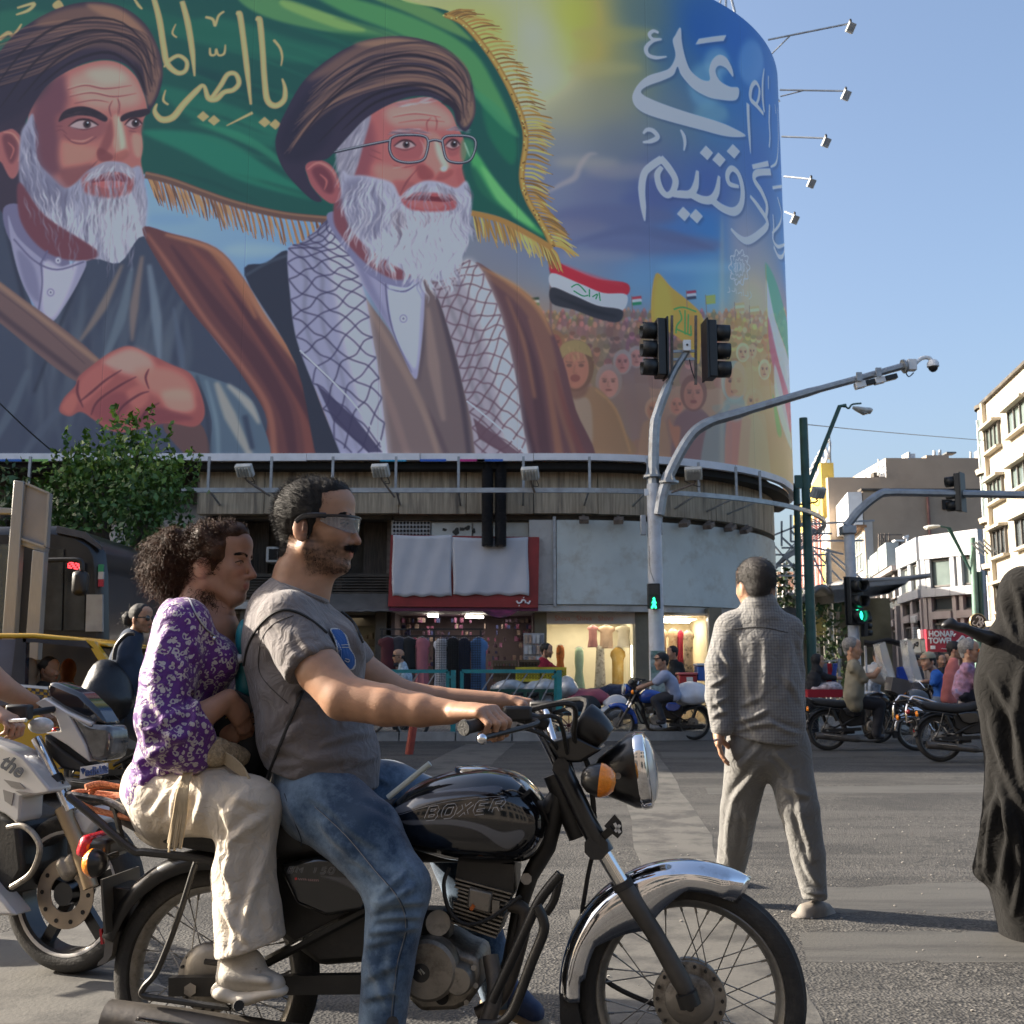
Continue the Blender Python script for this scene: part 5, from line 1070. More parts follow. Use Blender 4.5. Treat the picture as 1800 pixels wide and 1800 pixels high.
for fl in range(5):
 z1=zt-2.2-fl*3.1
 for k in range(3):window(of,a1,a0,.04+k*.33,.29+k*.33,z1-1.75,z1,curt,frame_w,2,1)
 wallbox(MB(),a1+V((-.06,0,0)),a0+V((-.06,0,0)),z1-2.2,z1-2.08,.1).build('sill_band',whitep,of)
p=lift(1638,54.9,zpx(898,55));MB().cyl(V((p.x,54.9,3)),V((p.x,54.9,zt)),.07,n=8).build('drain_pipe',mat('rust_pipe',(.25,.12,.10),.8,0,.3,3),of)
MB().box(lift(1672,54.95,zpx(887,55)),(.5,.1,.5)).build('vent_hole',dark,of)
hb=thing('high_building','taller brown blank building behind with stepped roof, white stair wall and chimneys','building',lift(1600,60,0))
l0,l1,l2,l3=lift(1462,60,0),lift(1567,60,0),lift(1640,60,0),lift(1760,60,0)
wallbox(MB(),l0,l1,0,zpx(839,60),.4).build('wall',brick,hb);wallbox(MB(),l1,l3,0,zpx(805,60),6).build('wall',brick,hb)
wallbox(MB(),l2,lift(1680,60,0),zpx(805,60),zpx(800,60),3).build('parapet',brick,hb)
wallbox(MB(),l1+V((-.02,9,0)),l1+V((-.02,.05,0)),zpx(839,60),zpx(808,60),.2).build('stair_wall',whitep,hb)
MB().prism([P(1546,838,60.2),P(1567,838,60.2),P(1567,806,60.2),P(1550,820,60.2)],(0,.3,0)).build('white_gable',whitep,hb)
for x,y0,y1,w in((1522,838,826,.06),(1544,833,807,.07),(1597,805,795,.14),(1642,802,792,.12),(1652,800,791,.12),(1706,805,794,.08)):
 MB().cyl(P(x,y0+3,60.1),P(x,y1,60.1),w*.8,w*.7,8).build('vent_pipe',mat('pipe_galv',(.42,.42,.42),.5,.3,.2,4),hb)
MB().bx(P(1656,801,61),P(1681,794,60.3)).build('water_tank',mat('tank_dark',(.10,.11,.12),.6),hb);MB().bx(P(1549,833,60),P(1558,821,59.2)).build('cooler',flm,hb);MB().bx(P(1536,839,60.3),P(1548,833,60.9)).build('roof_box',darkwall,hb)
MB().bx(P(1592,805,60.2),P(1602,801,60.8)).build('chimney_pot',whitep,hb);MB().bx(P(1721,804,60.2),P(1729,795,60.8)).build('roof_box',cream,hb)
yb0=lift(1461,69,0);yb1=yb0+SD*22;zy=zpx(822,69)
yb=thing('yellow_building','building with bright yellow frame, red louvres and roof lettering down the side street','building',yb0)
yel=mat('yellow_frame',(.74,.52,.10),.55,0,.08,2);red=mat('red_louvre',(.45,.12,.09),.6,0,.2,2)
wallbox(MB(),yb1,yb0,0,zy-2.2,.4).build('front_wall',mat('pinkish_wall',(.55,.38,.33),.7,0,.15,1),yb)
wallbox(MB(),yb1+V((-.3,0,0)),yb0+V((-.3,0,0)),zy-2.4,zy,.6).build('yellow_header',yel,yb)
wallbox(MB(),yb0+V((-.4,-.1,0)),yb0+V((.42,-.1,0)),0,zy+.3,.6).build('yellow_post',yel,yb)
for k in range(18):
 p=onwall(yb1,yb0,.08+k*.05,0,.25);MB().bx((p.x-.1,p.y-.12,3),(p.x+.08,p.y+.12,zy-2.6-.25*(k%3))).build('louvre',red,yb)
for k in range(5):p=onwall(yb1,yb0,.4+k*.13,0,.45);MB().bx((p.x-.06,p.y-.06,3),(p.x+.06,p.y+.06,zy-2.5)).build('white_fin',whitep,yb)
for k in range(6):
 p=onwall(yb1,yb0,.45+k*.1,zy+.2,.1);q=cr([p,p+V((.3,0,.9)),p+V((.1,.2,1.5)),p+V((.55,.1,1.8)),p+V((.4,0,.6))],4);MB().tube(q,.1,6).build('roof_letter',whitep,yb)
for k in range(3):p=onwall(yb1,yb0,.45+k*.25,zy,-.4);MB().bar(p,p+V((0,0,2.4)),.08,.08).build('sign_strut',steel,yb)
E=[lift(1731,41.6,0),lift(1626,44,0),lift(1588,48,0),lift(1533,57.5,0)]
zw=lambda py:zpx(py,44);es=thing('corner_shop','white clad corner shop with gold letters, glass bays and curtained windows','building',E[1])
pink=mat('pinkish_stone',(.34,.295,.28),.75,0,.12,2,dirt=((.3,.24,.22),1.2,.4));pw=mat('white_cladding',(.36,.37,.39),.45,0,.04,2)
zl=[0,zw(1130),zw(1055),zw(1036),zw(985),zw(944)]
back=MB()
for i in range(3):wallbox(back,E[i+1],E[i],0,zl[5]-.4,.4,1)
for i in range(3):
 wallbox(MB(),E[i+1],E[i],.2,zl[5]-.6,.3).build('inner_wall',curt_d,es)
def clad(i,u0,u1,z0,z1,off,m,name):
 a,b=E[i+1],E[i];return wallbox(MB(),onwall(a,b,u0,0,off),onwall(a,b,u1,0,off),z0,z1,off-.0 if off>.05 else .05).build(name,m,es,smooth=0)
for i,n in((0,5),(1,3),(2,0)):
 for k in range(n):clad(i,k/n+.002,(k+1)/n-.002,zl[4],zl[5],.3+.004*(k%2),pw,'cladding_panel')
for i in(0,1):
 for k in range(4):clad(i,k/4+.003,(k+1)/4-.003,zl[2]+.1,zl[3],.34,pw,'band_panel')
for i,us in((0,(0,.085,.5,.62,.94)),(1,(.02,.5,.93)),(2,(.04,.24,.44,.64,.84))):
 for u in us:
  wd_=.055 if i==0 else(.1 if i==1 else .045)
  clad(i,u,min(u+wd_*1.3,1),zl[3],zl[4],.26,pw if i<2 else pink,'pier');clad(i,u,min(u+wd_*1.1,1),0,zl[2]+.1,.24,pink,'pier')
for i,ws in((0,((.15,.48),(.58,.9))),(1,((.14,.48),(.63,.9))),(2,((.1,.22),(.3,.42),(.5,.62),(.7,.82)))):
 for u0,u1 in ws:
  window(es,E[i+1],E[i],u0,u1,zl[3]+.08,zl[4]-.08,curt if i else glassg,frame_d,0,0,.1)
  window(es,E[i+1],E[i],u0,u1,zl[1]+.1,zl[2]-1.0,curt_d,frame_d,1,0,.1)
  clad(i,u0,u1,zl[2]-.8,zl[2]-.5,.3,pink,'lintel')
  window(es,E[i+1],E[i],u0,u1,zl[2]-.45,zl[2]+.05,glassd,frame_d,0,0,.06)
for k in range(3):clad(2,.06+k*.29,.32+k*.29,zl[4]+.25,zl[4]+1.15+.1*k,.55,mat('shutter_sheet',(.42,.47,.46),.5,0,.12,3),'sign_sheet')
clad(2,0,1,zl[4]-.02,zl[4]+.2,.5,pink,'canopy')
gold_l=mat('gold_letters',(.45,.33,.14),.4,.4)
def stroke3(pts_,Y,r,name,m,par,d=.03,n=4):
 b=MB();b.tube(cr([P(x,y,Y)for x,y in pts_],n),r,5);return b.build(name,m,par)
yl=43.0
for p_ in([(1665,970),(1665,979)],[(1668,978),(1674,979),(1676,973),(1671,976)],[(1677,978),(1681,978),(1682,974)],[(1684,968),(1684,979)],[(1682,966),(1686,965)]):stroke3(p_,yl,.05,'gold_letter',gold_l,es)
for p_ in([(1652,953),(1656,956),(1660,953),(1660,950)],[(1663,953),(1666,956),(1669,952)],[(1671,953),(1675,956),(1679,952),(1683,954)],[(1685,952),(1689,953),(1693,950)],[(1673,946),(1677,945)]):stroke3(p_,yl,.035,'gold_letter',gold_l,es)
for x0,y0,x1,y1 in((1600,1082,1618,1096),(1620,1088,1634,1106)):MB().bx(P(x0,y1,45.2),P(x1,y0,44.6)).build('condenser',acm,es,bevel=.03)
MB().lathe([(0,.001),(0,.26),(.03,.28)],P(1624,1097,44.5),(0,-1,0),14).build('fan',dark,es)
for k in range(5):MB().bx(P(1604,1102+k*4.6,45),P(1618,1105.4+k*4.6,44.9)).build('notice_board',frame_w,es)
rf=thing('roof_frame','rusty lattice frame standing on the low roof of the corner shop','frame',lift(1550,53,zpx(978,53)))
for x in(1545,1549,1556,1563):MB().bar(P(x,978-(x-1545)*.6,53),P(x,938,53),.06,.06).build('post',rust,rf)
for y in(940,951,964):MB().bar(P(1544,y,53),P(1566 if y>942 else 1586,y,53),.05,.05).build('rail',rust,rf)
for x0,y0,x1,y1 in((1545,975,1556,940),(1549,940,1563,970)):MB().bar(P(x0,y0,53),P(x1,y1,53),.04,.04).build('brace',rust,rf)
an=thing('roof_antenna','pale antenna and chimney stub on the corner shop roof','antenna',lift(1592,50,zpx(960,50)))
MB().bar(P(1594,958,50),P(1595,941,50),.08,.08).build('mast',whitep,an);MB().bar(P(1588,945,50),P(1597,942,50),.1,.1).build('dish_arm',whitep,an);MB().cyl(P(1579,965,50),P(1579,953,50),.14).build('stub',rust,an);MB().box(P(1579,951,50),(.45,.4,.08)).build('cap',whitep,an)
rsn=thing('shop_sign','red shop sign with white Latin letters above the crowd','sign',P(1680,1143,40.5))
YS=40.5;redm=mat('sign_red',(.42,.028,.05),.45,0,.08,3);wl=mat('sign_letter_white',(.78,.76,.76),.5,var=0)
MB().bx(P(1630,1146,YS),P(1745,1107,YS+.3)).build('board',redm,rsn);MB().bx(P(1619,1147,YS+.25),P(1630,1107,YS+.5)).build('board_end',whitep,rsn)
for s_,y in(('HONAR',1118.5),('TOWEL',1130.5)):text(s_,.285,P(1632.5,y,YS-.03),(1,0,0),(0,0,1),wl,rsn,bold=.012,sx=.93)
MB().bx(P(1636.5,1141,YS-.04),P(1643.5,1135,YS-.01)).build('logo_square',wl,rsn)
for p_,r in(([(1664,1142),(1672,1134),(1680,1130),(1686,1126)],.05),([(1686,1126),(1689,1122),(1692,1119),(1695,1122),(1691,1126),(1686,1123)],.045),([(1700,1123),(1704,1121),(1706,1124)],.04),([(1678,1115),(1679,1116)],.06),([(1655,1140),(1668,1141)],.012)):stroke3(p_,YS-.05,r,'script_stroke',wl,rsn)
wsn=thing('white_sign','small white framed sign with black script left of the red sign','sign',P(1608,1145,40))
MB().bx(P(1597,1147,40),P(1620,1124,40.15)).build('board',whitep,wsn);f=MB()
for a in((1596,1148,1621,1146.5),(1596,1124.5,1621,1123),(1595,1148,1597,1123),(1620,1148,1622,1123)):f.bx(P(a[0],a[1],39.95),P(a[2],a[3],40.2))
f.build('frame',steel,wsn)
stroke3([(1603,1143),(1607,1138),(1608,1131)],39.95,.025,'script_stroke',blackp,wsn);stroke3([(1609,1133),(1613,1136),(1614,1129),(1610,1131)],39.95,.025,'script_stroke',blackp,wsn)
A0,A1=lift(1746,36,0),V((14.9,29.0,0));zc=zpx(714,36)
cb=thing('cream_building','sunlit cream apartment building with a rounded glazed stair corner','building',A0)
wallbox(MB(),A0,A1,0,zc,.5).build('wall',cream,cb);wallbox(MB(),A0+V((-.12,0,0)),A1+V((-.12,0,0)),zc,zc+.1,.7).build('roof_edge',darkwall,cb)
RC=.62;cc=V((A0.x+RC-.08,A0.y+RC*.2,0));zr=zpx(722,36.4)
prof=[(0,RC),(zr,RC)];MB().lathe(prof,cc,(0,0,1),20).build('round_corner',cream,cb)
MB().lathe([(zr,RC+.1),(zr+.12,RC+.1),(zr+.12,.01)],cc,(0,0,1),20).build('round_cap',darkwall,cb)
lv=[(740,825),(838,910),(930,990),(1012,1090)]
for k,(y0,y1)in enumerate(lv):
 zz0,zz1=zpx(y1,36.4),zpx(y0,36.4)
 MB().lathe([(zz0,RC+.015),(zz1,RC+.015)],cc,(0,0,1),16,a0=math.pi*.0,a1=math.pi*1.5).build('round_glazing',glassg if k<2 else mat('round_glaze_%d'%k,((.55,.42,.22),(.42,.25,.2))[k-2],.5,0,.3,2),cb)
 MB().lathe([(zz0-.22,RC+.16),(zz0-.05,RC+.2),(zz0-.05,RC)],cc,(0,0,1),20).build('round_ledge',cream,cb)
 for j in range(5):
  t=-.3+j*.55;d=V((-math.cos(t),-math.sin(t),0))*(RC+.03);MB().bar(cc+d+V((0,0,zz0)),cc+d+V((0,0,zz1)),.045,.045).build('mullion',whitep,cb)
 MB().lathe([(zz0+.45*(zz1-zz0),RC+.04),(zz0+.48*(zz1-zz0),RC+.04)],cc,(0,0,1),16,a0=0,a1=math.pi*1.5).build('transom',whitep,cb)
for row,(y0,y1)in enumerate(((758,797),(850,886),(935,980),(1030,1075))):
 zz0,zz1=zpx(y1,35.6),zpx(y0,35.6)
 for j,(u0,u1)in enumerate(((.07,.27),(.43,.7),(.78,.97))):
  window(cb,A0,A1,u0,u1,zz0,zz1,glassg if row<2 else curt_d,frame_d,2,0,.05)
  p,q=onwall(A0,A1,u0-.02,zz1+.06,.15),onwall(A0,A1,u1+.02,zz1+.06,.15);MB().bar(p,q,.3,.09).build('hood_mould',cream,cb)
  p,q=onwall(A0,A1,u0-.02,zz0-.06,.1),onwall(A0,A1,u1+.02,zz0-.06,.1);MB().bar(p,q,.22,.08).build('sill',cream,cb)
MB().bx(onwall(A0,A1,.05,0,.1)+V((-.06,-.06,0)),onwall(A0,A1,.05,zc,.1)+V((.06,.06,0))).build('pilaster',cream,cb)
p=onwall(A0,A1,.14,zpx(960,35.6),.3)
for k in range(4):MB().bar(p+V((0,.5-k*.3,-.3)),p+V((-.4,.5-k*.3,.1)),.05,.05).build('drying_rack',steel,cb)
sr=thing('row_building','hidden low row on the left side of the side street','building',(4,50,0));MB().bx((-4,44,0),(9.5,62,8.2)).build('wall',brick,sr)
eb=thing('far_building','pale low building closing the far end of the side street','building',(10,96,0));MB().bx((4,96,0),(40,104,7.5)).build('wall',brick,eb)
for k in range(10):MB().bx((6+k*2.2,95.9,4),(7.4+k*2.2,96.02,5.6)).build('window',glassd,eb)
eb2=thing('far_tower','beige far block behind the station canopy','building',(20,78,0));MB().bx((P(1366,1000,78).x,78,0),(P(1400,1000,78).x,84,zpx(1005,78))).build('wall',cream,eb2)
# station canopy and its trellis
YC=31.0
PP=lambda pts_,Y:[P(x,y,Y)for x,y in pts_]
cs=thing('station_canopy','wavy steel station canopy on posts with a wire trellis above','canopy',P(1480,1290,YC))
can=mat('canopy_metal',(.27,.26,.25),.45,.4,.15,3)
rows=[]
for y,dz in((YC-1.6,-.12),(YC-.2,0),(YC+1.4,.1),(YC+3,.0)):
 rows.append([P(x,py-dz*20,YC)+V((0,y-YC,0))for x,py in cat_rom([(1362,1050),(1376,1057),(1388,1058),(1402,1046),(1418,1036),(1432,1045),(1444,1048),(1454,1036),(1462,1028),(1490,1026),(1540,1024),(1598,1018)],5)])
MB().grid(rows).build('roof_sheet',can,cs,solid=.13)
MB().prism(PP([(1460,1029),(1598,1018),(1596,1024),(1562,1044),(1470,1060)],YC-1.7),(0,4.4,.15)).build('roof_edge_slab',can,cs)
rb_=MB()
for k in range(9):rb_.bar(P(1466,1038+k*2.4,YC-1.72),P(1592-k*3.6,1026+k*2,YC-1.72),.05,.05)
rb_.build('soffit_ribs',mat('soffit_rib',(.2,.185,.17),.6),cs,kind='stuff')
for x in(1478,1511,1553,1517):MB().ell(P(x,1046 if x<1530 else 1040,YC-.5),(.12,.12,.05),n=10,m=5).build('lamp',mat('white_lamp',(1,1,1),.4,var=0,emit=(1,1,1),es=3),cs)
for x,y in((1378,990),(1400,1000),(1455,965),(1424,960)):MB().cyl(V((P(x,1000,YC).x,YC,0)),P(x,y,YC),.09,n=10).build('post',steel,cs)
for x0,y0,x1,y1 in((1455,968,1520,1022),(1455,975,1512,1030),(1425,962,1482,1024),(1425,968,1450,1024),(1362,960,1400,1005),(1362,1010,1400,1050),(1362,1030,1392,1046)):MB().bar(P(x0,y0,YC),P(x1,y1,YC),.045,.045).build('stay',steel,cs)
tr=thing('wire_trellis','tangle of grey rods and bent wires beside the rounded building','trellis',P(1410,1000,28))
YT=27.6
for p_ in([(1360,975),(1455,975)],[(1360,995),(1450,994)],[(1360,1012),(1420,1012)],[(1430,951),(1518,950)],[(1402,939),(1462,938)],[(1408,922),(1537,915)],[(1374,960),(1374,916)],[(1390,952),(1390,905)],[(1374,963),(1405,963)],[(1390,952),(1410,952)],[(1394,925),(1412,925)],[(1375,945),(1394,963)],[(1390,933),(1410,952)],[(1362,940),(1400,925)],[(1375,975),(1400,1000)],[(1430,962),(1482,974)]):MB().bar(P(*p_[0],YT),P(*p_[1],YT),.045,.045).build('rod',steel,tr)
for k in range(7):MB().tube(cr([P(1396,905+k*2,YT),P(1416,908+k*3,YT),P(1432-2*k+8,918+k*3,YT),P(1449-k*3.5,930,YT),P(1446-k*4,940-k,YT),P(1430-k*5,952,YT),P(1380-k*3,985+k*1.5,YT),P(1362,1002-k*4,YT)],4),.018,5).build('bent_wire',steel,tr)
for x0,x1,y in((1440,1540,1160),(1428,1600,1175)):pass
st_=thing('station_kiosk','dark glazed station kiosk under the wavy canopy','kiosk',P(1460,1280,YC+1))
MB().bx(P(1362,1290,YC+2.5),P(1560,1052,YC+2.7)).build('back_wall',mat('kiosk_wall',(.07,.075,.06),.8,0,.6,1.2),st_)
for x in(1370,1438,1452,1475):fb(MB(),x,1056,x+4,1285,YC+.6,.1).build('mullion',mat('kiosk_frame',(.30,.29,.27),.5,.3),st_)
for x0,y0,x1,y1,c in((1432,1085,1452,1110,(.42,.36,.12)),(1462,1082,1474,1105,(.28,.25,.22)),(1408,1060,1480,1075,(.02,.09,.05)),(1432,1112,1475,1116,(.04,.04,.04))):fb(MB(),x0,y0,x1,y1,YC+.4,.08).build('panel',mat('kiosk_panel_%d'%x0,c,.6),st_)
def leafball(n,c,r,size,name,m,par,seed=1,shape=None):
 rs=np.random.RandomState(seed);d=rs.randn(n,3);d/=np.linalg.norm(d,axis=1)[:,None];p=d*np.array(r)*(rs.rand(n,1)**.4)
 if shape is not None:p=p*shape(p)
 leaves(np.array(c)+p,size,name,m,par,rs)
def leaves(p,size,name,m,par,rs,col=None):
 n=len(p);a=rs.randn(n,3);a/=np.linalg.norm(a,axis=1)[:,None];b=np.cross(a,rs.randn(n,3));b/=np.linalg.norm(b,axis=1)[:,None];s=size*(.6+.8*rs.rand(n,1));c2=np.cross(a,b)*s*.22
 v=np.stack([p-a*s,p-b*s*.52+c2,p+a*s*.95,p+b*s*.52+c2],1).reshape(-1,3);q=np.arange(4*n).reshape(n,4)
 npobj(name,v,q,m,par,smooth=False,kind='stuff',col=None if col is None else np.repeat(col,4,0))
leafm=mat('leaf_dark',(.045,.085,.022),.55,0,.5,3)
for px,py,r,n,lab in((1376,1075,(1.0,.8,1.1),500,'dark bush under the left end of the canopy'),(1470,1150,(.6,.6,1.6),420,'leafy climber on the kiosk behind the gray-haired rider'),(1378,1020,(.5,.4,.5),60,'thin sprig above the canopy edge')):
 t=thing('shrub',lab,'shrub',P(px,py,30.4));leafball(n,P(px,py,29.6),r,.09,'foliage',leafm,t,seed=px)
 MB().cyl(P(px,py,29.6)-V((0,0,r[2])),P(px,py,29.6),.03,n=6).build('stem',rust,t)
# the motorcycle in front (traced into its own upright plane, built in its own frame)
def ground_hit(px,py,z):d=ray(px,py);t=(z-HC)/d.z;return V((d.x*t,d.y*t,z))
RT=.31
FA,RA=ground_hit(1212,1748,RT),ground_hit(380,1712,RT)
BU=(FA-RA);WB=BU.length;BU.normalize();BN=V((BU.y,-BU.x,0));BO=V((RA.x,RA.y,0))
BM_=Matrix(((BU.x,-BN.x,0,BO.x),(BU.y,-BN.y,0,BO.y),(0,0,1,0),(0,0,0,1)))
def L(px,py,w=0.):
 """picture point -> bike frame (x forward, y left, z up) in the plane w to the right of the bike's middle"""
 d=ray(px,py);o=V((0,0,HC))-BO-BN*w;t=-o.dot(BN)/d.dot(BN);p=V((0,0,HC))+d*t-BO
 return V((p.dot(BU),-w,p.z))
def Lw(px,py,w=0.):return BM_@L(px,py,w)
def LL(pts,w=None):return[L(*p)if len(p)==3 else L(p[0],p[1],w)for p in pts]
chrome=mat('chrome',(.78,.78,.80),.09,1,.04,6,dirt=((.25,.22,.19),9,.5));alum=mat('dull_aluminium',(.27,.245,.21),.5,.7,.25,9,.15,60,dirt=((.05,.04,.03),8,.9))
rubber=mat('tyre_rubber',(.020,.019,.018),.75,0,.35,14,.25,120,dirt=((.085,.075,.065),6,.5));bikeb=mat('bike_black',(.008,.008,.009),.32,0,.2,9,coat=.3,dirt=((.04,.035,.03),7,.3))
gloss=mat('gloss_black',(.006,.007,.010),.12,0,.1,4,coat=1);frameb=mat('frame_black',(.014,.013,.012),.45,0,.3,12,.1,60,dirt=((.05,.043,.036),9,.35));amber=mat('amber_lens',(1,.30,.015),.15,0,.12,60,coat=.5,bump=.3,bs=160,emit=(.8,.17,.01),es=.0)
redl=mat('red_lens',(.42,.01,.02),.2,0,.2,10,coat=.5);seatm=mat('seat_vinyl',(.022,.021,.021),.55,0,.2,10,.2,200);grip_m=mat('grip_rubber',(.03,.029,.028),.7,0,.2,20,.4,250)
rimm=mat('rim_steel',(.30,.285,.26),.4,.8,.3,8,.1,50,dirt=((.10,.08,.06),8,.8))
def spoked(par,cx,cz,wd,front,hubm):
 c=V((cx,0,cz));ax=(0,1,0)
 pr=[(-.024,.246),(-wd*.46,.256),(-wd*.5,.272),(-wd*.44,.290)]
 n=9 if front else 13
 for k in range(n):t=-wd*.36+wd*.72*k/(n-1);pr.append((t,.310-.012*(2*t/wd)**2*1.6-(.0035 if k%2 else 0)))
 pr+=[(wd*.44,.290),(wd*.5,.272),(wd*.46,.256),(.024,.246)]
 rim=MB().lathe([(-.026,.247),(-.031,.254),(-.034,.250),(-.028,.238),(-.012,.230),(0,.228),(.012,.230),(.028,.238),(.034,.250),(.031,.254),(.026,.247)],c,ax,56).build('wheel',rimm,par)
 MB().lathe(pr,c,ax,72).build('tyre',rubber,rim)
 hub=MB().lathe([(-.052,.001),(-.052,.07),(-.046,.096),(-.038,.098),(-.034,.075),(.03,.06),(.036,.085),(.045,.088),(.046,.001)],c,ax,36).build('hub',hubm,rim)
 MB().lathe([(-.062,.001),(-.062,.024),(-.056,.062),(-.052,.066),(-.05,.066)],c,ax,30).build('brake_plate',hubm,rim)
 for k in range(18):
  a=2*math.pi*k/18;MB().cyl(c+V((math.cos(a)*.086,-.055,math.sin(a)*.086)),c+V((math.cos(a)*.086,-.045,math.sin(a)*.086)),.005,n=6).build('hub_bolt',frameb,rim)
 for k in range(36):
  a=2*math.pi*(k+.5)/36;s=1 if k%2 else-1;tw=.52*(1 if(k//2)%2 else-1);rh=.086 if s<0 else .075;ah=a+tw
  p=c+V((math.cos(ah)*rh,s*.04,math.sin(ah)*rh));q=c+V((math.cos(a)*.232,s*.007,math.sin(a)*.232));m_=q+(p-q).normalized()*.018
  MB().tube([p,m_,m_,q],[.0019,.0019,.0036,.0036],5).build('spoke',rimm,rim)
 MB().cyl(c+V((0,-.115,0)),c+V((0,.115,0)),.012,n=12).build('axle',frameb,rim)
 return rim
def arc_sweep(c,a0,a1,R,prof,n=40):
 """prof(t) -> list of (lateral, radial offset); angle from straight up, positive forward"""
 rows=[]
 for i in range(n+1):
  t=i/n;a=a0+(a1-a0)*t;d=V((math.sin(a),0,math.cos(a)));rows.append([c+d*(R+dr)+V((0,l,0))for l,dr in prof(t,a)])
 return MB().grid(rows)
def superloft(mb,secs,e=2.6,n=28):
 """secs: (centre, half-height vector, half-width vector)"""
 rows=[]
 for c,u,w in secs:
  row=[]
  for k in range(n):
   a=2*math.pi*k/n;cs,sn=math.cos(a),math.sin(a);row.append(V(c)+V(u)*(abs(sn)**(2/e)*(1 if sn>0 else-1))+V(w)*(abs(cs)**(2/e)*(1 if cs>0 else-1)))
  rows.append(row)
 o_=len(mb.v);mb.grid(rows,closed=True);mb.f.append(tuple(o_+k for k in range(n)));m=len(rows)-1;mb.f.append(tuple(o_+m*n+k for k in range(n))[::-1]);return mb
bike=thing('motorcycle','black motorcycle with chrome front mudguard carrying the couple in front','motorcycle')
fax,rax=V((WB,0,RT)),V((0,0,RT))
spoked(bike,WB,RT,.076,True,alum);spoked(bike,0,RT,.092,False,alum)
def fprof(t,a):
 d=math.degrees(a);side=.052+.075*max(0,1-abs(d+32)/30)**.8+(.012 if t<.9 else 0);h=.058*(1-.55*max(0,(t-.0)<.08)*(1-t/.08))
 return[(-h-.006,-side),(-h-.004,-.022),(-h*.86,-.006),(-h*.5,.006),(0,.010),(h*.5,.006),(h*.86,-.006),(h+.004,-.022),(h+.006,-side)]
arc_sweep(fax,math.radians(29),math.radians(-93),.345,fprof,48).build('front_mudguard',chrome,bike,solid=.003,smooth=60)
MB().prism(LL([(984,1748),(1012,1752),(1022,1800),(1024,1830),(990,1830),(984,1790)],.05),(0,.1,0)).build('mud_flap',rubber,bike)
for s in(1,-1):
 w=.1*s
 MB().tube(LL([(1212,1752),(1196,1722),(1150,1640),(1092,1552)],w),[.022,.026,.024,.026],14).build('fork_slider',mat('slider',(.075,.068,.06),.55,.4,.3,9,.2,50),bike)
 MB().tube(LL([(1098,1562),(1040,1465)],w),.0205,14).build('fork_tube',mat('fork_chrome',(.75,.73,.70),.12,1,0),bike)
 MB().tube(LL([(1098,1562),(1092,1550)],w),.029,14).build('dust_seal',rubber,bike)
 MB().tube(LL([(1062,1500),(1030,1440),(985,1345)],w),[.03,.027,.027],14).build('fork_cover',bikeb,bike)
 MB().tube(LL([(1214,1768),(1206,1745)],w*1.15),.03,10).build('fork_foot',frameb,bike)
MB().tube([L(1048,1490,.13),L(1048,1490,-.13)],.034,8).build('lower_yoke',frameb,bike);MB().tube([L(986,1348,.13),L(986,1348,-.13)],.024,8).build('top_yoke',frameb,bike)
MB().tube(LL([(975,1360),(1020,1470)],0.),.034,12).build('steering_head',frameb,bike)
MB().prism(LL([(1062,1452),(1080,1432),(1092,1446),(1094,1464),(1086,1474),(1076,1466)],.13),(0,.012,0)).build('reflector_plate',blackp,bike)
MB().bar(L(1052,1478,.1),L(1078,1455,.128),.02,.02,(0,1,0)).build('reflector_bracket',frameb,bike);xm=MB();xm.bar(L(1080,1447,.133),L(1090,1464,.133),.008,.002,(0,1,0));xm.bar(L(1090,1450,.133),L(1081,1462,.133),.008,.002,(0,1,0));xm.build('white_cross_mark',mat('mark_white',(.7,.7,.68),.5),bike)
hc=(L(1112,1290)+L(1130,1418))/2;eu=(L(1108,1289)-L(1126,1420));hh=eu.length/2;eu.normalize();ef=V((eu.z,0,-eu.x));ly=V((0,1,0))
superloft(MB(),[(hc-ef*.115,eu*.03,ly*.035),(hc-ef*.105-eu*.005,eu*.05,ly*.055),(hc-ef*.06-eu*.002,eu*hh*.72,ly*.09),(hc-ef*.015,eu*hh*.98,ly*.104),(hc,eu*hh,ly*.106)],3).build('headlamp_shell',bikeb,bike)
superloft(MB(),[(hc,eu*hh,ly*.107),(hc+ef*.008,eu*(hh+.004),ly*.110),(hc+ef*.028,eu*(hh+.002),ly*.108),(hc+ef*.034,eu*(hh-.008),ly*.099)],3).build('headlamp_rim',chrome,bike)
superloft(MB(),[(hc+ef*.03,eu*(hh-.008),ly*.099),(hc+ef*.042,eu*hh*.82,ly*.088),(hc+ef*.052,eu*hh*.5,ly*.055),(hc+ef*.055,eu*.004,ly*.004)],2.6).build('headlamp_lens',mat('headlamp_glass',(.62,.60,.56),.08,0,.1,20,coat=1),bike)
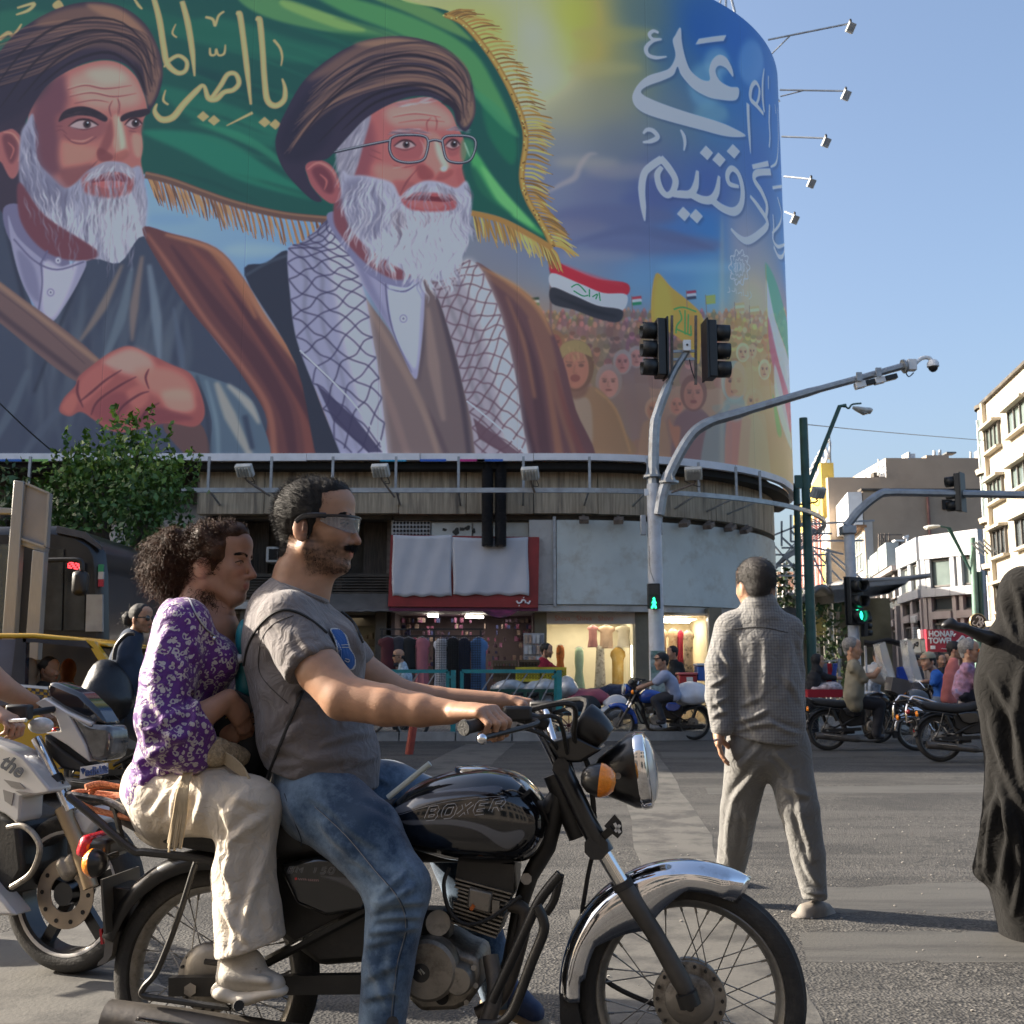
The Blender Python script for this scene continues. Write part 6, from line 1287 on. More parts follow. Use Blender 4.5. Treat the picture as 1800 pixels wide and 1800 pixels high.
for s in(1,-1):
 MB().bar(L(1040,1365,.1*s),L(1085,1365,.115*s),.012,.04,(0,1,0)).build('lamp_bracket',frameb,bike);MB().cyl(L(1086,1364,.128*s),L(1086,1364,.112*s),.009,n=10).build('bracket_bolt',alum,bike)
 c=L(1052,1371,.215*s);dv=V((.97,0,-.12)).normalized();MB().tube([L(1035,1371,.1*s),L(1038,1371,.2*s)],.01,8).build('indicator_stalk',blackp,bike)
 b=MB().lathe([(-.048,.001),(-.043,.02),(-.028,.035),(-.006,.043),(.004,.0445)],c,dv,20).build('indicator',bikeb,bike);MB().lathe([(.003,.045),(.012,.044),(.03,.036),(.042,.024),(.046,.001)],c,dv,20).build('amber_lens',amber,b)
 d0,d1=L(1026,1265,.062*s),L(1068,1302,.062*s);ax=(d1-d0).normalized()
 MB().lathe([(-.012,.001),(-.012,.046),(-.008,.05),(.0,.051),(.02,.052),(.055,.047),(.078,.038),(.084,.001)],d0,ax,24).build('instrument',mat('instrument_black',(.012,.012,.013),.3,0,.15,8,.05,40),bike)
MB().prism(LL([(962,1305),(1006,1290),(1058,1318),(1022,1340),(985,1342)],.1),(0,.2,0)).build('instrument_bracket',bikeb,bike,bevel=.008)
for s in(1,-1):
 hb_=cr([L(980,1348,.045*s),L(968,1322,.07*s),L(948,1285,.12*s),L(934,1262,.17*s),L(918,1257,.22*s),L(903,1261,.26*s),L(822,1278,.43*s)],6)
 if s<0:hb_=[V((p.x,-p.y,p.z))for p in cr([L(980,1348,.045),L(968,1322,.07),L(948,1285,.12),L(934,1262,.17),L(918,1257,.22),L(903,1261,.26),L(822,1278,.43)],6)]
 MB().tube(hb_,.0115,12).build('handlebar',chrome,bike);g0,g1=hb_[-5],hb_[-1];gd=(g1-g0).normalized();g0=g1-gd*.135
 MB().tube([g0-gd*.002,g0,g1,g1+gd*.012],[.02,.0175,.0175,.0195],14).build('grip',grip_m,bike)
 MB().tube([g1+gd*.010,g1+gd*.018],[.021,.019],14).build('grip_end',grip_m,bike)
 m0=g0-gd*.04;MB().box(m0+V((.02,0,.012)),(.075,.05,.04),Matrix.Rotation(.25*s,3,'Z')).build('switch_block',blackp,bike,bevel=.008)
 MB().tube(cr([m0+V((.045,0,0)),m0+V((.075,-.03*s,-.012)),g1+V((.055,.02*s,-.022)),g1+V((.04,-.02*s,-.028))],5),[.007]*15+[.006],8).build('lever',mat('lever_alloy',(.06,.058,.055),.4,.5),bike);MB().ell(g1+V((.04,-.02*s,-.028)),.014,n=12,m=8).build('lever_ball',chrome,bike)
 MB().tube(cr([m0+V((.04,0,-.01)),m0+V((.12,.05*s,.0)),L(1000,1335,.08*s),L(1020,1400,.05*s)],5),.006,6).build('cable',rubber,bike)
 MB().tube(cr([m0+V((.04,.01*s,.02)),m0+V((.16,.06*s,.035)),L(1010,1300,.1*s),L(1035,1350,.07*s),L(1045,1440,.06*s)],5),.0075,6).build('cable',rubber,bike)
 MB().tube(cr([m0+V((.02,0,-.02)),m0+V((.09,.06*s,-.05)),L(985,1330,.06*s),L(1010,1420,.04*s)],5),.005,6).build('cable',rubber,bike)
MB().box(L(930,1263,.2),(.11,.05,.035),Matrix.Rotation(.3,3,'Y')).build('brake_reservoir',blackp,bike,bevel=.01)
MB().tube(cr(LL([(1042,1500),(1030,1560),(1022,1650),(1060,1720),(1150,1765),(1190,1762)],-.02),5),.007,6).build('brake_cable',rubber,bike)
ts=[(688,1412,1468,.075),(700,1398,1484,.10),(725,1379,1495,.128),(760,1365,1505,.145),(800,1355,1515,.153),(850,1350,1520,.156),(890,1356,1521,.152),(915,1367,1519,.144),(935,1385,1510,.13),(950,1404,1494,.11),(960,1425,1474,.075),(965,1446,1454,.03)]
def stretch(secs,n=4):
 a=cat_rom(secs,n);return a
tank_s=[]
for x,t,b_,hw in stretch(ts):p,q=L(x,t,.02),L(x,b_,.06);tank_s.append(((p+q)/2*1,V((0,0,(p.z-q.z)/2)),V((0,hw,0))))
tk=superloft(MB(),[(V((c.x,0,c.z)),u,w)for c,u,w in tank_s],2.7,40)
tx0,tx1,tz0,tz1=L(680,1500,.15).x,L(975,1500,.15).x,L(800,1530,.15).z,L(800,1340,.15).z
def tconv(q):
 o_=[L(x,y,.15)for x,y in np.asarray(q,float)];return np.array([((p.x-tx0)/(tx1-tx0)*900,(tz1-p.z)/(tz1-tz0)*600)for p in o_])
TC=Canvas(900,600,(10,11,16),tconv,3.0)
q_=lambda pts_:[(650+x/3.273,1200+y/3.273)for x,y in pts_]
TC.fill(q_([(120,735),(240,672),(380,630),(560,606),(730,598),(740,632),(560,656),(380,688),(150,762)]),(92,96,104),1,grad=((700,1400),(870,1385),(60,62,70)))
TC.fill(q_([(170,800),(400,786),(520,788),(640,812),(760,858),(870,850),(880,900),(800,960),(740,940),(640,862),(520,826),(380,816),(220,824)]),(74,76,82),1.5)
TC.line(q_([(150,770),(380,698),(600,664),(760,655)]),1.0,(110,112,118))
FONT={'B':[[(0,0),(0,1),(.62,1),(.72,.8),(.6,.55),(.0,.5)],[(.6,.5),(.78,.28),(.66,0),(0,0)]],'O':[[(.15,0),(0,.3),(0,.8),(.15,1),(.7,1),(.85,.8),(.85,.2),(.7,0),(.15,0)]],'X':[[(0,0),(.85,1)],[(.1,1),(.75,0)]],'E':[[(.8,0),(.1,0),(0,.2),(0,.8),(.1,1),(.8,1)],[(0,.52),(.7,.52)]],'R':[[(0,0),(0,1),(.7,1),(.82,.78),(.7,.5),(0,.48)],[(.45,.48),(.85,0)]],
'M':[[(0,0),(0,1),(.45,.45),(.9,1),(.9,0)]],'1':[[(.1,.8),(.35,1),(.35,0)]],'5':[[(.8,1),(.1,1),(.05,.55),(.65,.55),(.78,.3),(.65,0),(0,0)]],'0':[[(.15,0),(0,.2),(0,.8),(.15,1),(.65,1),(.8,.8),(.8,.2),(.65,0),(.15,0)]],' ':[]}
def sign_write(cv,s,x,y,h,adv,slope,col,w,inner=None,shear=.35):
 for c in s:
  for st_ in FONT[c]:
   pp=[(x+(u*.95+v*shear)*h*1.15,y-v*h-slope*(u*h))for u,v in st_]
   cv.line(pp,w,col,.3,smooth=False)
  x+=adv;y-=slope*adv
 return
sign_write(TC,'BOXER',748,1440,19.5,28.5,.12,(170,172,178),7.5);sign_write(TC,'BOXER',748,1440,19.5,28.5,.12,(12,12,16),5.2)
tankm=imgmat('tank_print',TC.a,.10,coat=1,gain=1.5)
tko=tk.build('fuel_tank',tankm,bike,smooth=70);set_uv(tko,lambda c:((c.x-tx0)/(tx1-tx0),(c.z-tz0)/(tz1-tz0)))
superloft(MB(),[(L(831,1354,.0)+V((0,0,-.006)),V((.052,0,0)),V((0,.045,0))),(L(831,1354,.0)+V((0,0,.008)),V((.052,0,0)),V((0,.045,0))),(L(831,1354,.0)+V((0,0,.012)),V((.044,0,0)),V((0,.038,0)))],2.3).build('fuel_cap',chrome,bike)
MB().tube(LL([(682,1402),(756,1342)],.1),.0085,8).build('pale_strip',mat('pale_plastic',(.55,.62,.60),.35,0,.05,5),bike)
ss_=[(205,1402,1432,.07),(225,1398,1448,.11),(300,1402,1482,.13),(400,1412,1502,.13),(500,1424,1512,.125),(600,1420,1505,.11),(660,1408,1492,.09),(692,1404,1476,.07)]
secs=[]
for x,t,b_,hw in stretch(ss_):p,q=L(x,t,.0),L(x,b_,.06);secs.append((V(((p.x+q.x)/2,0,(p.z+q.z)/2)),V((0,0,(p.z-q.z)/2)),V((0,hw,0))))
superloft(MB(),secs,3.2,32).build('seat',seatm,bike,smooth=60)
def rprof(t,a):
 return[(-.07,-.05),(-.066,-.012),(-.04,.0),(0,.004),(.04,.0),(.066,-.012),(.07,-.05)]
arc_sweep(rax,math.radians(-72),math.radians(35),.352,rprof,36).build('rear_mudguard',bikeb,bike,solid=.004,smooth=60)
MB().prism(LL([(176,1556),(230,1562),(205,1640),(186,1650),(181,1600)],.055),(0,.11,0)).build('mudguard_tail',bikeb,bike,bevel=.005)
MB().prism(LL([(186,1640),(202,1640),(196,1680),(184,1694),(171,1698),(172,1692),(182,1682)],.06),(0,.12,0)).build('rear_flap',mat('flap_grey',(.10,.095,.09),.6,0,.3,9),bike)
pl_=MB().prism(LL([(176,1546),(180,1546),(186,1642),(182,1642)],.11),(0,.22,0)).build('number_plate',mat('plate_back',(.05,.048,.045),.5),bike)
MB().prism(LL([(174,1634),(178,1632),(181,1660),(177,1660)],.05),(0,.03,0)).build('red_reflector',redl,bike)
MB().box(L(185,1488,.0),(.09,.13,.06)).build('tail_lamp_housing',bikeb,bike,bevel=.015);MB().box(L(167,1484,.0),(.05,.14,.068),Matrix.Rotation(.3,3,'Y')).build('tail_lamp',redl,bike,bevel=.02)
for s in(1,-1):
 c=L(168,1517,.16*s);dv=V((-.99,0,-.1)).normalized();MB().tube([L(205,1502,.08*s),L(178,1512,.15*s)],.01,8).build('indicator_stalk',blackp,bike)
 b=MB().lathe([(-.035,.001),(-.03,.022),(-.012,.036),(.004,.041)],c,dv,20).build('indicator',bikeb,bike);MB().lathe([(.003,.041),(.012,.04),(.026,.03),(.032,.001)],c,dv,20).build('amber_lens',amber,b)
 MB().tube(cr(LL([(119,1397),(150,1402),(194,1411),(230,1433),(268,1462)],.12*s),4),.0115,8).build('rack_tube',mat('worn_black_tube',(.02,.019,.018),.35,.2,.3,20,.2,80,dirt=((.45,.42,.38),14,.8)),bike)
 MB().tube(cr(LL([(121,1400),(160,1432),(230,1492),(256,1498),(319,1505),(400,1520),(470,1535)],.15*s),4),.0115,8).build('rack_tube',frameb,bike)
 MB().bar(L(200,1415,.12*s),L(214,1474,.14*s),.012,.012).build('rack_stay',frameb,bike)
 if s>0:
  MB().tube(cr(LL([(345,1518),(341,1526),(313,1614),(277,1705),(254,1734),(252,1750),(301,1758),(405,1772)],.21),5),.0085,8).build('leg_guard',frameb,bike)
 MB().tube(LL([(395,1530),(430,1640)],.13*s),.03,12).build('shock_absorber',frameb,bike)
 MB().bar(L(300,1733,.11*s),L(660,1728,.1*s),.03,.05).build('swing_arm',frameb,bike)
 MB().tube(LL([(470,1690),(640,1600),(690,1520)],.1*s),.016,8).build('frame_tube',frameb,bike)
for y in(1397,1400):MB().tube([L(120+(y-1397)*10,y,.12),L(120+(y-1397)*10,y,-.12)],.0115,8).build('rack_cross_tube',frameb,bike)
for x in(150,176,205):MB().bar(L(x,1404+(x-150)*.2,.11),L(x,1404+(x-150)*.2,-.11),.012,.008).build('rack_slat',frameb,bike)
MB().cyl(L(334,1740,.135),L(334,1740,.11),.018,n=6).build('axle_nut',alum,bike);MB().lathe([(0,.001),(0,.05),(.012,.07),(.02,.075)],L(362,1709,.075),(0,1,0),28).build('brake_drum',alum,bike)
MB().tube(LL([(440,1700),(360,1690)],.1),.008,6).build('brake_rod',frameb,bike)
MB().tube(cr(LL([(190,1792,.2),(300,1806,.2),(420,1822,.19),(560,1840,.18),(700,1862,.15),(820,1842,.13),(868,1760,.1),(862,1680,.06)]),5),[.052]*12+[.05]*5+[.032,.024]+[.022]*17,16).build('exhaust',mat('exhaust_steel',(.10,.09,.08),.5,.5,.35,5,.15,40,dirt=((.25,.2,.14),4,.5)),bike)
MB().tube(LL([(242,1793,.255),(420,1820,.245)]),[.018,.018],8,flat=.5).build('heat_shield',chrome,bike)
MB().cyl(L(188,1792,.2),L(194,1792,.2),.034,n=16).build('exhaust_mouth',dark,bike)
MB().tube(LL([(405,1768,.1),(420,1768,.26)]),.014,10).build('foot_peg',rubber,bike);MB().tube(LL([(690,1798,.1),(690,1798,.3)]),.016,10).build('foot_peg',rubber,bike)
SCV=Canvas(400,260,(9,9,11),lambda q:np.array([((x-480)/180*400,(y-1500)/117*260)for x,y in np.asarray(q)]),2.2)
SCV.fill([(560,1540),(640,1548),(660,1580),(600,1552)],(70,70,74),2);sign_write(SCV,'BM 150',504,1536,9.5,14.5,.0,(150,150,154),3.2);sign_write(SCV,'BM 150',504,1536,9.5,14.5,.0,(10,10,12),1.6)
SCV.line([(517,1547),(521,1546)],4,(190,20,25));SCV.lines([[(523+i*4,1545),(526+i*4,1549)]for i in range(4)]+[[(541+i*3.4,1546),(543+i*3.4,1550)]for i in range(6)],1.3,(150,110,110))
scm=imgmat('side_cover_print',SCV.a,.15,coat=1,gain=1.6)
sc_o=MB().prism(LL([(488,1520),(560,1506),(640,1510),(662,1560),(640,1600),(572,1612),(520,1590)],.14),(0,.28,0)).build('side_cover',scm,bike,bevel=.012)
cA,cB=L(480,1617,.14),L(660,1500,.14);set_uv(sc_o,lambda c:((c.x-cA.x)/(cB.x-cA.x),(c.z-cA.z)/(cB.z-cA.z)))
MB().prism(LL([(470,1500),(700,1490),(720,1560),(690,1690),(560,1700),(480,1640)],.08),(0,.16,0)).build('battery_box',frameb,bike,bevel=.02)
MB().prism(LL([(805,1512),(904,1520),(902,1572),(850,1560),(800,1546)],.07),(0,.14,0)).build('engine_shroud',frameb,bike)
MB().tube(LL([(985,1390),(960,1490),(932,1540),(912,1600),(895,1690),(860,1790)],0.),[.03,.028,.024,.022,.02,.02],10).build('down_tube',frameb,bike);MB().tube(LL([(980,1400),(900,1500),(700,1500)],0.),.026,10).build('top_tube',frameb,bike)
c4=lambda pts_:[(600+x/4,1450+y/4)for x,y in pts_]
MB().prism(LL(c4([(470,1240),(460,1130),(510,960),(560,870),(700,800),(850,890),(960,930),(975,1050),(945,1190),(890,1265),(800,1310),(560,1320)]),.1),(0,.2,0)).build('crankcase',alum,bike,bevel=.015)
for x,y,r,w in((600,1030,.083,.155),(815,1100,.04,.15)):
 px,py=c4([(x,y)])[0];MB().lathe([(-.0,.001),(0,r*.86),(.008,r*.97),(.03,r),(.06,r)],L(px,py,w),(0,1,0),36).build('engine_cover',alum,bike)
MB().lathe([(-.004,.001),(-.004,.024),(0,.027),(.01,.027)],L(740,1710,.152),(0,1,0),28).build('engine_badge',bikeb,bike);st_b=MB()
st_b.tube([L(735,1705,.157),L(741,1713,.157),L(739,1704,.157),L(746,1712,.157)],.003,5);st_b.build('badge_mark',mat('badge_grey',(.4,.36,.28),.5),bike)
MB().cyl(L(777,1754,.125),L(777,1754,.09),.018,n=18).build('oil_hole',dark,bike)
for x,y in((840,1000),(930,1005),(655,835),(880,1250),(560,890),(720,1180),(945,1130)):
 px,py=c4([(x,y)])[0];MB().cyl(L(px,py,.118),L(px,py,.09),.008,n=6).build('case_bolt',alum,bike)
f0,f1,g0_,g1_=[L(*c4([p])[0],.08)for p in((770,690),(1085,800),(800,385),(1195,492))]
for k in range(12):
 t=k/11;a,b_=f0.lerp(g0_,t),f1.lerp(g1_,t);sh=.01 if 5<k<9 else 0
 MB().prism([a+V((sh,-.0,0)),b_+V((-sh,0,0)),b_+V((-sh,.165,0)),a+V((sh,.165,0))],(b_-a).cross(V((0,1,0))).normalized()*.0045).build('cylinder_fin',alum,bike)
MB().prism(LL(c4([(800,700),(1050,780),(1160,510),(830,420)]),.065),(0,.13,0)).build('cylinder',frameb,bike);MB().prism(LL(c4([(895,440),(1060,480),(1045,630),(880,585)]),.095),(0,.19,0)).build('cylinder_head',alum,bike,bevel=.006)
MB().tube(LL(c4([(910,575),(930,590)]),.1),.009,6).build('orange_plug',mat('orange_cap',(.6,.14,.02),.5),bike)
for k in range(4):MB().bar(L(*c4([(1062,540+k*26)])[0],.09),L(*c4([(1112,552+k*26)])[0],.09),.012,.006,(0,1,0)).build('head_fin',alum,bike)
MB().box(L(*c4([(665,700)])[0],.04),(.09,.1,.09)).build('carburettor',frameb,bike,bevel=.02)
MB().cyl(L(*c4([(680,690)])[0],.1),L(*c4([(680,690)])[0],.02),.034,n=18).build('carburettor_cover',alum,bike);MB().tube(cr(LL(c4([(760,300),(720,420),(760,600),(880,700),(1060,650),(1260,500)]),.1),5),.006,6).build('hose',rubber,bike)
MB().tube(cr(LL(c4([(1180,560),(1290,620),(1240,900),(1130,1200),(960,1330)]),.07),5),.02,10).build('exhaust_header',mat('header',(.08,.07,.06),.5,.6,.3,8),bike)
MB().tube(cr(LL(c4([(1540,345),(1460,440),(1385,545),(1320,680),(1210,920),(1060,1240)]),.2),5),.0135,10).build('crash_bar',frameb,bike)
MB().tube(cr(LL(c4([(1375,570),(1420,670),(1420,760),(1340,960),(1250,1200),(1190,1330),(1100,1400),(960,1400)]),.26),5),.0135,10).build('crash_bar',frameb,bike)
MB().tube(cr(LL(c4([(1540,345),(1500,520),(1440,620)]),.16),5),.0115,10).build('crash_bar',frameb,bike);MB().cyl(L(925,1545,.08),L(925,1545,.03),.016,n=8).build('frame_bolt',alum,bike)
MB().tube(cr([L(150,1384,.09),L(176,1378,.06),L(215,1386,.02),L(250,1400,-.04),L(205,1398,-.09),L(140,1392,-.06),L(128,1400,.0),L(150,1418,.08),L(200,1432,.12),L(250,1442,.12)],6),.0095,8).build('tied_rope',mat('orange_rope',(.50,.17,.07),.75,0,.2,30,.8,160),bike)
MB().tube(cr([L(160,1386,.05),L(200,1382,.02),L(240,1395,-.02),L(215,1404,-.07),L(165,1400,-.03),L(162,1392,.04)],6),.0095,8).build('tied_rope',MATS['orange_rope'],bike)
bike.matrix_basis=BM_
# people
def A(v):return np.array(tuple(v),float)
def to_px(p):
 p=np.asarray(p,float);x,y,z=p[...,0],p[...,1],p[...,2]-HC;c,s_=math.cos(TH),math.sin(TH);d=y*c+z*s_;v=-y*s_+z*c
 return 900+FPX*x/d,900-FPX*v/d,d
def snap(vs,px,py,off=.002,rad=7):
 X,Y_,D=to_px(vs);e=(X-px)**2+(Y_-py)**2;m=e<rad*rad
 if not m.any():m=e<=np.partition(e,6)[6]
 d=D[m];near=d<d.min()+.03;w=1/(e[m][near]+1.5);dep=(d[near]*w).sum()/w.sum()-off;return V((0,0,HC))+ray(px,py)*dep
def sticker(vs,poly,m,par,name,step=1.2,off=.0025,smooth=True):
 q=cat_rom(poly,5,True)if smooth else np.array(poly,float);q=[tuple(a)for a in q];xs=[a[0]for a in q];ys=[a[1]for a in q];b=MB();idx={}
 nx=int((max(xs)-min(xs))/step)+1;ny=int((max(ys)-min(ys))/step)+1
 def vid(i,j):
  if(i,j)not in idx:idx[(i,j)]=len(b.v);b.v.append(tuple(snap(vs,min(xs)+i*step,min(ys)+j*step,off)))
  return idx[(i,j)]
 for i in range(nx):
  for j in range(ny):
   if inpoly(q,min(xs)+(i+.5)*step,min(ys)+(j+.5)*step):b.f.append((vid(i,j),vid(i,j+1),vid(i+1,j+1),vid(i+1,j)))
 return b.build(name,m,par)
def seam(vs,pts,r,m,par,name,off=.003,n=6):
 b=MB();b.tube([snap(vs,x,y,off)for x,y in cat_rom(pts,n)],r,6);return b.build(name,m,par)
def head(S,base,f,u,H,nose=(.535,.31),fat=1.,chin=.33,beard=False,male=True,k=1.):
 """base: ear axis at chin height; adds a head of height H facing f"""
 f,u=A(V(f).normalized()),A(V(u).normalized());f=f-u*f.dot(u);f/=np.linalg.norm(f);l=np.cross(u,f);b=A(base);R=np.stack([f,l,u],1)
 Q=lambda x,y,z:b+(f*x+l*y+u*z)*H
 S.ell(Q(.035,0,.64),(.405*H,.315*H*fat,.36*H),R,.05*H);S.ell(Q(.2,0,.42),(.235*H,.255*H*fat,.34*H),R,.08*H)
 S.ell(Q(.22,0,.75),(.235*H,.24*H,.18*H),R,.08*H)
 for s in(1,-1):
  S.cap(Q(.02,.205*s*fat,.26),Q(chin-.06,.07*s,.075),.085*H,.085*H,.07*H);S.ell(Q(.27,.155*s*fat,.41),(.11*H,.09*H,.09*H),R,.08*H)
 S.ell(Q(chin-.02,0,.075),(.085*H,.10*H,.078*H),R,.06*H);S.ell(Q(.335,0,.24),(.10*H,.13*H,.12*H),R,.06*H)
 S.cap(Q(.375,.10,.585),Q(.375,-.10,.585),.05*H,.05*H,.06*H)
 for s in(1,-1):S.ell(Q(.40,.135*s,.49),(.055*H,.062*H,.045*H),R,.05*H,op='s')
 nx,nu=nose;S.cap(Q(.40,0,.545),Q(nx-.055,0,nu+.05),.034*H,.042*H,.04*H);S.ell(Q(nx-.045,0,nu+.015),(.052*H,.043*H,.042*H),R,.03*H)
 for s in(1,-1):
  S.ell(Q(nx-.105,.052*s,nu+.0),(.045*H,.03*H,.032*H),R,.025*H);S.ell(Q(nx-.075,.03*s,nu-.032),(.025*H,.014*H,.014*H),R,.012*H,op='s')
  S.cap(Q(.355,.13*s,.52),Q(.385,.05*s,.51),.022*H,.016*H,.02*H);S.cap(Q(.35,.16*s,.465),Q(.385,.06*s,.455),.02*H,.014*H,.025*H)
  S.ell(Q(.355,.125*s,.49),.052*H,R,.008*H)
  S.ell(Q(-.02,.315*s*fat,.44),(.085*H,.028*H,.13*H),R,.02*H);S.ell(Q(.02,.36*s*fat,.46),(.055*H,.035*H,.09*H),R,.015*H,op='s');S.cap(Q(.03,.335*s*fat,.5),Q(.02,.34*s*fat,.42),.012*H,.016*H,.015*H);S.ell(Q(.01,.318*s*fat,.345),(.04*H,.024*H,.045*H),R,.02*H)
 S.cap(Q(.413,.05,.222),Q(.413,-.05,.222),.023*H,.023*H,.025*H);S.cap(Q(.400,.045,.175),Q(.400,-.045,.175),.026*H,.026*H,.03*H)
 S.cap(Q(.440,.07,.198),Q(.440,-.07,.198),.007*H,.007*H,.012*H,op='s')
 return Q,R
def head_color(vs,Q,R,H,skin,beard=0,lips=(1.25,.62,.62),seed=0):
 b=Q(0,0,0);x,y,z=((vs-b)@R/H).T;col=np.ones((len(vs),3))*np.array(skin)
 m=nz(vs,60,seed)*.04+nz(vs,260,seed+1)*.03;col*=(1+m)[:,None]
 g=lambda d:np.clip(1-d,0,1)[:,None]
 on=(np.abs(z-.45)<.8)&(np.abs(x)<.8)
 red=g(((x-.36)/.2)**2+((np.abs(y)-.13)/.12)**2+((z-.37)/.12)**2)*.5+g(((x-.5)/.1)**2+(y/.08)**2+((z-.31)/.07)**2)*.6+g((x/.1)**2+((np.abs(y)-.32)/.07)**2+((z-.44)/.16)**2)*.8
 col*=1+red*np.array([.10,-.14,-.16])
 lip=g(((x-.44)/.055)**2+(y/.085)**2+((z-.198)/.052)**2)**.5;col=col*(1-lip)+col*np.array(lips)*lip
 if beard:
  n=.75+.25*nz(vs,420,9)
  jaw=np.clip(1-np.maximum(0,z-.27-.16*np.clip(.22-x,0,.22)/.22*1.6)/.07,0,1)*np.clip((x+.06)/.08,0,1)*np.clip((z+.06)/.08,0,1)*np.clip((.62-z)/.05,0,1)
  side=np.clip(1-np.abs(x-.03)/.05,0,1)*np.clip((.62-z)/.1,0,1)*np.clip((z-.1)/.1,0,1)
  mus=np.clip(1-((x-.43)/.09)**2-(y/.15)**2-((z-.262)/.035)**2,0,1)**.5;gt=np.clip(1-((x-.36)/.1)**2-(y/.11)**2-((z-.10)/.07)**2,0,1)**.5
  m=np.clip(np.maximum(np.maximum(jaw*.62,side*.8)*beard,np.maximum(mus*1.4,gt*.9)*min(1,beard*1.2)),0,.96)*np.clip(n,.5,1.05)*(1-lip[:,0]*.9);m=np.where(on,np.clip(m,0,.96),0)[:,None]
  col=col*(1-m)+np.array([.022,.015,.011])*m
 return np.clip(col,.003,.95)
def brow_eyes(Q,H,par,col=(.012,.008,.006),sides=(1,-1),iris=(.05,.025,.012),thick=1.):
 bm_=mat('brow_hair',col,.8,var=.2);em=mat('eye_white',(.30,.27,.25),.15,coat=1,var=0);im=mat('eye_iris',iris,.1,coat=1,var=0);br=MB();rs=random.Random(2)
 for s in sides:
  for i in range(90):
   t=rs.random();y=.045+.155*t;z=.575+.03*math.sin(t*2.4)-.012*t+rs.uniform(-.014,.014)*thick;x=.452-.06*t*t-.02*t
   p=V(Q(x,y*s,z));q=V(Q(x-.014,(y+.03)*s,z+.014-.02*t));br.tube([p,q],[.006*H*thick,.002*H],3,cap=False)
 br.build('eyebrows',bm_,par)
 for s in sides:
  c=V(Q(.350,.122*s,.488));MB().ell(c,.052*H,n=16,m=12).build('eyeball',em,par);d=(V(Q(1.36,.125*s,.488))-c).normalized()
  MB().ell(c+d*.033*H,.025*H,n=12,m=8).build('iris',im,par)
  lash=MB();lash.tube(cr([V(Q(.36,.185*s,.487)),V(Q(.405,.15*s,.508)),V(Q(.42,.105*s,.51)),V(Q(.40,.06*s,.49))],4),.006*H,5);lash.build('eyelashes',bm_,par)
def tufts(vs,nrm,sel,n,ln,w,flow,m,par,name,seed=0,lift_=.5):
 """short hair: n thin blades rooted on the chosen vertices"""
 rs=np.random.RandomState(seed);ids=np.flatnonzero(sel);i=ids[rs.randint(0,len(ids),n)];p=vs[i]+rs.randn(n,3)*.0015;d=flow(p)+nrm[i]*lift_+rs.randn(n,3)*.35;d/=np.linalg.norm(d,axis=1)[:,None]
 a=np.cross(d,rs.randn(n,3));a/=np.linalg.norm(a,axis=1)[:,None];L_=(ln*(.6+.8*rs.rand(n)))[:,None]
 v=np.stack([p-a*w-nrm[i]*.002,p+a*w-nrm[i]*.002,p+d*L_+a*w*.2,p+d*L_-a*w*.2],1).reshape(-1,3);return npobj(name,v,np.arange(4*n).reshape(n,4),m,par,kind='stuff')
def curls(n,start,length,coil,r,m,par,name,seed=0,seg=16,sides=3):
 """start(rs) -> root, direction; wavy thin strands as one mesh"""
 rs=np.random.RandomState(seed);VV=[];QQ=[];o_=0
 for i in range(n):
  p,d,gl=start(rs);d=d/np.linalg.norm(d);L_=length*(.6+.8*rs.rand())*gl;a=np.cross(d,rs.randn(3));a/=np.linalg.norm(a);b=np.cross(d,a);t=np.linspace(0,1,seg);ph=rs.rand()*6.28;fr=L_/coil*(.7+.6*rs.rand());cr_=coil*.28*(.6+.8*rs.rand())
  c=p+np.outer(t*L_*.62,d)+np.outer((np.cos(ph+t*fr*4)-math.cos(ph))*cr_,a)+np.outer((np.sin(ph+t*fr*4)-math.sin(ph))*cr_,b);c[:,2]-=(t**2)*L_*.3
  rr=r*(1-.7*t**3)
  for k in range(sides):an=2*math.pi*k/sides;VV.append(c+(np.outer(rr*math.cos(an),a)+np.outer(rr*math.sin(an),b)))
  j=np.arange(seg-1)
  for k in range(sides):k2=(k+1)%sides;QQ.append(np.stack([o_+k*seg+j,o_+k2*seg+j,o_+k2*seg+j+1,o_+k*seg+j+1],1))
  o_+=sides*seg
 return npobj(name,np.concatenate(VV),np.concatenate(QQ),m,par,kind='stuff')
def hand(S,wrist,knk,axis,fwd,up,curl,sc=1.,side=1,rad=.0098):
 """wrist -> knuckle centre; axis from pinky to index; curl: bend per finger joint in radians"""
 w,kc,ax,fw,up_=[A(x)for x in(wrist,knk,axis,fwd,up)]
 S.cap(w,w*.45+kc*.55,.024*sc,.023*sc,.012,(up_,.75))
 for i,o_ in enumerate((.031,.0105,-.0105,-.030)):
  root=kc+ax*o_*sc-up_*abs(o_)*.12;S.cap(w*.75+kc*.25+ax*o_*sc*.6,root,.016*sc,.0128*sc,.016);p=root;ang=curl[0]*(1+.06*i);ln=(.045,.050,.046,.036)[i]*sc
  for j,q in enumerate((1,.64,.48)):
   d=fw*math.cos(ang)-up_*math.sin(ang);n=p+d*ln*q;S.cap(p,n,rad*sc*(1-.08*j)*(1 if i<3 else .88),rad*sc*(.92-.08*j)*(1 if i<3 else .88),.004);p=n;ang+=curl[min(j+1,2)]
 r0=w*.62+kc*.38+ax*.026*sc;r1=r0+(ax*.55+fw*.6-up_*.35)*.036*sc;r2=r1+(fw*.75-up_*.75+ax*.05)*.032*sc;r3=r2+(fw*.5-up_*.85-ax*.25)*.025*sc
 S.chain([r0,r1,r2,r3],[.017*sc,.0135*sc,.011*sc,.009*sc],.008)
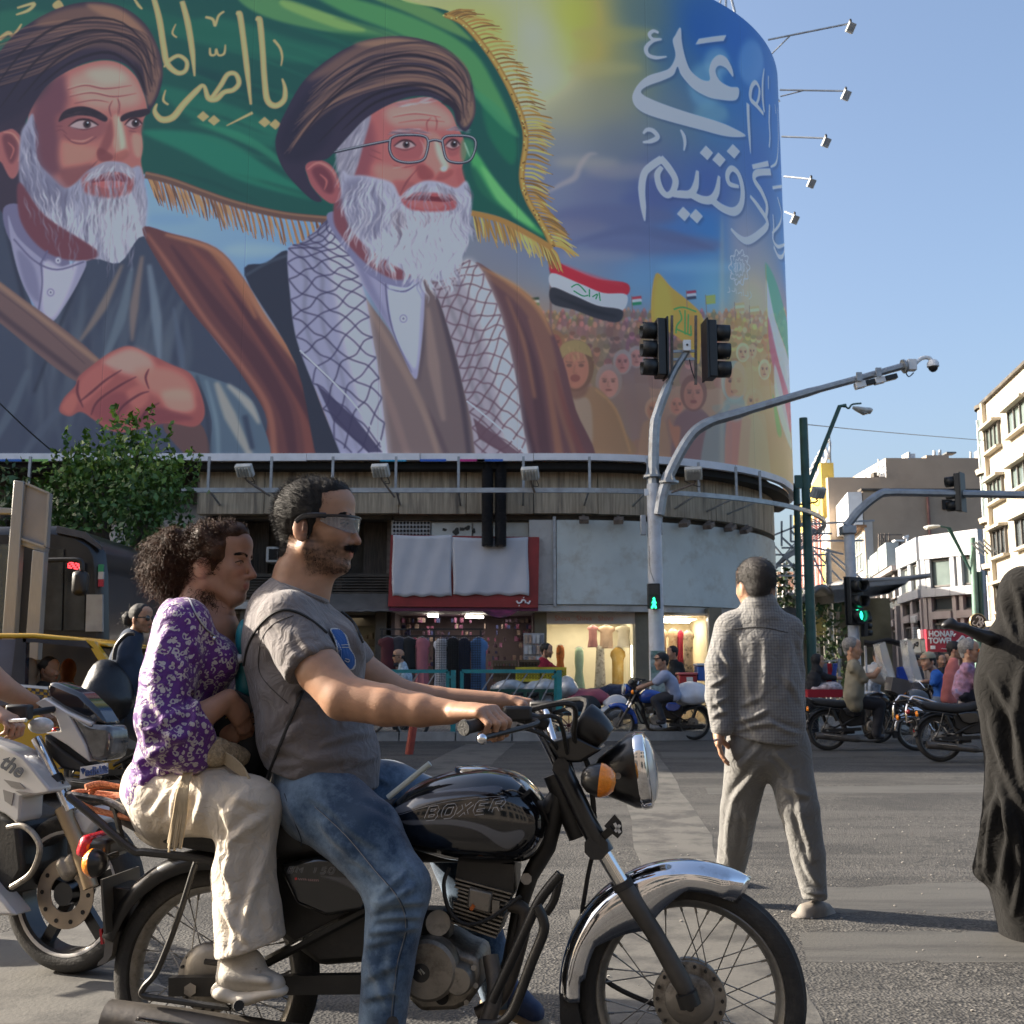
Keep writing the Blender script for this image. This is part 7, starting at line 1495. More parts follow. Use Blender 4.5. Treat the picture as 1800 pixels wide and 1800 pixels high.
def cloth(S,amp,freq,seed,relax=2,extra=None):
 vs,q=S.mesh(relax);n=normals(vs,q);h=(1-np.abs(nz(vs,freq,seed)))*amp+nz(vs,freq*2.7,seed+5)*amp*.25
 if extra is not None:h=h+extra(vs)
 return vs+n*h[:,None],q
def folds(vs,q,L_,seed=1):
 """creases: (x0, y0, x1, y1, height in mm, half width in picture points) with a ridge and the hollow beside it"""
 n=normals(vs,q);X,Y_,D=to_px(vs);view=vs-np.array([0,0,HC]);view/=np.linalg.norm(view,axis=1)[:,None];fc=np.clip(-(n*view).sum(1)*1.6,0,1);h=np.zeros(len(vs));r=random.Random(seed)
 for x0,y0,x1,y1,a,s_ in L_:
  dx,dy=x1-x0,y1-y0;l=math.hypot(dx,dy);t=((X-x0)*dx+(Y_-y0)*dy)/l/l;d=((X-x0)*-dy+(Y_-y0)*dx)/l+r.uniform(-.09,.09)*l*4*t*(1-t)
  w=np.exp(-(d/s_)**2)-.8*np.exp(-((d-1.55*s_)/(1.1*s_))**2);h+=a*.001*w*np.clip(np.sin(np.clip(t,0,1)*math.pi),0,1)**.6
 return vs+n*(h*fc)[:,None]
def skinmat():return mat('skin',(1,1,1),.48,0,.05,40,.12,260,attr='Col',sss=.12,spec=.4)
SK=(.40,.225,.142);UP=V((0,0,1));FW=BU.copy()
def fabric(name,col,bump=.25,bs=420,var=.1,vs=9,rough=.85,sheen=.25):
 m=mat(name,col,rough,0,var,vs,bump,bs,sheen=sheen,spec=.25);N,L_,b_=nodes(m);tc=N.new('ShaderNodeTexCoord');n=N.new('ShaderNodeTexNoise');n.inputs['Scale'].default_value=13;n.inputs['Detail'].default_value=4;n.inputs['Distortion'].default_value=2.2;L_.new(tc.outputs['Object'],n.inputs[0])
 u=N.new('ShaderNodeBump');u.inputs['Strength'].default_value=.42;u.inputs['Distance'].default_value=.03;L_.new(n.outputs[0],u.inputs['Height'])
 for l in b_.inputs['Normal'].links:L_.new(l.from_socket,u.inputs['Normal'])
 L_.new(u.outputs[0],b_.inputs['Normal']);return m
# the man riding
man=thing('person','man in grey T-shirt, jeans and wraparound glasses riding the black motorcycle','person',BO+BU*.45)
H=(Lw(548,845,0)-Lw(548,1010,0)).length;mb_=Lw(549,1009,0);mu=(UP-FW*.03).normalized();S=Sdf(.0042)
Qm,Rm=head(S,mb_,FW,mu,H,nose=(.53,.30),chin=.345)
S.chain([Lw(540,965,0),Lw(522,1010,0),Lw(508,1060,0)],[.066,.069,.07],.03,(A(BN),.92));S.cap(Lw(565,990,0),Lw(548,1050,0),.045,.055,.04)
S.chain([Lw(510,1070,0),Lw(535,1150,0),Lw(545,1300,0)],[.08,.11,.11],.04,(A(BN),1.2));S.cap(Lw(512,1102,.18),Lw(512,1102,-.18),.05,.05,.05)
gw1=BM_@V(hb_[-1]);gR={}
for s in(1,-1):
 a,b_=L(903,1261,.26),L(822,1278,.43);a.y*=s;b_.y*=s;a,b_=BM_@a,BM_@b_;ga=(b_-a).normalized();gm=b_-ga*.072;gR[s]=(gm,ga)
gm,ga=gR[1];fwd=(FW-ga*FW.dot(ga)).normalized();gup=ga.cross(fwd)*(1 if ga.cross(fwd).z>0 else-1)
wr=Lw(792,1252,.33);S.chain([Lw(512,1104,.19),Lw(562,1178,.25),Lw(604,1226,.285),Lw(680,1240,.305),Lw(740,1248,.32),wr],[.055,.063,.060,.054,.043,.032],.02)
hand(S,wr,gm+gup*.034+fwd*.004,-ga,fwd,gup,(.55,1.25,1.0),1.12)
gm2,ga2=gR[-1];fw2=(FW-ga2*FW.dot(ga2)).normalized();gu2=ga2.cross(fw2);gu2=gu2*(1 if gu2.z>0 else-1);wr2=gm2-fw2*.085+gu2*.03
S.chain([Lw(550,1100,-.18),Lw(626,1175,-.235),Lw(702,1222,-.27),Lw(770,1232,-.31),wr2],[.07,.062,.05,.044,.033],.03);hand(S,wr2,gm2+gu2*.034+fw2*.004,-ga2,fw2,gu2,(.55,1.25,1.0),1.12)
vs,q=S.mesh(1);npobj('body',vs,q,skinmat(),man,head_color(vs,Qm,Rm,H,SK,.95,seed=3));mv=vs
brow_eyes(Qm,H,man)
hairm=mat('black_hair',(.012,.010,.009),.6,0,.35,60,.5,300,spec=.3)
S=Sdf(.005);Q,R_=Qm,Rm
S.ell(Q(-.005,0,.66),(.405*H,.335*H,.375*H),R_,.03*H);S.ell(Q(.24,0,.86),(.16*H,.22*H,.115*H),R_,.09*H);S.cap(Q(-.2,.05,.4),Q(-.22,-.05,.22),.17*H,.12*H,.1*H)
for s in(1,-1):S.cap(Q(.07,.29*s,.6),Q(.05,.275*s,.34),.042*H,.024*H,.05*H)
S.ell(Q(.44,0,.55),(.26*H,.5*H,.255*H),R_,.05*H,op='s');S.ell(Q(.24,0,.15),(.25*H,.5*H,.35*H),R_,.04*H,op='s')
for s in(1,-1):S.ell(Q(-.02,.36*s,.43),(.095*H,.10*H,.15*H),R_,.03*H,op='s')
hv,hq=S.mesh(1);hn=normals(hv,hq);hv=hv+hn*(nz(hv,210,3)*.001)[:,None];ho=npobj('hair',hv,hq,hairm,man)
lz=((hv-Q(0,0,0))@R_/H);tufts(hv,hn,np.ones(len(hv),bool),13000,.015,.0005,lambda p:np.tile(A(-FW*.6),(len(p),1)),hairm,ho,'hair_tufts',1)
bz=((mv-Q(0,0,0))@R_/H);mn=normals(mv,q)
bsel=(bz[:,0]>.0)&(bz[:,2]<.26)&(bz[:,2]>-.02)&(bz[:,0]<.40)&(np.abs(bz[:,1])<.34)&~((bz[:,2]>.15)&(bz[:,0]>.33))&(mn@A(UP)>-.8)
tufts(mv,mn,bsel,3800,.006,.0005,lambda p:np.tile([0,0,-.7],(len(p),1)),hairm,man,'stubble',2,.45)
msel=(np.abs(bz[:,2]-.252)<.026)&(bz[:,0]>.39)&(bz[:,0]<.49)&(np.abs(bz[:,1])<.13);tufts(mv,mn,msel,1500,.011,.0007,lambda p:np.tile([0,0,-.8],(len(p),1)),hairm,man,'moustache',3,.4)
gl=thing('sunglasses','clear wraparound glasses with black temples on the rider face','glasses',Q(.45,0,.5));gfm=mat('glasses_frame',(.012,.013,.018),.3)
rows=[]
for i in range(25):
 th=-1.12+2.24*i/24;row=[]
 for j in range(7):v_=j/6;rr=.455-.10*(abs(th)/1.12)**2.2;hgt=.125*(1-.95*(abs(th)/1.12)**2.6)-.03*max(0,1-abs(th)/.25);row.append(V(Q(.06+rr*math.cos(th)-.02*v_,.36*math.sin(th),.565-v_*(hgt+.05))))
 rows.append(row)
lm_=mat('clear_lens',(.30,.32,.34),.03,0,0,alpha=.34,spec=1,coat=1);MB().grid(rows).build('lens',lm_,gl,solid=.0015)
for s in(1,-1):MB().tube(cr([V(Q(.26,.33*s,.56)),V(Q(.16,.36*s,.565)),V(Q(.02,.345*s,.56)),V(Q(-.06,.335*s,.51))],4),.0045,6,flat=1.8).build('temple',gfm,gl)
MB().tube([r[0]for r in rows],.0042,6).build('brow_bar',gfm,gl)
S=Sdf(.0052);fl=(A(BN),1.2)
S.chain([Lw(512,1086,0),Lw(533,1138,0),Lw(539,1205,0),Lw(553,1280,0),Lw(569,1335,0),Lw(574,1392,0)],[.105,.145,.157,.165,.160,.150],.04,fl)
S.cap(Lw(506,1090,.165),Lw(506,1090,-.165),.076,.076,.07);S.chain([Lw(522,1030,0),Lw(510,1062,0)],[.076,.10],.05,(A(BN),1.0));S.ell(Lw(478,1130,0),(.075,.15,.12),k=.07);S.ell(Lw(590,1150,.08),.085,k=.07);S.ell(Lw(590,1150,-.08),.085,k=.07)
S.chain([Lw(506,1090,.19),Lw(530,1140,.225),Lw(558,1186,.25)],[.082,.080,.080],.03);S.chain([Lw(550,1100,-.18),Lw(612,1160,-.225),Lw(638,1190,-.24)],[.08,.074,.07],.03)
S.cut(Lw(526,1036,0),A(UP*.92+FW*.42),.125);S.cut(Lw(572,1366,0),A(-mu*.9+FW*.22*-1),.4);ad=(Lw(558,1186,.25)-Lw(530,1140,.225));S.cut(Lw(549,1170,.245),A(ad),.12);ad=(Lw(638,1190,-.24)-Lw(612,1160,-.225));S.cut(Lw(628,1178,-.233),A(ad),.11)
vs,q=cloth(S,.0016,22,4,1)
vs=folds(vs,q,[(480,1345,600,1316,9,8),(500,1372,640,1330,10,8),(560,1312,668,1288,8,7),(470,1300,560,1335,8,8),(600,1352,682,1322,9,7),(540,1260,470,1330,9,10),(455,1190,470,1330,7,10),(462,1210,520,1300,6,9),(520,1110,568,1160,6,8),(510,1150,590,1150,5,6),(540,1090,600,1120,4,7),(590,1070,640,1150,6,8),(610,1090,655,1200,6,9),(650,1200,600,1280,7,9),(660,1240,590,1310,6,8),(505,1180,600,1135,4,5),(470,1080,520,1120,4,8),(480,1260,640,1250,4,9),(450,1360,480,1300,6,7),(530,1180,560,1140,5,6)]);shirt_m=fabric('grey_jersey',(.165,.148,.146),.12,600,.06);so_=npobj('t_shirt',vs,q,shirt_m,man);sv=vs
ring=[Lw(478+48*(1-math.cos(t))+4*0,1022+18*(1-math.cos(t))+0,.088*math.sin(t))for t in[2*math.pi*i/28 for i in range(28)]];MB().tube(ring,.0085,8,closed=True).build('collar',shirt_m,man)
blackc=mat('black_cord',(.012,.012,.013),.6)
seam(sv,[(575,1112),(548,1090),(522,1076),(498,1072),(474,1082),(452,1105),(436,1135),(428,1170)],.0038,blackc,man,'strap');seam(sv,[(532,1215),(500,1290),(480,1340),(468,1372)],.0048,blackc,man,'strap');seam(sv,[(516,1082),(482,1096),(462,1120),(455,1150),(456,1180),(472,1205),(505,1236)],.0013,mat('seam_dark',(.05,.045,.045),.9),man,'sleeve_seam',.001)
seam(sv,[(600,1075),(622,1095),(638,1130)],.004,blackc,man,'strap')
blue=fabric('print_blue',(.035,.11,.32),.1);wht=fabric('print_white',(.5,.5,.5),.1)
N6=[(583,1109),(590,1106),(600,1108),(608,1120),(614,1140),(622,1152),(624,1166),(618,1176),(610,1172),(602,1164),(596,1150),(592,1130)]
sticker(sv,[(x+(1.8 if x>603 else-2.5),y+(2 if y>1140 else-2))for x,y in N6],wht,man,'shirt_print_edge',1.1,.003);sticker(sv,N6,blue,man,'shirt_print',1.1,.0042)
for p_ in([(600,1134),(612,1133)],[(601,1138),(613,1138)],[(607,1158),(614,1160),(612,1164),(606,1161)]):seam(sv,p_,.0012,wht,man,'print_line',.006,3)
S=Sdf(.0055)
S.chain([Lw(560,1360,0),Lw(562,1412,0)],[.125,.12],.05,(A(BN),1.2));S.chain([Lw(566,1408,.1),Lw(640,1470,.16),Lw(700,1562,.2)],[.115,.104,.083],.05);S.chain([Lw(700,1562,.2),Lw(682,1700,.205),Lw(664,1870,.21)],[.083,.067,.058],.03)
S.chain([Lw(570,1400,-.1),Lw(680,1395,-.19),Lw(765,1420,-.24),Lw(820,1560,-.24),Lw(880,1745,-.22)],[.12,.1,.082,.07,.06],.05)
vs,q=cloth(S,.0014,36,14,1);vs=folds(vs,q,[(650,1588,735,1552,10,8),(648,1604,755,1586,12,8),(655,1618,748,1612,10,7),(660,1575,718,1528,8,7),(645,1640,742,1628,10,8),(640,1662,720,1640,8,7),(634,1725,712,1690,8,8),(632,1760,700,1745,7,7),(560,1436,620,1500,8,9),(590,1426,670,1490,7,8),(640,1396,735,1450,8,9),(500,1400,545,1480,8,8),(540,1400,600,1440,6,7),(690,1640,716,1790,6,8),(660,1600,640,1700,6,7),(700,1500,745,1560,5,7),(650,1680,690,1780,6,8),(600,1500,680,1560,5,8),(620,1360,690,1380,6,6)]);denim=mat('denim',(.075,.125,.185),.85,0,.3,14,.35,700,sheen=.3,spec=.2);N,L_,b_=nodes(denim)
nn=N.new('ShaderNodeTexNoise');nn.inputs['Scale'].default_value=4.2;nn.inputs['Detail'].default_value=9;nn.inputs['Roughness'].default_value=.75;tc=N.new('ShaderNodeTexCoord');L_.new(tc.outputs['Object'],nn.inputs[0])
rp=N.new('ShaderNodeValToRGB');rp.color_ramp.elements[0].position=.40;rp.color_ramp.elements[0].color=(.022,.052,.105,1);rp.color_ramp.elements[1].position=.60;rp.color_ramp.elements[1].color=(.165,.245,.345,1);L_.new(nn.outputs[0],rp.inputs[0]);L_.new(rp.outputs[0],b_.inputs['Base Color'])
jo=npobj('jeans',vs,q,denim,man);st_m=mat('jean_stitch',(.04,.06,.09),.9)
seam(vs,[(556,1420),(610,1470),(660,1530),(702,1580),(716,1630),(700,1700),(690,1796)],.0016,st_m,man,'side_seam',.001);seam(vs,[(500,1395),(516,1440),(530,1480),(520,1500)],.0014,st_m,man,'pocket_seam',.001);seam(vs,[(553,1418),(607,1468),(657,1528),(699,1579),(713,1630),(697,1700),(687,1796)],.0011,mat('jean_thread',(.22,.22,.22),.9),man,'side_stitch',.002)
def shoe(px0,px1,m,sm,par,h=.045,lace=None,z=None):
 a,b_=px0,px1;d=(b_-a);S=Sdf(.005);S.ell(A(a+d*.12+V((0,0,h*.6))),(.042,.042,.05),k=.02);S.cap(A(a+d*.1+V((0,0,.03))),A(a+d*.88+V((0,0,.012))),.040,.036,.02);S.cap(A(a+d*.15+V((0,0,h*1.2))),A(a+d*.55+V((0,0,h*.7))),.036,.03,.03)
 vs,q=S.mesh(2);npobj('shoe',vs,q,m,par);S=Sdf(.0045);S.cap(A(a+V((0,0,-.012))),A(a+d*.95+V((0,0,-.014))),.046,.042,.01,(A(UP),.42));v2,q2=S.mesh(1);npobj('sole',v2,q2,sm,par);return vs
shoe(Lw(640,1925,.21),Lw(800,1940,.23),mat('shoe_dark',(.05,.05,.055),.6),mat('sole_dark',(.12,.1,.08),.7),man);shoe(Lw(870,1755,-.22),Lw(945,1792,-.2),mat('shoe_navy',(.03,.05,.12),.6),mat('sole_tan',(.28,.2,.12),.7),man)
S=Sdf(.008);S.ell(A(Lw(432,1330,-.04)),(.085,.11,.14),k=.03);S.cap(A(Lw(400,1250,-.06)),A(Lw(440,1300,-.05)),.06,.08,.05);vs,q=cloth(S,.004,30,9,1);tag(npobj('black_bag',vs,q,mat('bag_black',(.008,.008,.009),.7)),'black bag wedged between the rider and the passenger','bag')
bagt=thing('bag','small turquoise bag showing between the rider back and the passenger','bag',Lw(428,1140,.02));S=Sdf(.006);S.ell(A(Lw(430,1122,.02)),(.025,.05,.06),k=.01);S.cap(Lw(428,1150,.0),Lw(432,1210,.0),.03,.03,.02);vs,q=S.mesh(1);npobj('pouch',vs,q,mat('turquoise_nylon',(.02,.26,.32),.4),bagt);MB().ell(Lw(421,1158,.06),.014,n=10,m=8).build('white_toggle',whitep,bagt)
# the passenger
wom=thing('person','woman with curly bun in purple leopard-print blouse seated behind the rider','person',BO+BU*.02)
WW=0.;H=(Lw(400,924,0)-Lw(400,1062,0)).length;wb=Lw(379,1060,0);wf=(FW+BN*.12).normalized();S=Sdf(.0040)
Qw,Rw=head(S,wb,wf,UP,H,nose=(.555,.315),fat=.95,chin=.34)
S.chain([Lw(366,1000,0),Lw(352,1050,0),Lw(345,1085,0)],[.062,.056,.075],.04);S.chain([Lw(345,1095,0),Lw(330,1200,0)],[.075,.09],.04,(A(BN),1.2));S.cap(Lw(335,1112,.12),Lw(335,1112,-.12),.045,.045,.05);S.ell(Lw(385,1110,0),(.06,.08,.07),k=.06)
S.chain([Lw(285,1290,.24),Lw(350,1262,.21),Lw(402,1228,.14)],[.045,.04,.028],.02);hand(S,Lw(402,1232,.14),Lw(424,1262,.10),A(-BN*.5+FW*.3+UP*.4),A(FW*.2-UP*.9-BN*.3),A(BN*.9+FW*.3),(.3,.7,.6),.95,rad=.009)
S.chain([Lw(360,1280,-.1),Lw(398,1292,.06)],[.04,.028],.02);hand(S,Lw(392,1292,.06),Lw(412,1284,.07),A(UP),A(FW*.8+UP*.3),A(BN),(.2,.5,.5),.95,rad=.009)
vs,q=S.mesh(1);npobj('body',vs,q,skinmat(),wom,head_color(vs,Qw,Rw,H,(.36,.195,.13),0,(1.0,.52,.52),seed=6));wv=vs
brow_eyes(Qw,H,wom,sides=(1,-1),thick=1.15)
MB().box(Lw(410,1262,.075),(.075,.012,.15),Matrix.Rotation(.5,3,'Y')).build('phone',blackp,wom,bevel=.004);MB().bar(Lw(398,1262,.084),Lw(412,1250,.084),.012,.003).build('phone_sticker',mat('sticker_yellow',(.55,.38,.03),.5),wom)
chm=mat('curly_hair',(.050,.021,.009),.6,0,.5,40,spec=.25);Q,R_=Qw,Rw;S=Sdf(.005)
S.ell(Q(-.01,0,.66),(.43*H,.35*H,.39*H),R_,.03*H);S.ell(Q(-.2,0,.42),(.24*H,.27*H,.26*H),R_,.1*H);S.ell(Q(.2,0,.86),(.22*H,.24*H,.15*H),R_,.08*H)
for s in(1,-1):S.cap(Q(.2,.30*s,.68),Q(.12,.30*s,.52),.06*H,.035*H,.05*H)
S.ell(Q(.47,0,.52),(.245*H,.5*H,.33*H),R_,.05*H,op='s');S.ell(Q(.30,0,.13),(.3*H,.6*H,.33*H),R_,.05*H,op='s')
for s in(1,-1):S.ell(Q(.0,.38*s,.43),(.10*H,.10*H,.15*H),R_,.03*H,op='s')
for x,y,r in((302,985,.062),(284,998,.05),(302,956,.045),(278,968,.034),(308,1022,.042),(326,1040,.034)):S.ell(Lw(x,y,0),r,k=.03)
hv,hq=S.mesh(1);hn=normals(hv,hq);hv=hv+hn*(nz(hv,120,8)*.004)[:,None];ho=npobj('hair',hv,hq,chm,wom)
hl=(hv-Q(0,0,0))@R_/H;cap_=np.flatnonzero(hl[:,0]>-.32);bun=np.flatnonzero(hl[:,0]<=-.32);bc=A(Lw(298,985,0))
def st_cap(rs):
 i=cap_[rs.randint(len(cap_))];back=A(-wf)*.9+hn[i]*.25+A(UP)*.1;return hv[i],back,.75
def st_bun(rs):
 i=bun[rs.randint(len(bun))];d=hv[i]-bc;d=d/np.linalg.norm(d)+rs.randn(3)*.7+A(-wf)*.35;return hv[i]-hn[i]*.01,d,1.
def st_nape(rs):
 p=A(Lw(330+rs.rand()*45,1035+rs.rand()*30,.04+rs.rand()*.03));return p,A(FW*.1-UP)+rs.randn(3)*.5,.7
curls(1900,st_cap,.07,.026,.0008,chm,ho,'loose_strands',1,12);curls(3200,st_bun,.065,.021,.0008,chm,ho,'bun_curls',2,18);curls(110,st_nape,.08,.02,.0009,chm,ho,'nape_curls',3,16)
e0=V(Q(.03,.345,.30));MB().ell(e0,.005,n=8,m=6).build('earring',chrome,wom);eb_=MB()
for k in range(5):eb_.ell(e0-V((0,0,.012+k*.011))+V((.003*math.sin(k*2),0,0)),(.0035,.003,.005),n=6,m=5)
eb_.build('earring_drop',mat('gold',(.6,.45,.2),.25,.9),wom)
def leopard():
 m=fabric('leopard_blouse',(.1,.02,.16),.15,300,0,rough=.5);N,L_,b_=nodes(m);tc=N.new('ShaderNodeTexCoord');ns=N.new('ShaderNodeTexNoise');ns.inputs['Scale'].default_value=45;L_.new(tc.outputs['Object'],ns.inputs[0])
 ad=N.new('ShaderNodeMix');ad.data_type='RGBA';ad.blend_type='LINEAR_LIGHT';ad.inputs[0].default_value=.009;L_.new(tc.outputs['Object'],ad.inputs[6]);L_.new(ns.outputs[1],ad.inputs[7])
 vo=N.new('ShaderNodeTexVoronoi');vo.inputs['Scale'].default_value=56;L_.new(ad.outputs[2],vo.inputs[0])
 r=N.new('ShaderNodeValToRGB');e=r.color_ramp.elements;r.color_ramp.interpolation='LINEAR';e[0].position=.0;e[0].color=(0,0,0,1);e[1].position=.20;e[1].color=(0,0,0,1)
 for p_,c in((.235,1),(.45,1),(.49,0)):x=e.new(p_);x.color=(c,c,c,1)
 L_.new(vo.outputs['Distance'],r.inputs[0]);n2=N.new('ShaderNodeTexNoise');n2.inputs['Scale'].default_value=70;L_.new(tc.outputs['Object'],n2.inputs[0])
 g2=N.new('ShaderNodeMapRange');g2.inputs[1].default_value=.41;g2.inputs[2].default_value=.45;L_.new(n2.outputs[0],g2.inputs[0]);mu_=N.new('ShaderNodeMath');mu_.operation='MULTIPLY';L_.new(r.outputs[0],mu_.inputs[0]);L_.new(g2.outputs[0],mu_.inputs[1])
 x=N.new('ShaderNodeMix');x.data_type='RGBA';x.inputs[6].default_value=(.105,.022,.19,1);x.inputs[7].default_value=(.48,.43,.43,1);L_.new(mu_.outputs[0],x.inputs[0]);L_.new(x.outputs[2],b_.inputs['Base Color']);return m
S=Sdf(.0055);fl=(A(BN),1.25)
S.chain([Lw(335,1092,0),Lw(338,1150,0),Lw(330,1240,0),Lw(318,1340,0),Lw(305,1390,0)],[.085,.115,.125,.125,.12],.05,fl);S.cap(Lw(325,1098,.13),Lw(325,1098,-.13),.07,.07,.06);S.ell(Lw(376,1165,.07),.075,k=.06);S.ell(Lw(376,1165,-.07),.075,k=.06)
S.chain([Lw(318,1105,.15),Lw(296,1190,.20),Lw(288,1262,.235),Lw(305,1296,.24),Lw(352,1268,.20)],[.075,.078,.078,.08,.07],.04);S.chain([Lw(300,1300,.22),Lw(340,1325,.2)],[.07,.055],.04);S.chain([Lw(330,1110,-.15),Lw(330,1240,-.2),Lw(360,1275,-.12)],[.075,.07,.06],.04)
S.chain([Lw(290,1340,.1),Lw(262,1395,.12)],[.07,.06],.05);S.cap(Lw(250,1400,.03),Lw(330,1345,.16),.035,.03,.04)
S.cap(Lw(392,1085,.02),Lw(398,1150,.03),.028,.012,.01,op='s');ad=Lw(352,1268,.20)-Lw(305,1296,.24);S.cut(Lw(360,1264,.195),A(ad),.085);S.cut(Lw(345,1066,0),A(UP*.9+FW*.35),.1)
vs,q=cloth(S,.002,26,21,1);vs=folds(vs,q,[(240,1268,330,1300,11,9),(250,1300,350,1240,10,9),(262,1215,300,1300,8,9),(330,1300,352,1210,9,8),(236,1345,330,1290,11,9),(232,1385,320,1335,10,9),(262,1310,300,1400,9,9),(370,1110,402,1215,8,8),(340,1085,362,1190,7,8),(300,1100,270,1200,7,9),(320,1120,310,1230,6,9),(246,1240,262,1330,8,8),(390,1120,420,1230,7,8),(355,1200,345,1300,9,8),(240,1320,260,1400,8,8),(280,1380,340,1350,7,7),(290,1130,330,1180,5,8)]);blm=leopard();npobj('blouse',vs,q,blm,wom);bv=vs
seam(np.concatenate([wv,bv]),[(333,1052),(345,1080),(362,1105),(378,1118)],.0028,mat('silver_chain',(.5,.5,.5),.3,.9),wom,'necklace',.005);MB().ell(snap(bv,376,1122,.01),.007,n=8,m=6).build('pendant',chrome,wom)
S=Sdf(.0055)
S.chain([Lw(292,1385,0),Lw(300,1425,0)],[.125,.11],.05,(A(BN),1.2));S.chain([Lw(300,1402,.09),Lw(380,1408,.15),Lw(436,1422,.18)],[.11,.098,.086],.05);S.chain([Lw(436,1425,.18),Lw(431,1520,.19),Lw(437,1600,.195),Lw(446,1700,.2)],[.086,.08,.086,.1],.035);S.cap(Lw(392,1540,.19),Lw(408,1660,.2),.028,.035,.04)
S.chain([Lw(305,1402,-.09),Lw(400,1415,-.15),Lw(456,1425,-.19),Lw(440,1540,-.19),Lw(450,1660,-.19)],[.1,.085,.07,.065,.075],.05)
S.cut(Lw(446,1664,.2),A(-UP*.93+FW*.3),.2);S.cut(Lw(450,1630,-.19),A(-UP),.15)
vs,q=cloth(S,.0012,60,31,1);vs=folds(vs,q,[(330,1352,300,1450,9,8),(360,1352,330,1470,8,8),(300,1380,262,1436,9,8),(472,1430,395,1490,10,9),(480,1462,432,1610,10,9),(456,1490,425,1660,9,9),(384,1500,410,1580,10,9),(400,1430,395,1550,9,9),(380,1560,440,1660,9,8),(470,1580,490,1660,7,8),(400,1600,410,1675,7,7),(440,1380,390,1440,6,8),(390,1400,470,1420,5,9)]);crp=fabric('cream_crepe',(.54,.475,.39),.15,200,.06);npobj('trousers',vs,q,crp,wom)
cr_=mat('cream_yarn',(.50,.40,.26),.9,0,.15,20);tb=MB();r_=random.Random(8)
for i in range(26):x=300+r_.uniform(-10,14);tb.tube(cr([Lw(338+r_.uniform(-10,12),1335,.19),Lw(324+(x-305)*.7,1385,.26),Lw(x+14,1430,.255),Lw(x+4,1482+r_.uniform(-10,16),.24)],4),.0032,5)
for i in range(12):tb.tube(cr([Lw(385,1318+i*1.5,.16),Lw(408,1330+i*2,.2),Lw(430+i,1352+i*2,.2),Lw(440+i*2,1378+i*2,.22)],4),.0028,5)
tb.build('tassels',cr_,wom,kind='stuff');S=Sdf(.006);S.chain([Lw(335,1338,.16),Lw(375,1322,.18),Lw(420,1330,.08)],[.03,.038,.03],.02);v2,q2=cloth(S,.004,90,2,1);npobj('crochet_shawl',v2,q2,mat('crochet',(.48,.38,.25),.9,0,.3,120,1,160),wom)
S=Sdf(.0042);S.chain([Lw(412,1665,.19),Lw(416,1700,.2)],[.042,.045],.02);S.chain([Lw(405,1722,.2),Lw(440,1716,.205),Lw(482,1731,.215)],[.036,.038,.030],.03);S.ell(Lw(430,1692,.2),(.05,.036,.036),k=.03);S.ell(Lw(402,1706,.2),(.022,.03,.045),k=.02)
S.cap(Lw(400,1716,.24),Lw(470,1724,.25),.012,.01,.015);v2,q2=S.mesh(1);shm=mat('cream_sneaker',(.50,.46,.40),.6,0,.12,30,.2,200);npobj('sneaker',v2,q2,shm,wom)
S=Sdf(.0042);S.chain([Lw(400,1742,.2),Lw(430,1752,.205),Lw(485,1741,.215)],[.04,.038,.034],.01,(A(UP),.5));S.ell(Lw(399,1738,.2),(.035,.04,.024),k=.02);v2,q2=S.mesh(1);npobj('sneaker_sole',v2,q2,mat('cream_sole',(.60,.55,.47),.6,0,.1,40),wom)
lc=MB()
for k in range(5):lc.tube(cr([Lw(428+k*7,1690+k*5,.235),Lw(434+k*7,1684+k*5,.215),Lw(440+k*7,1688+k*5,.19)],3),.0035,5)
lc.build('laces',mat('lace',(.45,.41,.35),.8),wom,kind='stuff')
# the man walking away
WY=G(1430,1612).y;pw_=lambda x,y,dy=0.:P(x,y,WY+dy);wk=thing('person','man in grey checked shirt and grey trousers walking away over the crossing','person',G(1350,1590))
kf=V((-.22,.97,0)).normalized();SD_=V((1,0,0));H=(pw_(1330,985)-pw_(1330,1082)).length;S=Sdf(.0058);hb0=pw_(1331,1079,.0)
Qk,Rk=head(S,hb0,kf,UP,H,fat=1.0);S.chain([pw_(1332,1040,-.02),pw_(1335,1088,-.03)],[.07,.075],.04);S.chain([pw_(1336,1100),pw_(1340,1200)],[.085,.11],.05,(A(SD_),1.2))
S.chain([pw_(1264,1262,-.05),pw_(1264,1292,-.06)],[.035,.03],.02);hand(S,pw_(1264,1288,-.06),pw_(1262,1308,-.07),A(V((.25,.95,0))),A(V((.1,0,-1))),A(V((-1,.1,0))),(.1,.35,.3),1.05)
S.cap(pw_(1394,1240,.16),pw_(1396,1262,.26),.035,.03,.02)
vs,q=S.mesh(1);npobj('body',vs,q,skinmat(),wk,head_color(vs,Qk,Rk,H,SK,.7,seed=9));Q,R_=Qk,Rk;S=Sdf(.006)
S.ell(Q(-.01,0,.66),(.415*H,.335*H,.375*H),R_,.03*H);S.cap(Q(-.2,.07,.42),Q(-.2,-.07,.24),.2*H,.12*H,.1*H);S.ell(Q(.46,0,.5),(.3*H,.5*H,.36*H),R_,.05*H,op='s');S.ell(Q(.3,0,.1),(.36*H,.6*H,.36*H),R_,.05*H,op='s')
for s in(1,-1):S.ell(Q(.0,.38*s,.42),(.10*H,.12*H,.16*H),R_,.03*H,op='s')
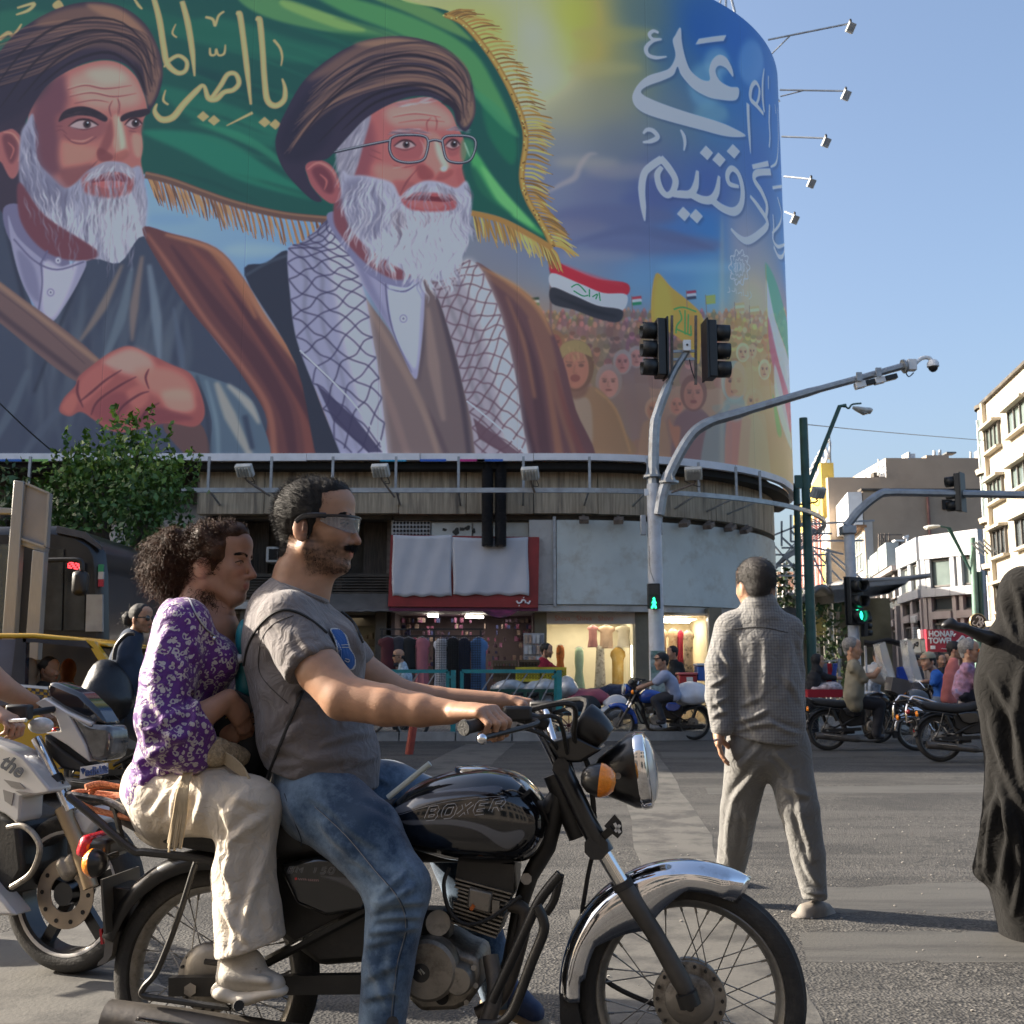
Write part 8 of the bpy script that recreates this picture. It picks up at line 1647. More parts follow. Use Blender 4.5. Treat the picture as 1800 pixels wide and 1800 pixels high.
hv,hq=S.mesh(1);hn=normals(hv,hq);ho=npobj('hair',hv,hq,mat('dark_brown_hair',(.022,.017,.014),.55,0,.3,50,.5,300),wk);tufts(hv,hn,np.ones(len(hv),bool),11000,.014,.0006,lambda p:np.tile([0,0,-.8],(len(p),1)),MATS['dark_brown_hair'],ho,'hair_tufts',5)
def checked():
 m=fabric('checked_shirt',(.2,.2,.2),.15,260,.05);N,L_,b_=nodes(m);tc=N.new('ShaderNodeTexCoord');sx=N.new('ShaderNodeSeparateXYZ');L_.new(tc.outputs['Object'],sx.inputs[0]);o_=[]
 for ax,sc in((0,430.),(2,430.)):
  mm=N.new('ShaderNodeMath');mm.operation='MULTIPLY';mm.inputs[1].default_value=sc;L_.new(sx.outputs[ax],mm.inputs[0]);sn=N.new('ShaderNodeMath');sn.operation='SINE';L_.new(mm.outputs[0],sn.inputs[0]);mr=N.new('ShaderNodeMapRange');mr.inputs[1].default_value=.15;mr.inputs[2].default_value=.6;L_.new(sn.outputs[0],mr.inputs[0]);o_.append(mr.outputs[0])
 ad=N.new('ShaderNodeMath');ad.operation='ADD';L_.new(o_[0],ad.inputs[0]);L_.new(o_[1],ad.inputs[1]);r=N.new('ShaderNodeMapRange');r.inputs[2].default_value=2;L_.new(ad.outputs[0],r.inputs[0])
 x=N.new('ShaderNodeMix');x.data_type='RGBA';x.inputs[6].default_value=(.195,.19,.182,1);x.inputs[7].default_value=(.12,.12,.122,1);L_.new(r.outputs[0],x.inputs[0]);L_.new(x.outputs[2],b_.inputs['Base Color']);return m
S=Sdf(.0065);fl=(A(SD_),1.2)
S.chain([pw_(1336,1092),pw_(1340,1130),pw_(1345,1200),pw_(1348,1265),pw_(1349,1320)],[.10,.140,.152,.155,.155],.04,fl);S.cap(pw_(1290,1100),pw_(1388,1106),.072,.07,.06);S.chain([pw_(1335,1066,-.025),pw_(1337,1084,-.02)],[.088,.105],.03)
S.chain([pw_(1281,1108),pw_(1266,1170,-.03),pw_(1262,1225,-.04),pw_(1268,1280,-.06)],[.075,.072,.062,.05],.035);S.chain([pw_(1380,1112),pw_(1388,1180,.02),pw_(1394,1235,.12),pw_(1398,1262,.24)],[.068,.068,.06,.05],.035)
S.cut(pw_(1350,1297,-.0),A(V((-.12,.15,-1))),.36);vs,q=cloth(S,.003,16,41,1);vs=folds(vs,q,[(1290,1268,1352,1246,16,5),(1295,1285,1368,1272,14,5),(1410,1290,1350,1268,12,5),(1300,1240,1340,1222,12,5),(1300,1112,1312,1220,12,7),(1392,1118,1382,1230,12,7),(1345,1120,1338,1240,10,7),(1262,1140,1284,1180,10,4),(1246,1205,1280,1186,12,4),(1248,1240,1280,1222,12,4),(1250,1262,1280,1250,10,4),(1256,1225,1276,1260,9,4),(1370,1180,1410,1240,9,6),(1320,1150,1330,1260,8,6),(1298,1250,1330,1290,12,5),(1400,1120,1420,1200,8,5)]);npobj('shirt',vs,q,checked(),wk);seam(vs,[(1290,1106),(1335,1102),(1385,1112)],.0022,mat('shirt_seam',(.07,.07,.07),.9),wk,'yoke_seam',.002)
S=Sdf(.0065);S.chain([pw_(1348,1275),pw_(1350,1318)],[.135,.125],.05,(A(SD_),1.38));S.chain([pw_(1318,1315,.02),pw_(1300,1420,.14),pw_(1292,1480,.22),pw_(1282,1545,.3)],[.116,.094,.083,.07],.05);S.chain([pw_(1382,1315),pw_(1404,1420,-.02),pw_(1420,1500,.0),pw_(1431,1572,-.0)],[.116,.098,.082,.062],.05)
S.cut(pw_(1432,1580),(0,0,-1),.12);vs,q=cloth(S,.002,22,52,1);vs=folds(vs,q,[(1400,1558,1452,1572,16,5),(1404,1578,1452,1586,14,5),(1398,1420,1428,1520,12,6),(1372,1378,1425,1402,14,6),(1335,1345,1285,1410,14,6),(1265,1525,1300,1540,12,5),(1340,1305,1296,1350,12,6),(1384,1350,1412,1480,9,6),(1300,1380,1280,1520,9,6),(1410,1500,1445,1560,12,6),(1310,1420,1300,1520,8,5),(1360,1320,1400,1360,9,6)]);npobj('trousers',vs,q,fabric('grey_wool',(.15,.147,.14),.15,300,.06),wk)
clog=mat('taupe_clog',(.20,.175,.15),.7,0,.1,20);S=Sdf(.005);c0=pw_(1416,1603);S.chain([A(c0),A(c0+V((.07,.05,.0))),A(c0+V((.13,.12,-.02)))],[.042,.045,.04],.03);S.cap(A(c0+V((-.02,0,-.02))),A(c0+V((.14,.1,-.035))),.05,.045,.02,(A(UP),.35));S.cap(A(c0+V((.03,-.01,.02))),A(c0+V((.085,.05,.01))),.026,.026,.02);v2,q2=S.mesh(1);npobj('clog',v2,q2,clog,wk)
S=Sdf(.006);g0=G(1284,1558);S.chain([A(g0+V((0,0,.05))),A(g0+V((-.03,.14,.035)))],[.045,.04],.02);v2,q2=S.mesh(1);npobj('clog',v2,q2,clog,wk)
MB().tube([pw_(1255,1302,-.12),pw_(1262,1300,-.13)],.006,6).build('ring',chrome,wk)
# the woman in the chador
CY=G(1792,1646).y;pc=lambda x,y,dy=0.:P(x,y,CY+dy);cw=thing('person','woman wrapped in a long black chador standing at the right edge','person',G(1812,1640))
S=Sdf(.009);fl=(A(SD_),1.0)
S.ell(pc(1800,1050),(.115,.13,.15),k=.05);S.chain([pc(1805,1080),pc(1812,1130),pc(1822,1200)],[.10,.16,.21],.07,(A(SD_),1.2));S.cap(pc(1776,1150),pc(1860,1150),.1,.1,.08);S.chain([pc(1820,1200),pc(1826,1300),pc(1826,1420),pc(1834,1560),pc(1836,1640)],[.22,.225,.21,.19,.16],.08,(A(SD_),1.12));S.cap(pc(1745,1200,-.02),pc(1770,1330,-.05),.05,.06,.08)
S.chain([pc(1762,1370,-.05),pc(1750,1450,-.02),pc(1741,1528,.0)],[.07,.075,.085],.06);S.chain([pc(1772,1400,-.1),pc(1776,1500,-.08),pc(1782,1590,-.06)],[.06,.055,.04],.05)
ex=lambda v:.017*np.sin(v[:,0]*34+np.sin(v[:,2]*5)*1.6)*np.clip((1.25-v[:,2])/.8,0,1);vs,q=cloth(S,.004,9,61,2,ex);vs=folds(vs,q,[(1760,1030,1790,1130,14,7),(1778,1015,1800,1130,12,7),(1738,1180,1800,1320,22,9),(1740,1250,1800,1420,24,9),(1750,1340,1790,1520,26,9),(1752,1380,1732,1535,26,7),(1770,1400,1758,1560,26,7),(1788,1440,1782,1610,24,7),(1800,1160,1812,1400,20,10),(1745,1400,1722,1530,18,5),(1800,1400,1800,1620,22,8)]);npobj('chador',vs,q,fabric('black_chador',(.009,.0085,.008),.06,300,.1,rough=1,sheen=.03),cw)
S=Sdf(.008);S.ell(pc(1812,1056,.1),(.085,.1,.12),k=.03);S.cap(pc(1812,1080,.06),pc(1815,1120,.02),.06,.07,.04);vs,q=S.mesh(1);npobj('body',vs,q,skinmat(),cw,np.tile(SK,(len(vs),1)))
S=Sdf(.005);S.chain([A(G(1790,1640)+V((0,0,.045))),A(G(1812,1640)+V((.1,.04,.04)))],[.04,.042],.02);v2,q2=S.mesh(1);npobj('shoe',v2,q2,mat('tan_shoe',(.36,.27,.16),.6),cw)
S=Sdf(.008);S.chain([pc(1664,1099,-.1),pc(1690,1103,-.1),pc(1730,1118,-.06),pc(1775,1140,.0)],[.018,.032,.042,.05],.03,(A(UP),.62));S.cap(pc(1660,1099,-.1),pc(1672,1093,-.1),.012,.018,.02);v2,q2=cloth(S,.003,30,3,1);tag(npobj('folded_case',v2,q2,mat('case_black',(.010,.010,.011),.45,0,.2,8)),'black pointed soft case held out beside the woman in the chador','case')
# unseen houses opposite, added behind the camera to cut the sky fill
for k,(x0,x1,h,c)in enumerate(((-60,-22,9,(.30,.25,.2)),(-21.8,-4,11,(.24,.2,.17)),(-3.8,14,9.5,(.3,.27,.24)),(14.2,50,11,(.22,.18,.15)))):
 t=thing('row_building',['low brown building','dark brown building','beige building','deep brown building'][k]+' across the junction behind the camera, added unseen to cut sky fill','building',((x0+x1)/2,-9,0));MB().bx((x0,-9,0),(x1,-16,h)).build('wall',mat('row_wall_%d'%k,c,.85,0,.2,1),t)
 for i in range(int((x1-x0)/2.6)):
  for j in range(3):MB().bx((x0+.6+i*2.6,-8.96,1+j*3),(x0+2.2+i*2.6,-9.1,2.7+j*3)).build('window',glassd,t)
# red banner with white cloths
bn=thing('shop_banner','red shop banner with two white cloths hung over it','banner',P(815,1068,22.4));rb2=mat('banner_red',(.26,.018,.018),.45,0,.2,3,.3,5);YB=22.35
MB().prism(PP([(687,940),(948,944),(946,1068),(682,1066)],YB),(0,.25,0)).build('board',rb2,bn)
def drape(x0,y0,x1,y1,Y,m,name,par,amp=.014,sag=2,seed=1):
 r=random.Random(seed);a,b_,c=r.uniform(0,6),r.uniform(0,6),r.uniform(4,8);rows=[]
 for i in range(17):
  v=i/16;rows.append([P(x0+(x1-x0)*u/24+1.2*math.sin(v*5+a),y0+(y1-y0)*v+sag*math.sin(u/24*math.pi)*(1-v)+1.5*math.sin(u*.9+b_)*v,Y-amp*(1+math.sin(u/24*c+v*3+a)*v+.5*math.sin(u*.8+v*5+b_)))for u in range(25)])
 return MB().grid(rows).build(name,m,par,solid=.006,smooth=80)
wc=mat('white_cloth',(.52,.52,.55),.8,0,.05,3,.15,12);drape(690,940,794,1048,YB-.03,wc,'white_cloth',bn,seed=3);drape(796,944,929,1046,YB-.03,wc,'white_cloth',bn,seed=5)
for p_ in([(908,1056),(911,1060),(916,1059),(918,1055),(923,1056),(924,1060)],[(926,1059),(929,1061),(932,1056)],[(912,1064),(913,1065)],[(920,1050),(921,1051)]):stroke3(p_,YB-.03,.018,'script_stroke',wl,bn)
fb(MB(),684,1068,946,1074,22.4,.1).build('lower_trim',mat('plum_trim',(.12,.01,.05),.5),bn)
ub=thing('umbrella_canopy','folded dark pink and black canopy under the red banner','canopy',P(880,1085,22.2));rows=[]
for i in range(9):rows.append([P(845+i*8.5,1072+(14*math.sin(math.pi*i/8))*j/4,22.2-.12*j+.05*math.sin(i*2.2))for j in range(5)])
MB().grid(rows).build('cloth',mat('plum_cloth',(.10,.012,.045),.6,0,.9,5),ub,solid=.01)
# goods
def garment(x,y0,y1,w,Y,m,lab,kind='shirt',grp='garments on the racks'):
 t=thing('garment',lab,'garment',P(x,y1,Y),group=grp);n=14;rows=[];r=random.Random(int(x*7+y0));ph=r.uniform(0,6)
 prof={'shirt':[(.0,.22),(.06,.95),(.24,1.05),(.26,.72),(.6,.72),(1,.8)],'dress':[(0,.3),(.03,.55),(.25,.62),(.42,.48),(.7,.78),(1,1.05)],'long':[(0,.3),(.03,.8),(.16,1.0),(.2,.72),(.6,.7),(1,.92)],'skirt':[(0,.5),(.5,.7),(1,.95)]}[kind]
 for i in range(15):
  v=i/14;hw=np.interp(v,[p[0]for p in prof],[p[1]for p in prof])*w/2
  rows.append([P(x+hw*math.cos(a),y0+(y1-y0)*v,Y-(.06+.018*math.sin(a*7+ph+v*2)*v)*math.sin(a))for a in[2*math.pi*k/n for k in range(n)]])
 MB().grid(rows,closed=True).build('cloth',m,t,solid=.004);MB().tube([P(x-w*.3,y0+2,Y),P(x,y0-2,Y),P(x+w*.3,y0+2,Y)],.008,5).build('hanger',steel,t);return t
clm=lambda n,c,v=.15,vs=5,d=None:mat('cloth_'+n,c,.85,0,v,vs,.1,40,dirt=d)
YR=21.5
for x,y0,y1,w,n,c,k,lab in((682,1120,1180,34,'maroon',(.07,.012,.018),'shirt','maroon shirt at the left end of the rack'),(701,1120,1172,30,'slate',(.03,.03,.04),'shirt','slate grey shirt second on the rack'),(718,1121,1176,32,'coal',(.012,.012,.012),'shirt','black shirt beside the pink dress'),(742,1121,1210,30,'rose',(.36,.12,.14),'long','long rose pink dress on the rack'),(776,1122,1212,30,'white',(.55,.55,.57),'long','long white dress in the middle of the rack'),(796,1121,1236,32,'jet',(.012,.012,.013),'long','long black dress right of the white one'),(816,1122,1240,30,'navy',(.014,.02,.045),'long','long navy dress next to the denim dress'),(841,1121,1234,36,'denim',(.08,.17,.33),'long','pale denim dress at the right end of the rack')):garment(x,y0,y1,w,YR,clm(n,c),lab,k)
rk=thing('clothes_rack','dark wire mesh clothes rack on the pavement','rack',P(760,1250,21.6));f=MB()
for x in(672,763,845):f.bar(P(x,1108,21.6),P(x,1262,21.6),.04,.04,(0,1,0))
for y in(1106,1118):f.bar(P(668,y,21.6),P(850,y,21.6),.03,.03)
f.build('frame',blackp,rk);f=MB()
for i in range(19):f.bar(P(768+i*4.2,1118,21.42),P(768+i*4.2,1225,21.42),.007,.007,(0,1,0))
for j in range(26):f.bar(P(766,1118+j*4.2,21.42),P(846,1118+j*4.2,21.42),.007,.007)
f.build('wire_mesh',blackp,rk,kind='stuff')
YW=23.8
for x,y0,y1,w,n,c,k,lab,d in((985,1134,1205,24,'orange',(.32,.09,.02),'dress','orange and black patterned dress in the lit window',((.02,.01,.01),9,.9)),(1018,1138,1236,26,'mint',(.33,.44,.33),'dress','pale green two piece dress in the lit window',None),(1055,1136,1238,26,'zebra',(.5,.44,.36),'skirt','black and cream animal print skirt',((.02,.015,.015),14,1.)),(1086,1138,1240,28,'mustard',(.42,.25,.06),'long','mustard long dress beside the print skirt',((.5,.36,.16),9,.8)),(1066,1100,1140,30,'blush',(.55,.38,.28),'shirt','blush short sleeved top hung high in the window',None),(1096,1100,1138,28,'ivory',(.62,.55,.45),'shirt','ivory top hung beside the blush top',None),(1042,1100,1138,20,'dusk',(.36,.16,.16),'long','dusky pink top at the left of the hung tops',None),(1164,1106,1180,20,'tan',(.35,.22,.13),'long','tan patterned gown left in the right window',((.04,.02,.015),8,.9)),(1183,1106,1180,22,'sand',(.45,.32,.19),'long','sand coloured gown in the right window',((.2,.04,.02),5,.9)),(1196,1108,1176,14,'crimson',(.28,.01,.03),'long','crimson gown between patterned gowns',None),(1210,1109,1182,22,'leaf',(.40,.30,.22),'long','cream gown with dark leaf print at the curtain',((.02,.02,.02),9,.95)),(206,1098,1160,40,'greyrose',(.30,.25,.27),'long','pale grey robe behind the tree trunk',None),(236,1098,1158,30,'ash',(.33,.3,.3),'long','ash coloured robe near the ponytail man',None)):garment(x,y0,y1,w,YW if x>300 else 22.6,clm(n,c,d=d),lab,k,'garments in the shop windows')
cd=thing('hanging_cards','white card rack with small hanging goods by the shop corner','rack',P(938,1170,22.3));fb(MB(),920,1113,957,1172,22.4,.05).build('panel',mat('card_panel',(.42,.42,.42),.6),cd)
r_=random.Random(4)
for i in range(5):
 for j in range(3):fb(MB(),922+i*7,1116+j*19,927.5+i*7,1131+j*19,22.34,.04).build('card',mat('card_%d'%((i*3+j)%5),[(.45,.33,.24),(.5,.5,.5),(.2,.2,.22),(.42,.28,.2),(.55,.54,.5)][(i*3+j)%5],.6),cd)
gd_=MB();gm_=[MB()for _ in range(5)]
for i in range(260):
 x=r_.uniform(692,938);y=1094+int(r_.uniform(0,10))*11;w=r_.uniform(2,6);h=r_.uniform(4,9);fb(gm_[i%5],x,y-h,x+w,y,r_.uniform(24.0,24.6),.2)
for k,c in enumerate(((.26,.08,.13),(.3,.12,.2),(.08,.05,.07),(.35,.26,.2),(.06,.07,.16))):gm_[k].build('shelf_goods',clm('goods%d'%k,c,.4,9),bld,kind='stuff')
gm_=[MB()for _ in range(3)]
for i in range(110):x=r_.uniform(160,660);y=1110+int(r_.uniform(0,9))*13;fb(gm_[i%3],x,y-r_.uniform(6,12),x+r_.uniform(3,14),y,24.4,.3)
for k,c in enumerate(((.12,.1,.08),(.2,.17,.14),(.06,.07,.06))):gm_[k].build('shelf_goods',clm('wares%d'%k,c,.4,9),bld,kind='stuff')
def crate(x0,y0,x1,y1,Y,m,lab,grp=None):
 t=thing('crate',lab,'crate',P((x0+x1)/2,y1,Y),group=grp);a=P(x0,y1,Y);b_=P(x1,y0,Y);f=MB();d=.35
 for z in(a.z,b_.z):
  for y in(Y,Y+d):f.bar((a.x,y,z),(b_.x,y,z),.04,.05)
  for x in(a.x,b_.x):f.bar((x,Y,z),(x,Y+d,z),.04,.05)
 n=max(3,int((x1-x0)/5))
 for i in range(n+1):x=a.x+(b_.x-a.x)*i/n;f.bar((x,Y,a.z),(x,Y,b_.z),.035,.02,(0,1,0))
 for j in range(1,4):z=a.z+(b_.z-a.z)*j/4;f.bar((a.x,Y,z),(b_.x,Y,z),.02,.03)
 f.build('lattice',m,t);MB().bx((a.x,Y+.04,a.z),(b_.x,Y+d,b_.z-.08)).build('contents',mat('crate_inside',(.10,.08,.05),.9,0,.6,12),t)
yc_=mat('crate_yellow',(.50,.40,.03),.5);bc_=mat('crate_brown',(.09,.06,.03),.6)
crate(908,1175,950,1196,20.9,yc_,'left yellow lattice crate on the cart');crate(951,1175,994,1196,20.9,yc_,'right yellow lattice crate on the cart');crate(868,1164,908,1196,20.95,bc_,'brown crate standing left of the yellow crates');crate(914,1162,947,1174,21.2,bc_,'small brown crate behind the yellow crates')
ct=thing('goods_cart','green framed cart loaded with plastic wrapped goods behind the railing','cart',P(925,1290,20.9));gf=mat('cart_green',(.015,.07,.05),.5);plm=mat('plastic_wrap',(.38,.40,.42),.18,0,.25,8,.9,14,coat=.6);f=MB()
for x in(866,895,923,951,980):f.bar(P(x,1214,20.7),P(x,1262,20.7),.07,.05,(0,1,0))
for y in(1214,1262):f.bar(P(862,y,20.7),P(986,y,20.7),.06,.06)
f.build('frame',gf,ct);
def lump(x0,y0,x1,y1,Y,d,m,name,par=None,seed=1,amp=.05,flat=2.6):
 a,b_=P(x0,y1,Y),P(x1,y0,Y);c=(a+b_)/2;S=Sdf(.03);S.ell(A(c+V((0,d/2,0))),((b_.x-a.x)/2,d/2,(b_.z-a.z)/2),k=.02);S.ell(A(c+V(((b_.x-a.x)*.2,d/2,-(b_.z-a.z)*.15))),((b_.x-a.x)*.32,d/2,(b_.z-a.z)*.36),k=.08);S.ell(A(c+V(((a.x-b_.x)*.22,d/2,-(b_.z-a.z)*.15))),((b_.x-a.x)*.3,d/2,(b_.z-a.z)*.36),k=.08);vs,q=cloth(S,amp,9,seed,1);return npobj(name,vs,q,m,par)
for k,(x0,y0,x1,y1)in enumerate(((864,1196,925,1218),(915,1195,985,1220),(866,1220,905,1262),(900,1222,945,1262),(940,1220,985,1262))):lump(x0,y0,x1,y1,20.75,.6,plm,'wrapped_goods',ct,k+1)
def tagl(o,lab,cat):return tag(o,lab,cat)
tagl(lump(982,1192,1013,1224,20.6,.4,plm,'plastic_bag',seed=7),'clear plastic bag ball beside the teal post','bag');tagl(lump(1000,1214,1070,1236,20.5,.5,clm('pinkroll',(.28,.07,.1)),'cloth_bundle',seed=8),'pink cloth bundle on the pavement before the lit window','bundle');tagl(lump(996,1226,1052,1254,20.2,.5,clm('tarp',(.015,.017,.02)),'tarpaulin',seed=9),'black tarpaulin over goods on the low trolley','tarpaulin');tagl(lump(1060,1222,1100,1246,20.3,.4,mat('white_sack',(.5,.5,.52),.5,0,.1,8),'white_sack',seed=10),'white sack between the trolley and the blue motorcycle','sack');tagl(lump(1030,1206,1150,1228,21.2,.5,clm('jeans',(.02,.03,.06),.6,12),'folded_clothes',seed=11),'dark folded clothes heaped under the lit window','clothes');tagl(lump(1190,1196,1243,1236,19.0,.35,mat('white_bag',(.58,.58,.6),.35,0,.1,8),'white_bag',seed=12),'white plastic bags tied behind the blue motorcycle','bag');tagl(lump(1060,1238,1110,1262,20.1,.3,plm,'plastic_bag',seed=13),'crumpled clear plastic behind the front wheel of the blue motorcycle','bag')
tl=thing('low_trolley','low blue trolley with spoked wheels on the roadside','trolley',P(1010,1296,19.9));fb(MB(),986,1252,1062,1258,19.9,.6).build('deck',mat('trolley_blue',(.02,.12,.17),.5),tl)
for x in(1000,1048,948):
 c=P(x,1275,19.85);w=MB().lathe([(-.03,.2),(-.03,.235),(.03,.235),(.03,.2)],c,(0,1,0),24).build('wheel',rubber,tl if x>960 else ct)
 sp_=MB()
 for k in range(8):a=k*math.pi/4;sp_.bar(c,c+V((math.cos(a)*.2,0,math.sin(a)*.2)),.02,.02,(0,1,0))
 sp_.build('spokes',mat('rusty_red',(.12,.04,.04),.7),w,kind='stuff')
for x0,y0,x1,y1,n,c,lab in((1194,1182,1226,1206,'red',(.36,.02,.025),'red cooler box right of the man in black'),(1226,1166,1254,1197,'blue',(.02,.09,.33),'blue cooler box beside the walking man')):
 t=thing('cooler_box',lab,'cooler',P((x0+x1)/2,y1,20.2));fb(MB(),x0,y0+5,x1,y1,20.2,.4).build('box',mat('cooler_'+n,c,.4),t,bevel=.02);fb(MB(),x0-1,y0,x1+1,y0+5,20.17,.46).build('lid',mat('cooler_lid_'+n,(.45,.1,.1)if n=='red' else(.45,.5,.55),.4),t,bevel=.02)
 if n=='red':fb(MB(),1207,1190,1218,1198,20.18,.02).build('label',mat('label_white',(.6,.58,.52),.6),t)
for x0,x1,lab in((560,787,'turquoise pavement railing left of the thick post'),(812,977,'turquoise pavement railing in front of the cart')):
 t=thing('railing',lab,'railing',P((x0+x1)/2,1296,20.0),group='pavement railings');
 for a in((x0,1180,x1,1180),(x0,1262,x1,1262),(x0,1180,x0,1262),(x1,1180,x1,1262)):MB().bar(P(a[0],a[1],20),P(a[2],a[3],20),.065,.065,(0,1,0)).build('frame_bar',teal,t)
 for k in range(int((x1-x0)/30)):MB().bar(P(x0+4+k*30,1262,20),P(min(x0+56+k*30,x1),1182,20),.022,.022,(0,1,0)).build('diagonal_bar',steel,t)
for x in(797,983):
 t=thing('railing_post','thick turquoise post %s'%('between the two railings' if x<900 else 'at the right end of the railing'),'post',P(x,1298,19.95));MB().bar(V((P(x,1200,19.95).x,19.95,.14)),P(x,1178,19.95),.09,.09,(0,1,0)).build('post',teal,t)
 for y in(1190,1250):MB().bar(P(x-13,y,19.98),P(x+4,y,19.98),.05,.05).build('bracket',teal,t)
rb=thing('bollard','faded red metal bollard on the road edge','bollard',G(719,1326));a=G(719,1326);MB().tube([a,a+V((.06,0,.42)),a+V((.065,0,.5))],[.062,.06,.05],14).build('post',mat('bollard_red',(.30,.05,.03),.6,0,.2,9),rb)
stl=thing('market_stall','red covered stall table with folded cloth by the woman in black','stall',P(1450,1300,19));fb(MB(),1420,1212,1482,1226,19,.7).build('table_skirt',clm('red_skirt',(.30,.01,.02)),stl);lump(1424,1202,1480,1214,19.1,.5,clm('stack',(.35,.3,.3),.7,16),'folded_cloth',stl,3)
for k,(x,c)in enumerate(((1443,(.4,.42,.5)),(1450,(.3,.3,.36)),(1458,(.5,.03,.04)),(1467,(.05,.09,.32)))):drape(x-4,1166,x+4,1203,19.4,clm('scarf%d'%k,c,.4,12),'scarf',stl,.02,0,k)
f=MB();f.bar(P(1440,1164,19.4),P(1476,1160,19.4),.03,.03);f.bar(P(1475,1158,19.4),P(1475,1220,19.4),.04,.04);f.build('stall_rail',steel,stl)
# other motorcycles (copies of the front one in other colours)
BIKEM={n:MATS[n]for n in('tank_print','side_cover_print','orange_rope')}
def copy_bike(px,py,face,yaw,label,col=None,name='motorcycle'):
 g=G(px,py);rz=yaw+(0 if face>0 else math.pi);m=Matrix.Translation(g)@Matrix.Rotation(rz,4,'Z');tm=mat('tank_'+label[:5].strip(),col or(.012,.012,.013),.18,coat=1,var=.1)
 return dup(bike,m,label,swap={'tank_print':tm,'side_cover_print':tm,})
c1=copy_bike(1455,1319,1,-.06,'black motorcycle ridden by the grey haired man in olive shirt');c2=copy_bike(1653,1339,1,-.1,'black motorcycle with bent chrome carrier ridden by the man in plaid');c3=copy_bike(1219,1301,-1,.04,'blue motorcycle ridden by the man in a black cap',(.015,.07,.36));c4_=copy_bike(1545,1306,1,.25,'dark motorcycle with tall windscreens between the two riders');c5=copy_bike(590,1302,1,0,'dark motorcycle parked behind the rider arm by the railing');c6=copy_bike(168,1420,1,-.1,'dark motorcycle under the man with the backpack')
c7=copy_bike(168,1420,1,-.05,'dark motorcycle waiting outside the left edge');c7.matrix_basis=Matrix.Translation(V((-4.6,5.2,0)))
for c in(c1,c2,c3,c4_,c5,c6,c7):
 c['group']='motorcycles in the street'
 for k in list(c.children):
  if 'tied_rope' in k.name or 'pale_strip' in k.name or 'orange_plug' in k.name:bpy.data.objects.remove(k)
for k in c3.children:
 if 'front_mudguard' in k.name or 'headlamp_shell' in k.name:k.data=k.data.copy();k.data.materials[0]=MATS['tank_blue']
bike['group']='motorcycles in the street'
def px_plane(Y):return lambda x,y,dy=0.:P(x,y,Y+dy)
wsm=mat('windscreen',(.6,.64,.66),.08,0,.1,4,alpha=.45,coat=1)
for pts_,Y in(([(1546,1132),(1556,1128),(1574,1190),(1566,1196),(1552,1165)],15.9),([(1594,1124),(1602,1128),(1622,1196),(1612,1200),(1600,1170)],15.6)):
 q=PP(pts_,Y);b=MB().prism(q,(.02,.35,0)).build('windscreen',wsm,c4_)
 b.matrix_parent_inverse=c4_.matrix_basis.inverted()
b=MB().prism(PP([(1570,1190),(1598,1196),(1600,1212),(1585,1222),(1566,1214)],15.7),(0,.3,0)).build('fairing',mat('fairing_grey',(.06,.06,.065),.4),c4_);b.matrix_parent_inverse=c4_.matrix_basis.inverted()
cp_=thing('folding_canopy','black soft canopy on poles over the motorcycle with windscreens','canopy',P(1557,1150,16.6));rows=[[P(1519+k*9.5,1127+3*math.sin(k*1.1)+j*.9+(4 if k in(0,8)else 0)*j/4,16.3+j*.2)for k in range(9)]for j in range(6)];MB().grid(rows).build('cloth',clm('canopy',(.012,.012,.014)),cp_,solid=.05)
for x in(1521,1594):MB().bar(P(x,1135,16.5),P(x+3,1215,16.5),.03,.03,(0,1,0)).build('pole',whitep if x<1550 else steel,cp_)
rk2=[(1582,1268,.3),(1582,1242,.32),(1590,1228,.32),(1600,1224,.3),(1650,1240,.25),(1690,1252,.22)]
for w in(-.25,.25):
 b=MB().tube(cr([P(x,y,15.2)+V((0,w,0))for x,y,_ in rk2],4),.016,8).build('chrome_carrier',chrome,c2);b.matrix_parent_inverse=c2.matrix_basis.inverted()
 b=MB().tube(cr([P(x,y,15.2)+V((0,w,0))for x,y in((1580,1268),(1610,1262),(1640,1270),(1652,1285),(1670,1290))],4),.016,8).build('chrome_carrier',chrome,c2);b.matrix_parent_inverse=c2.matrix_basis.inverted()
tagl(lump(1531,1164,1568,1202,16.75,.35,mat('pale_sack',(.42,.42,.44),.6,0,.15,8),'cloth_sack',seed=21),'pale sack held in front of the grey haired rider','sack');tagl(MB().prism(PP([(1580,1172),(1606,1172),(1606,1200),(1579,1200)],16.4),(0,.12,0)).build('blue_bag',clm('bluebag',(.02,.06,.36)),None,bevel=.02),'blue shopping bag with white mark beside the windscreens','bag')
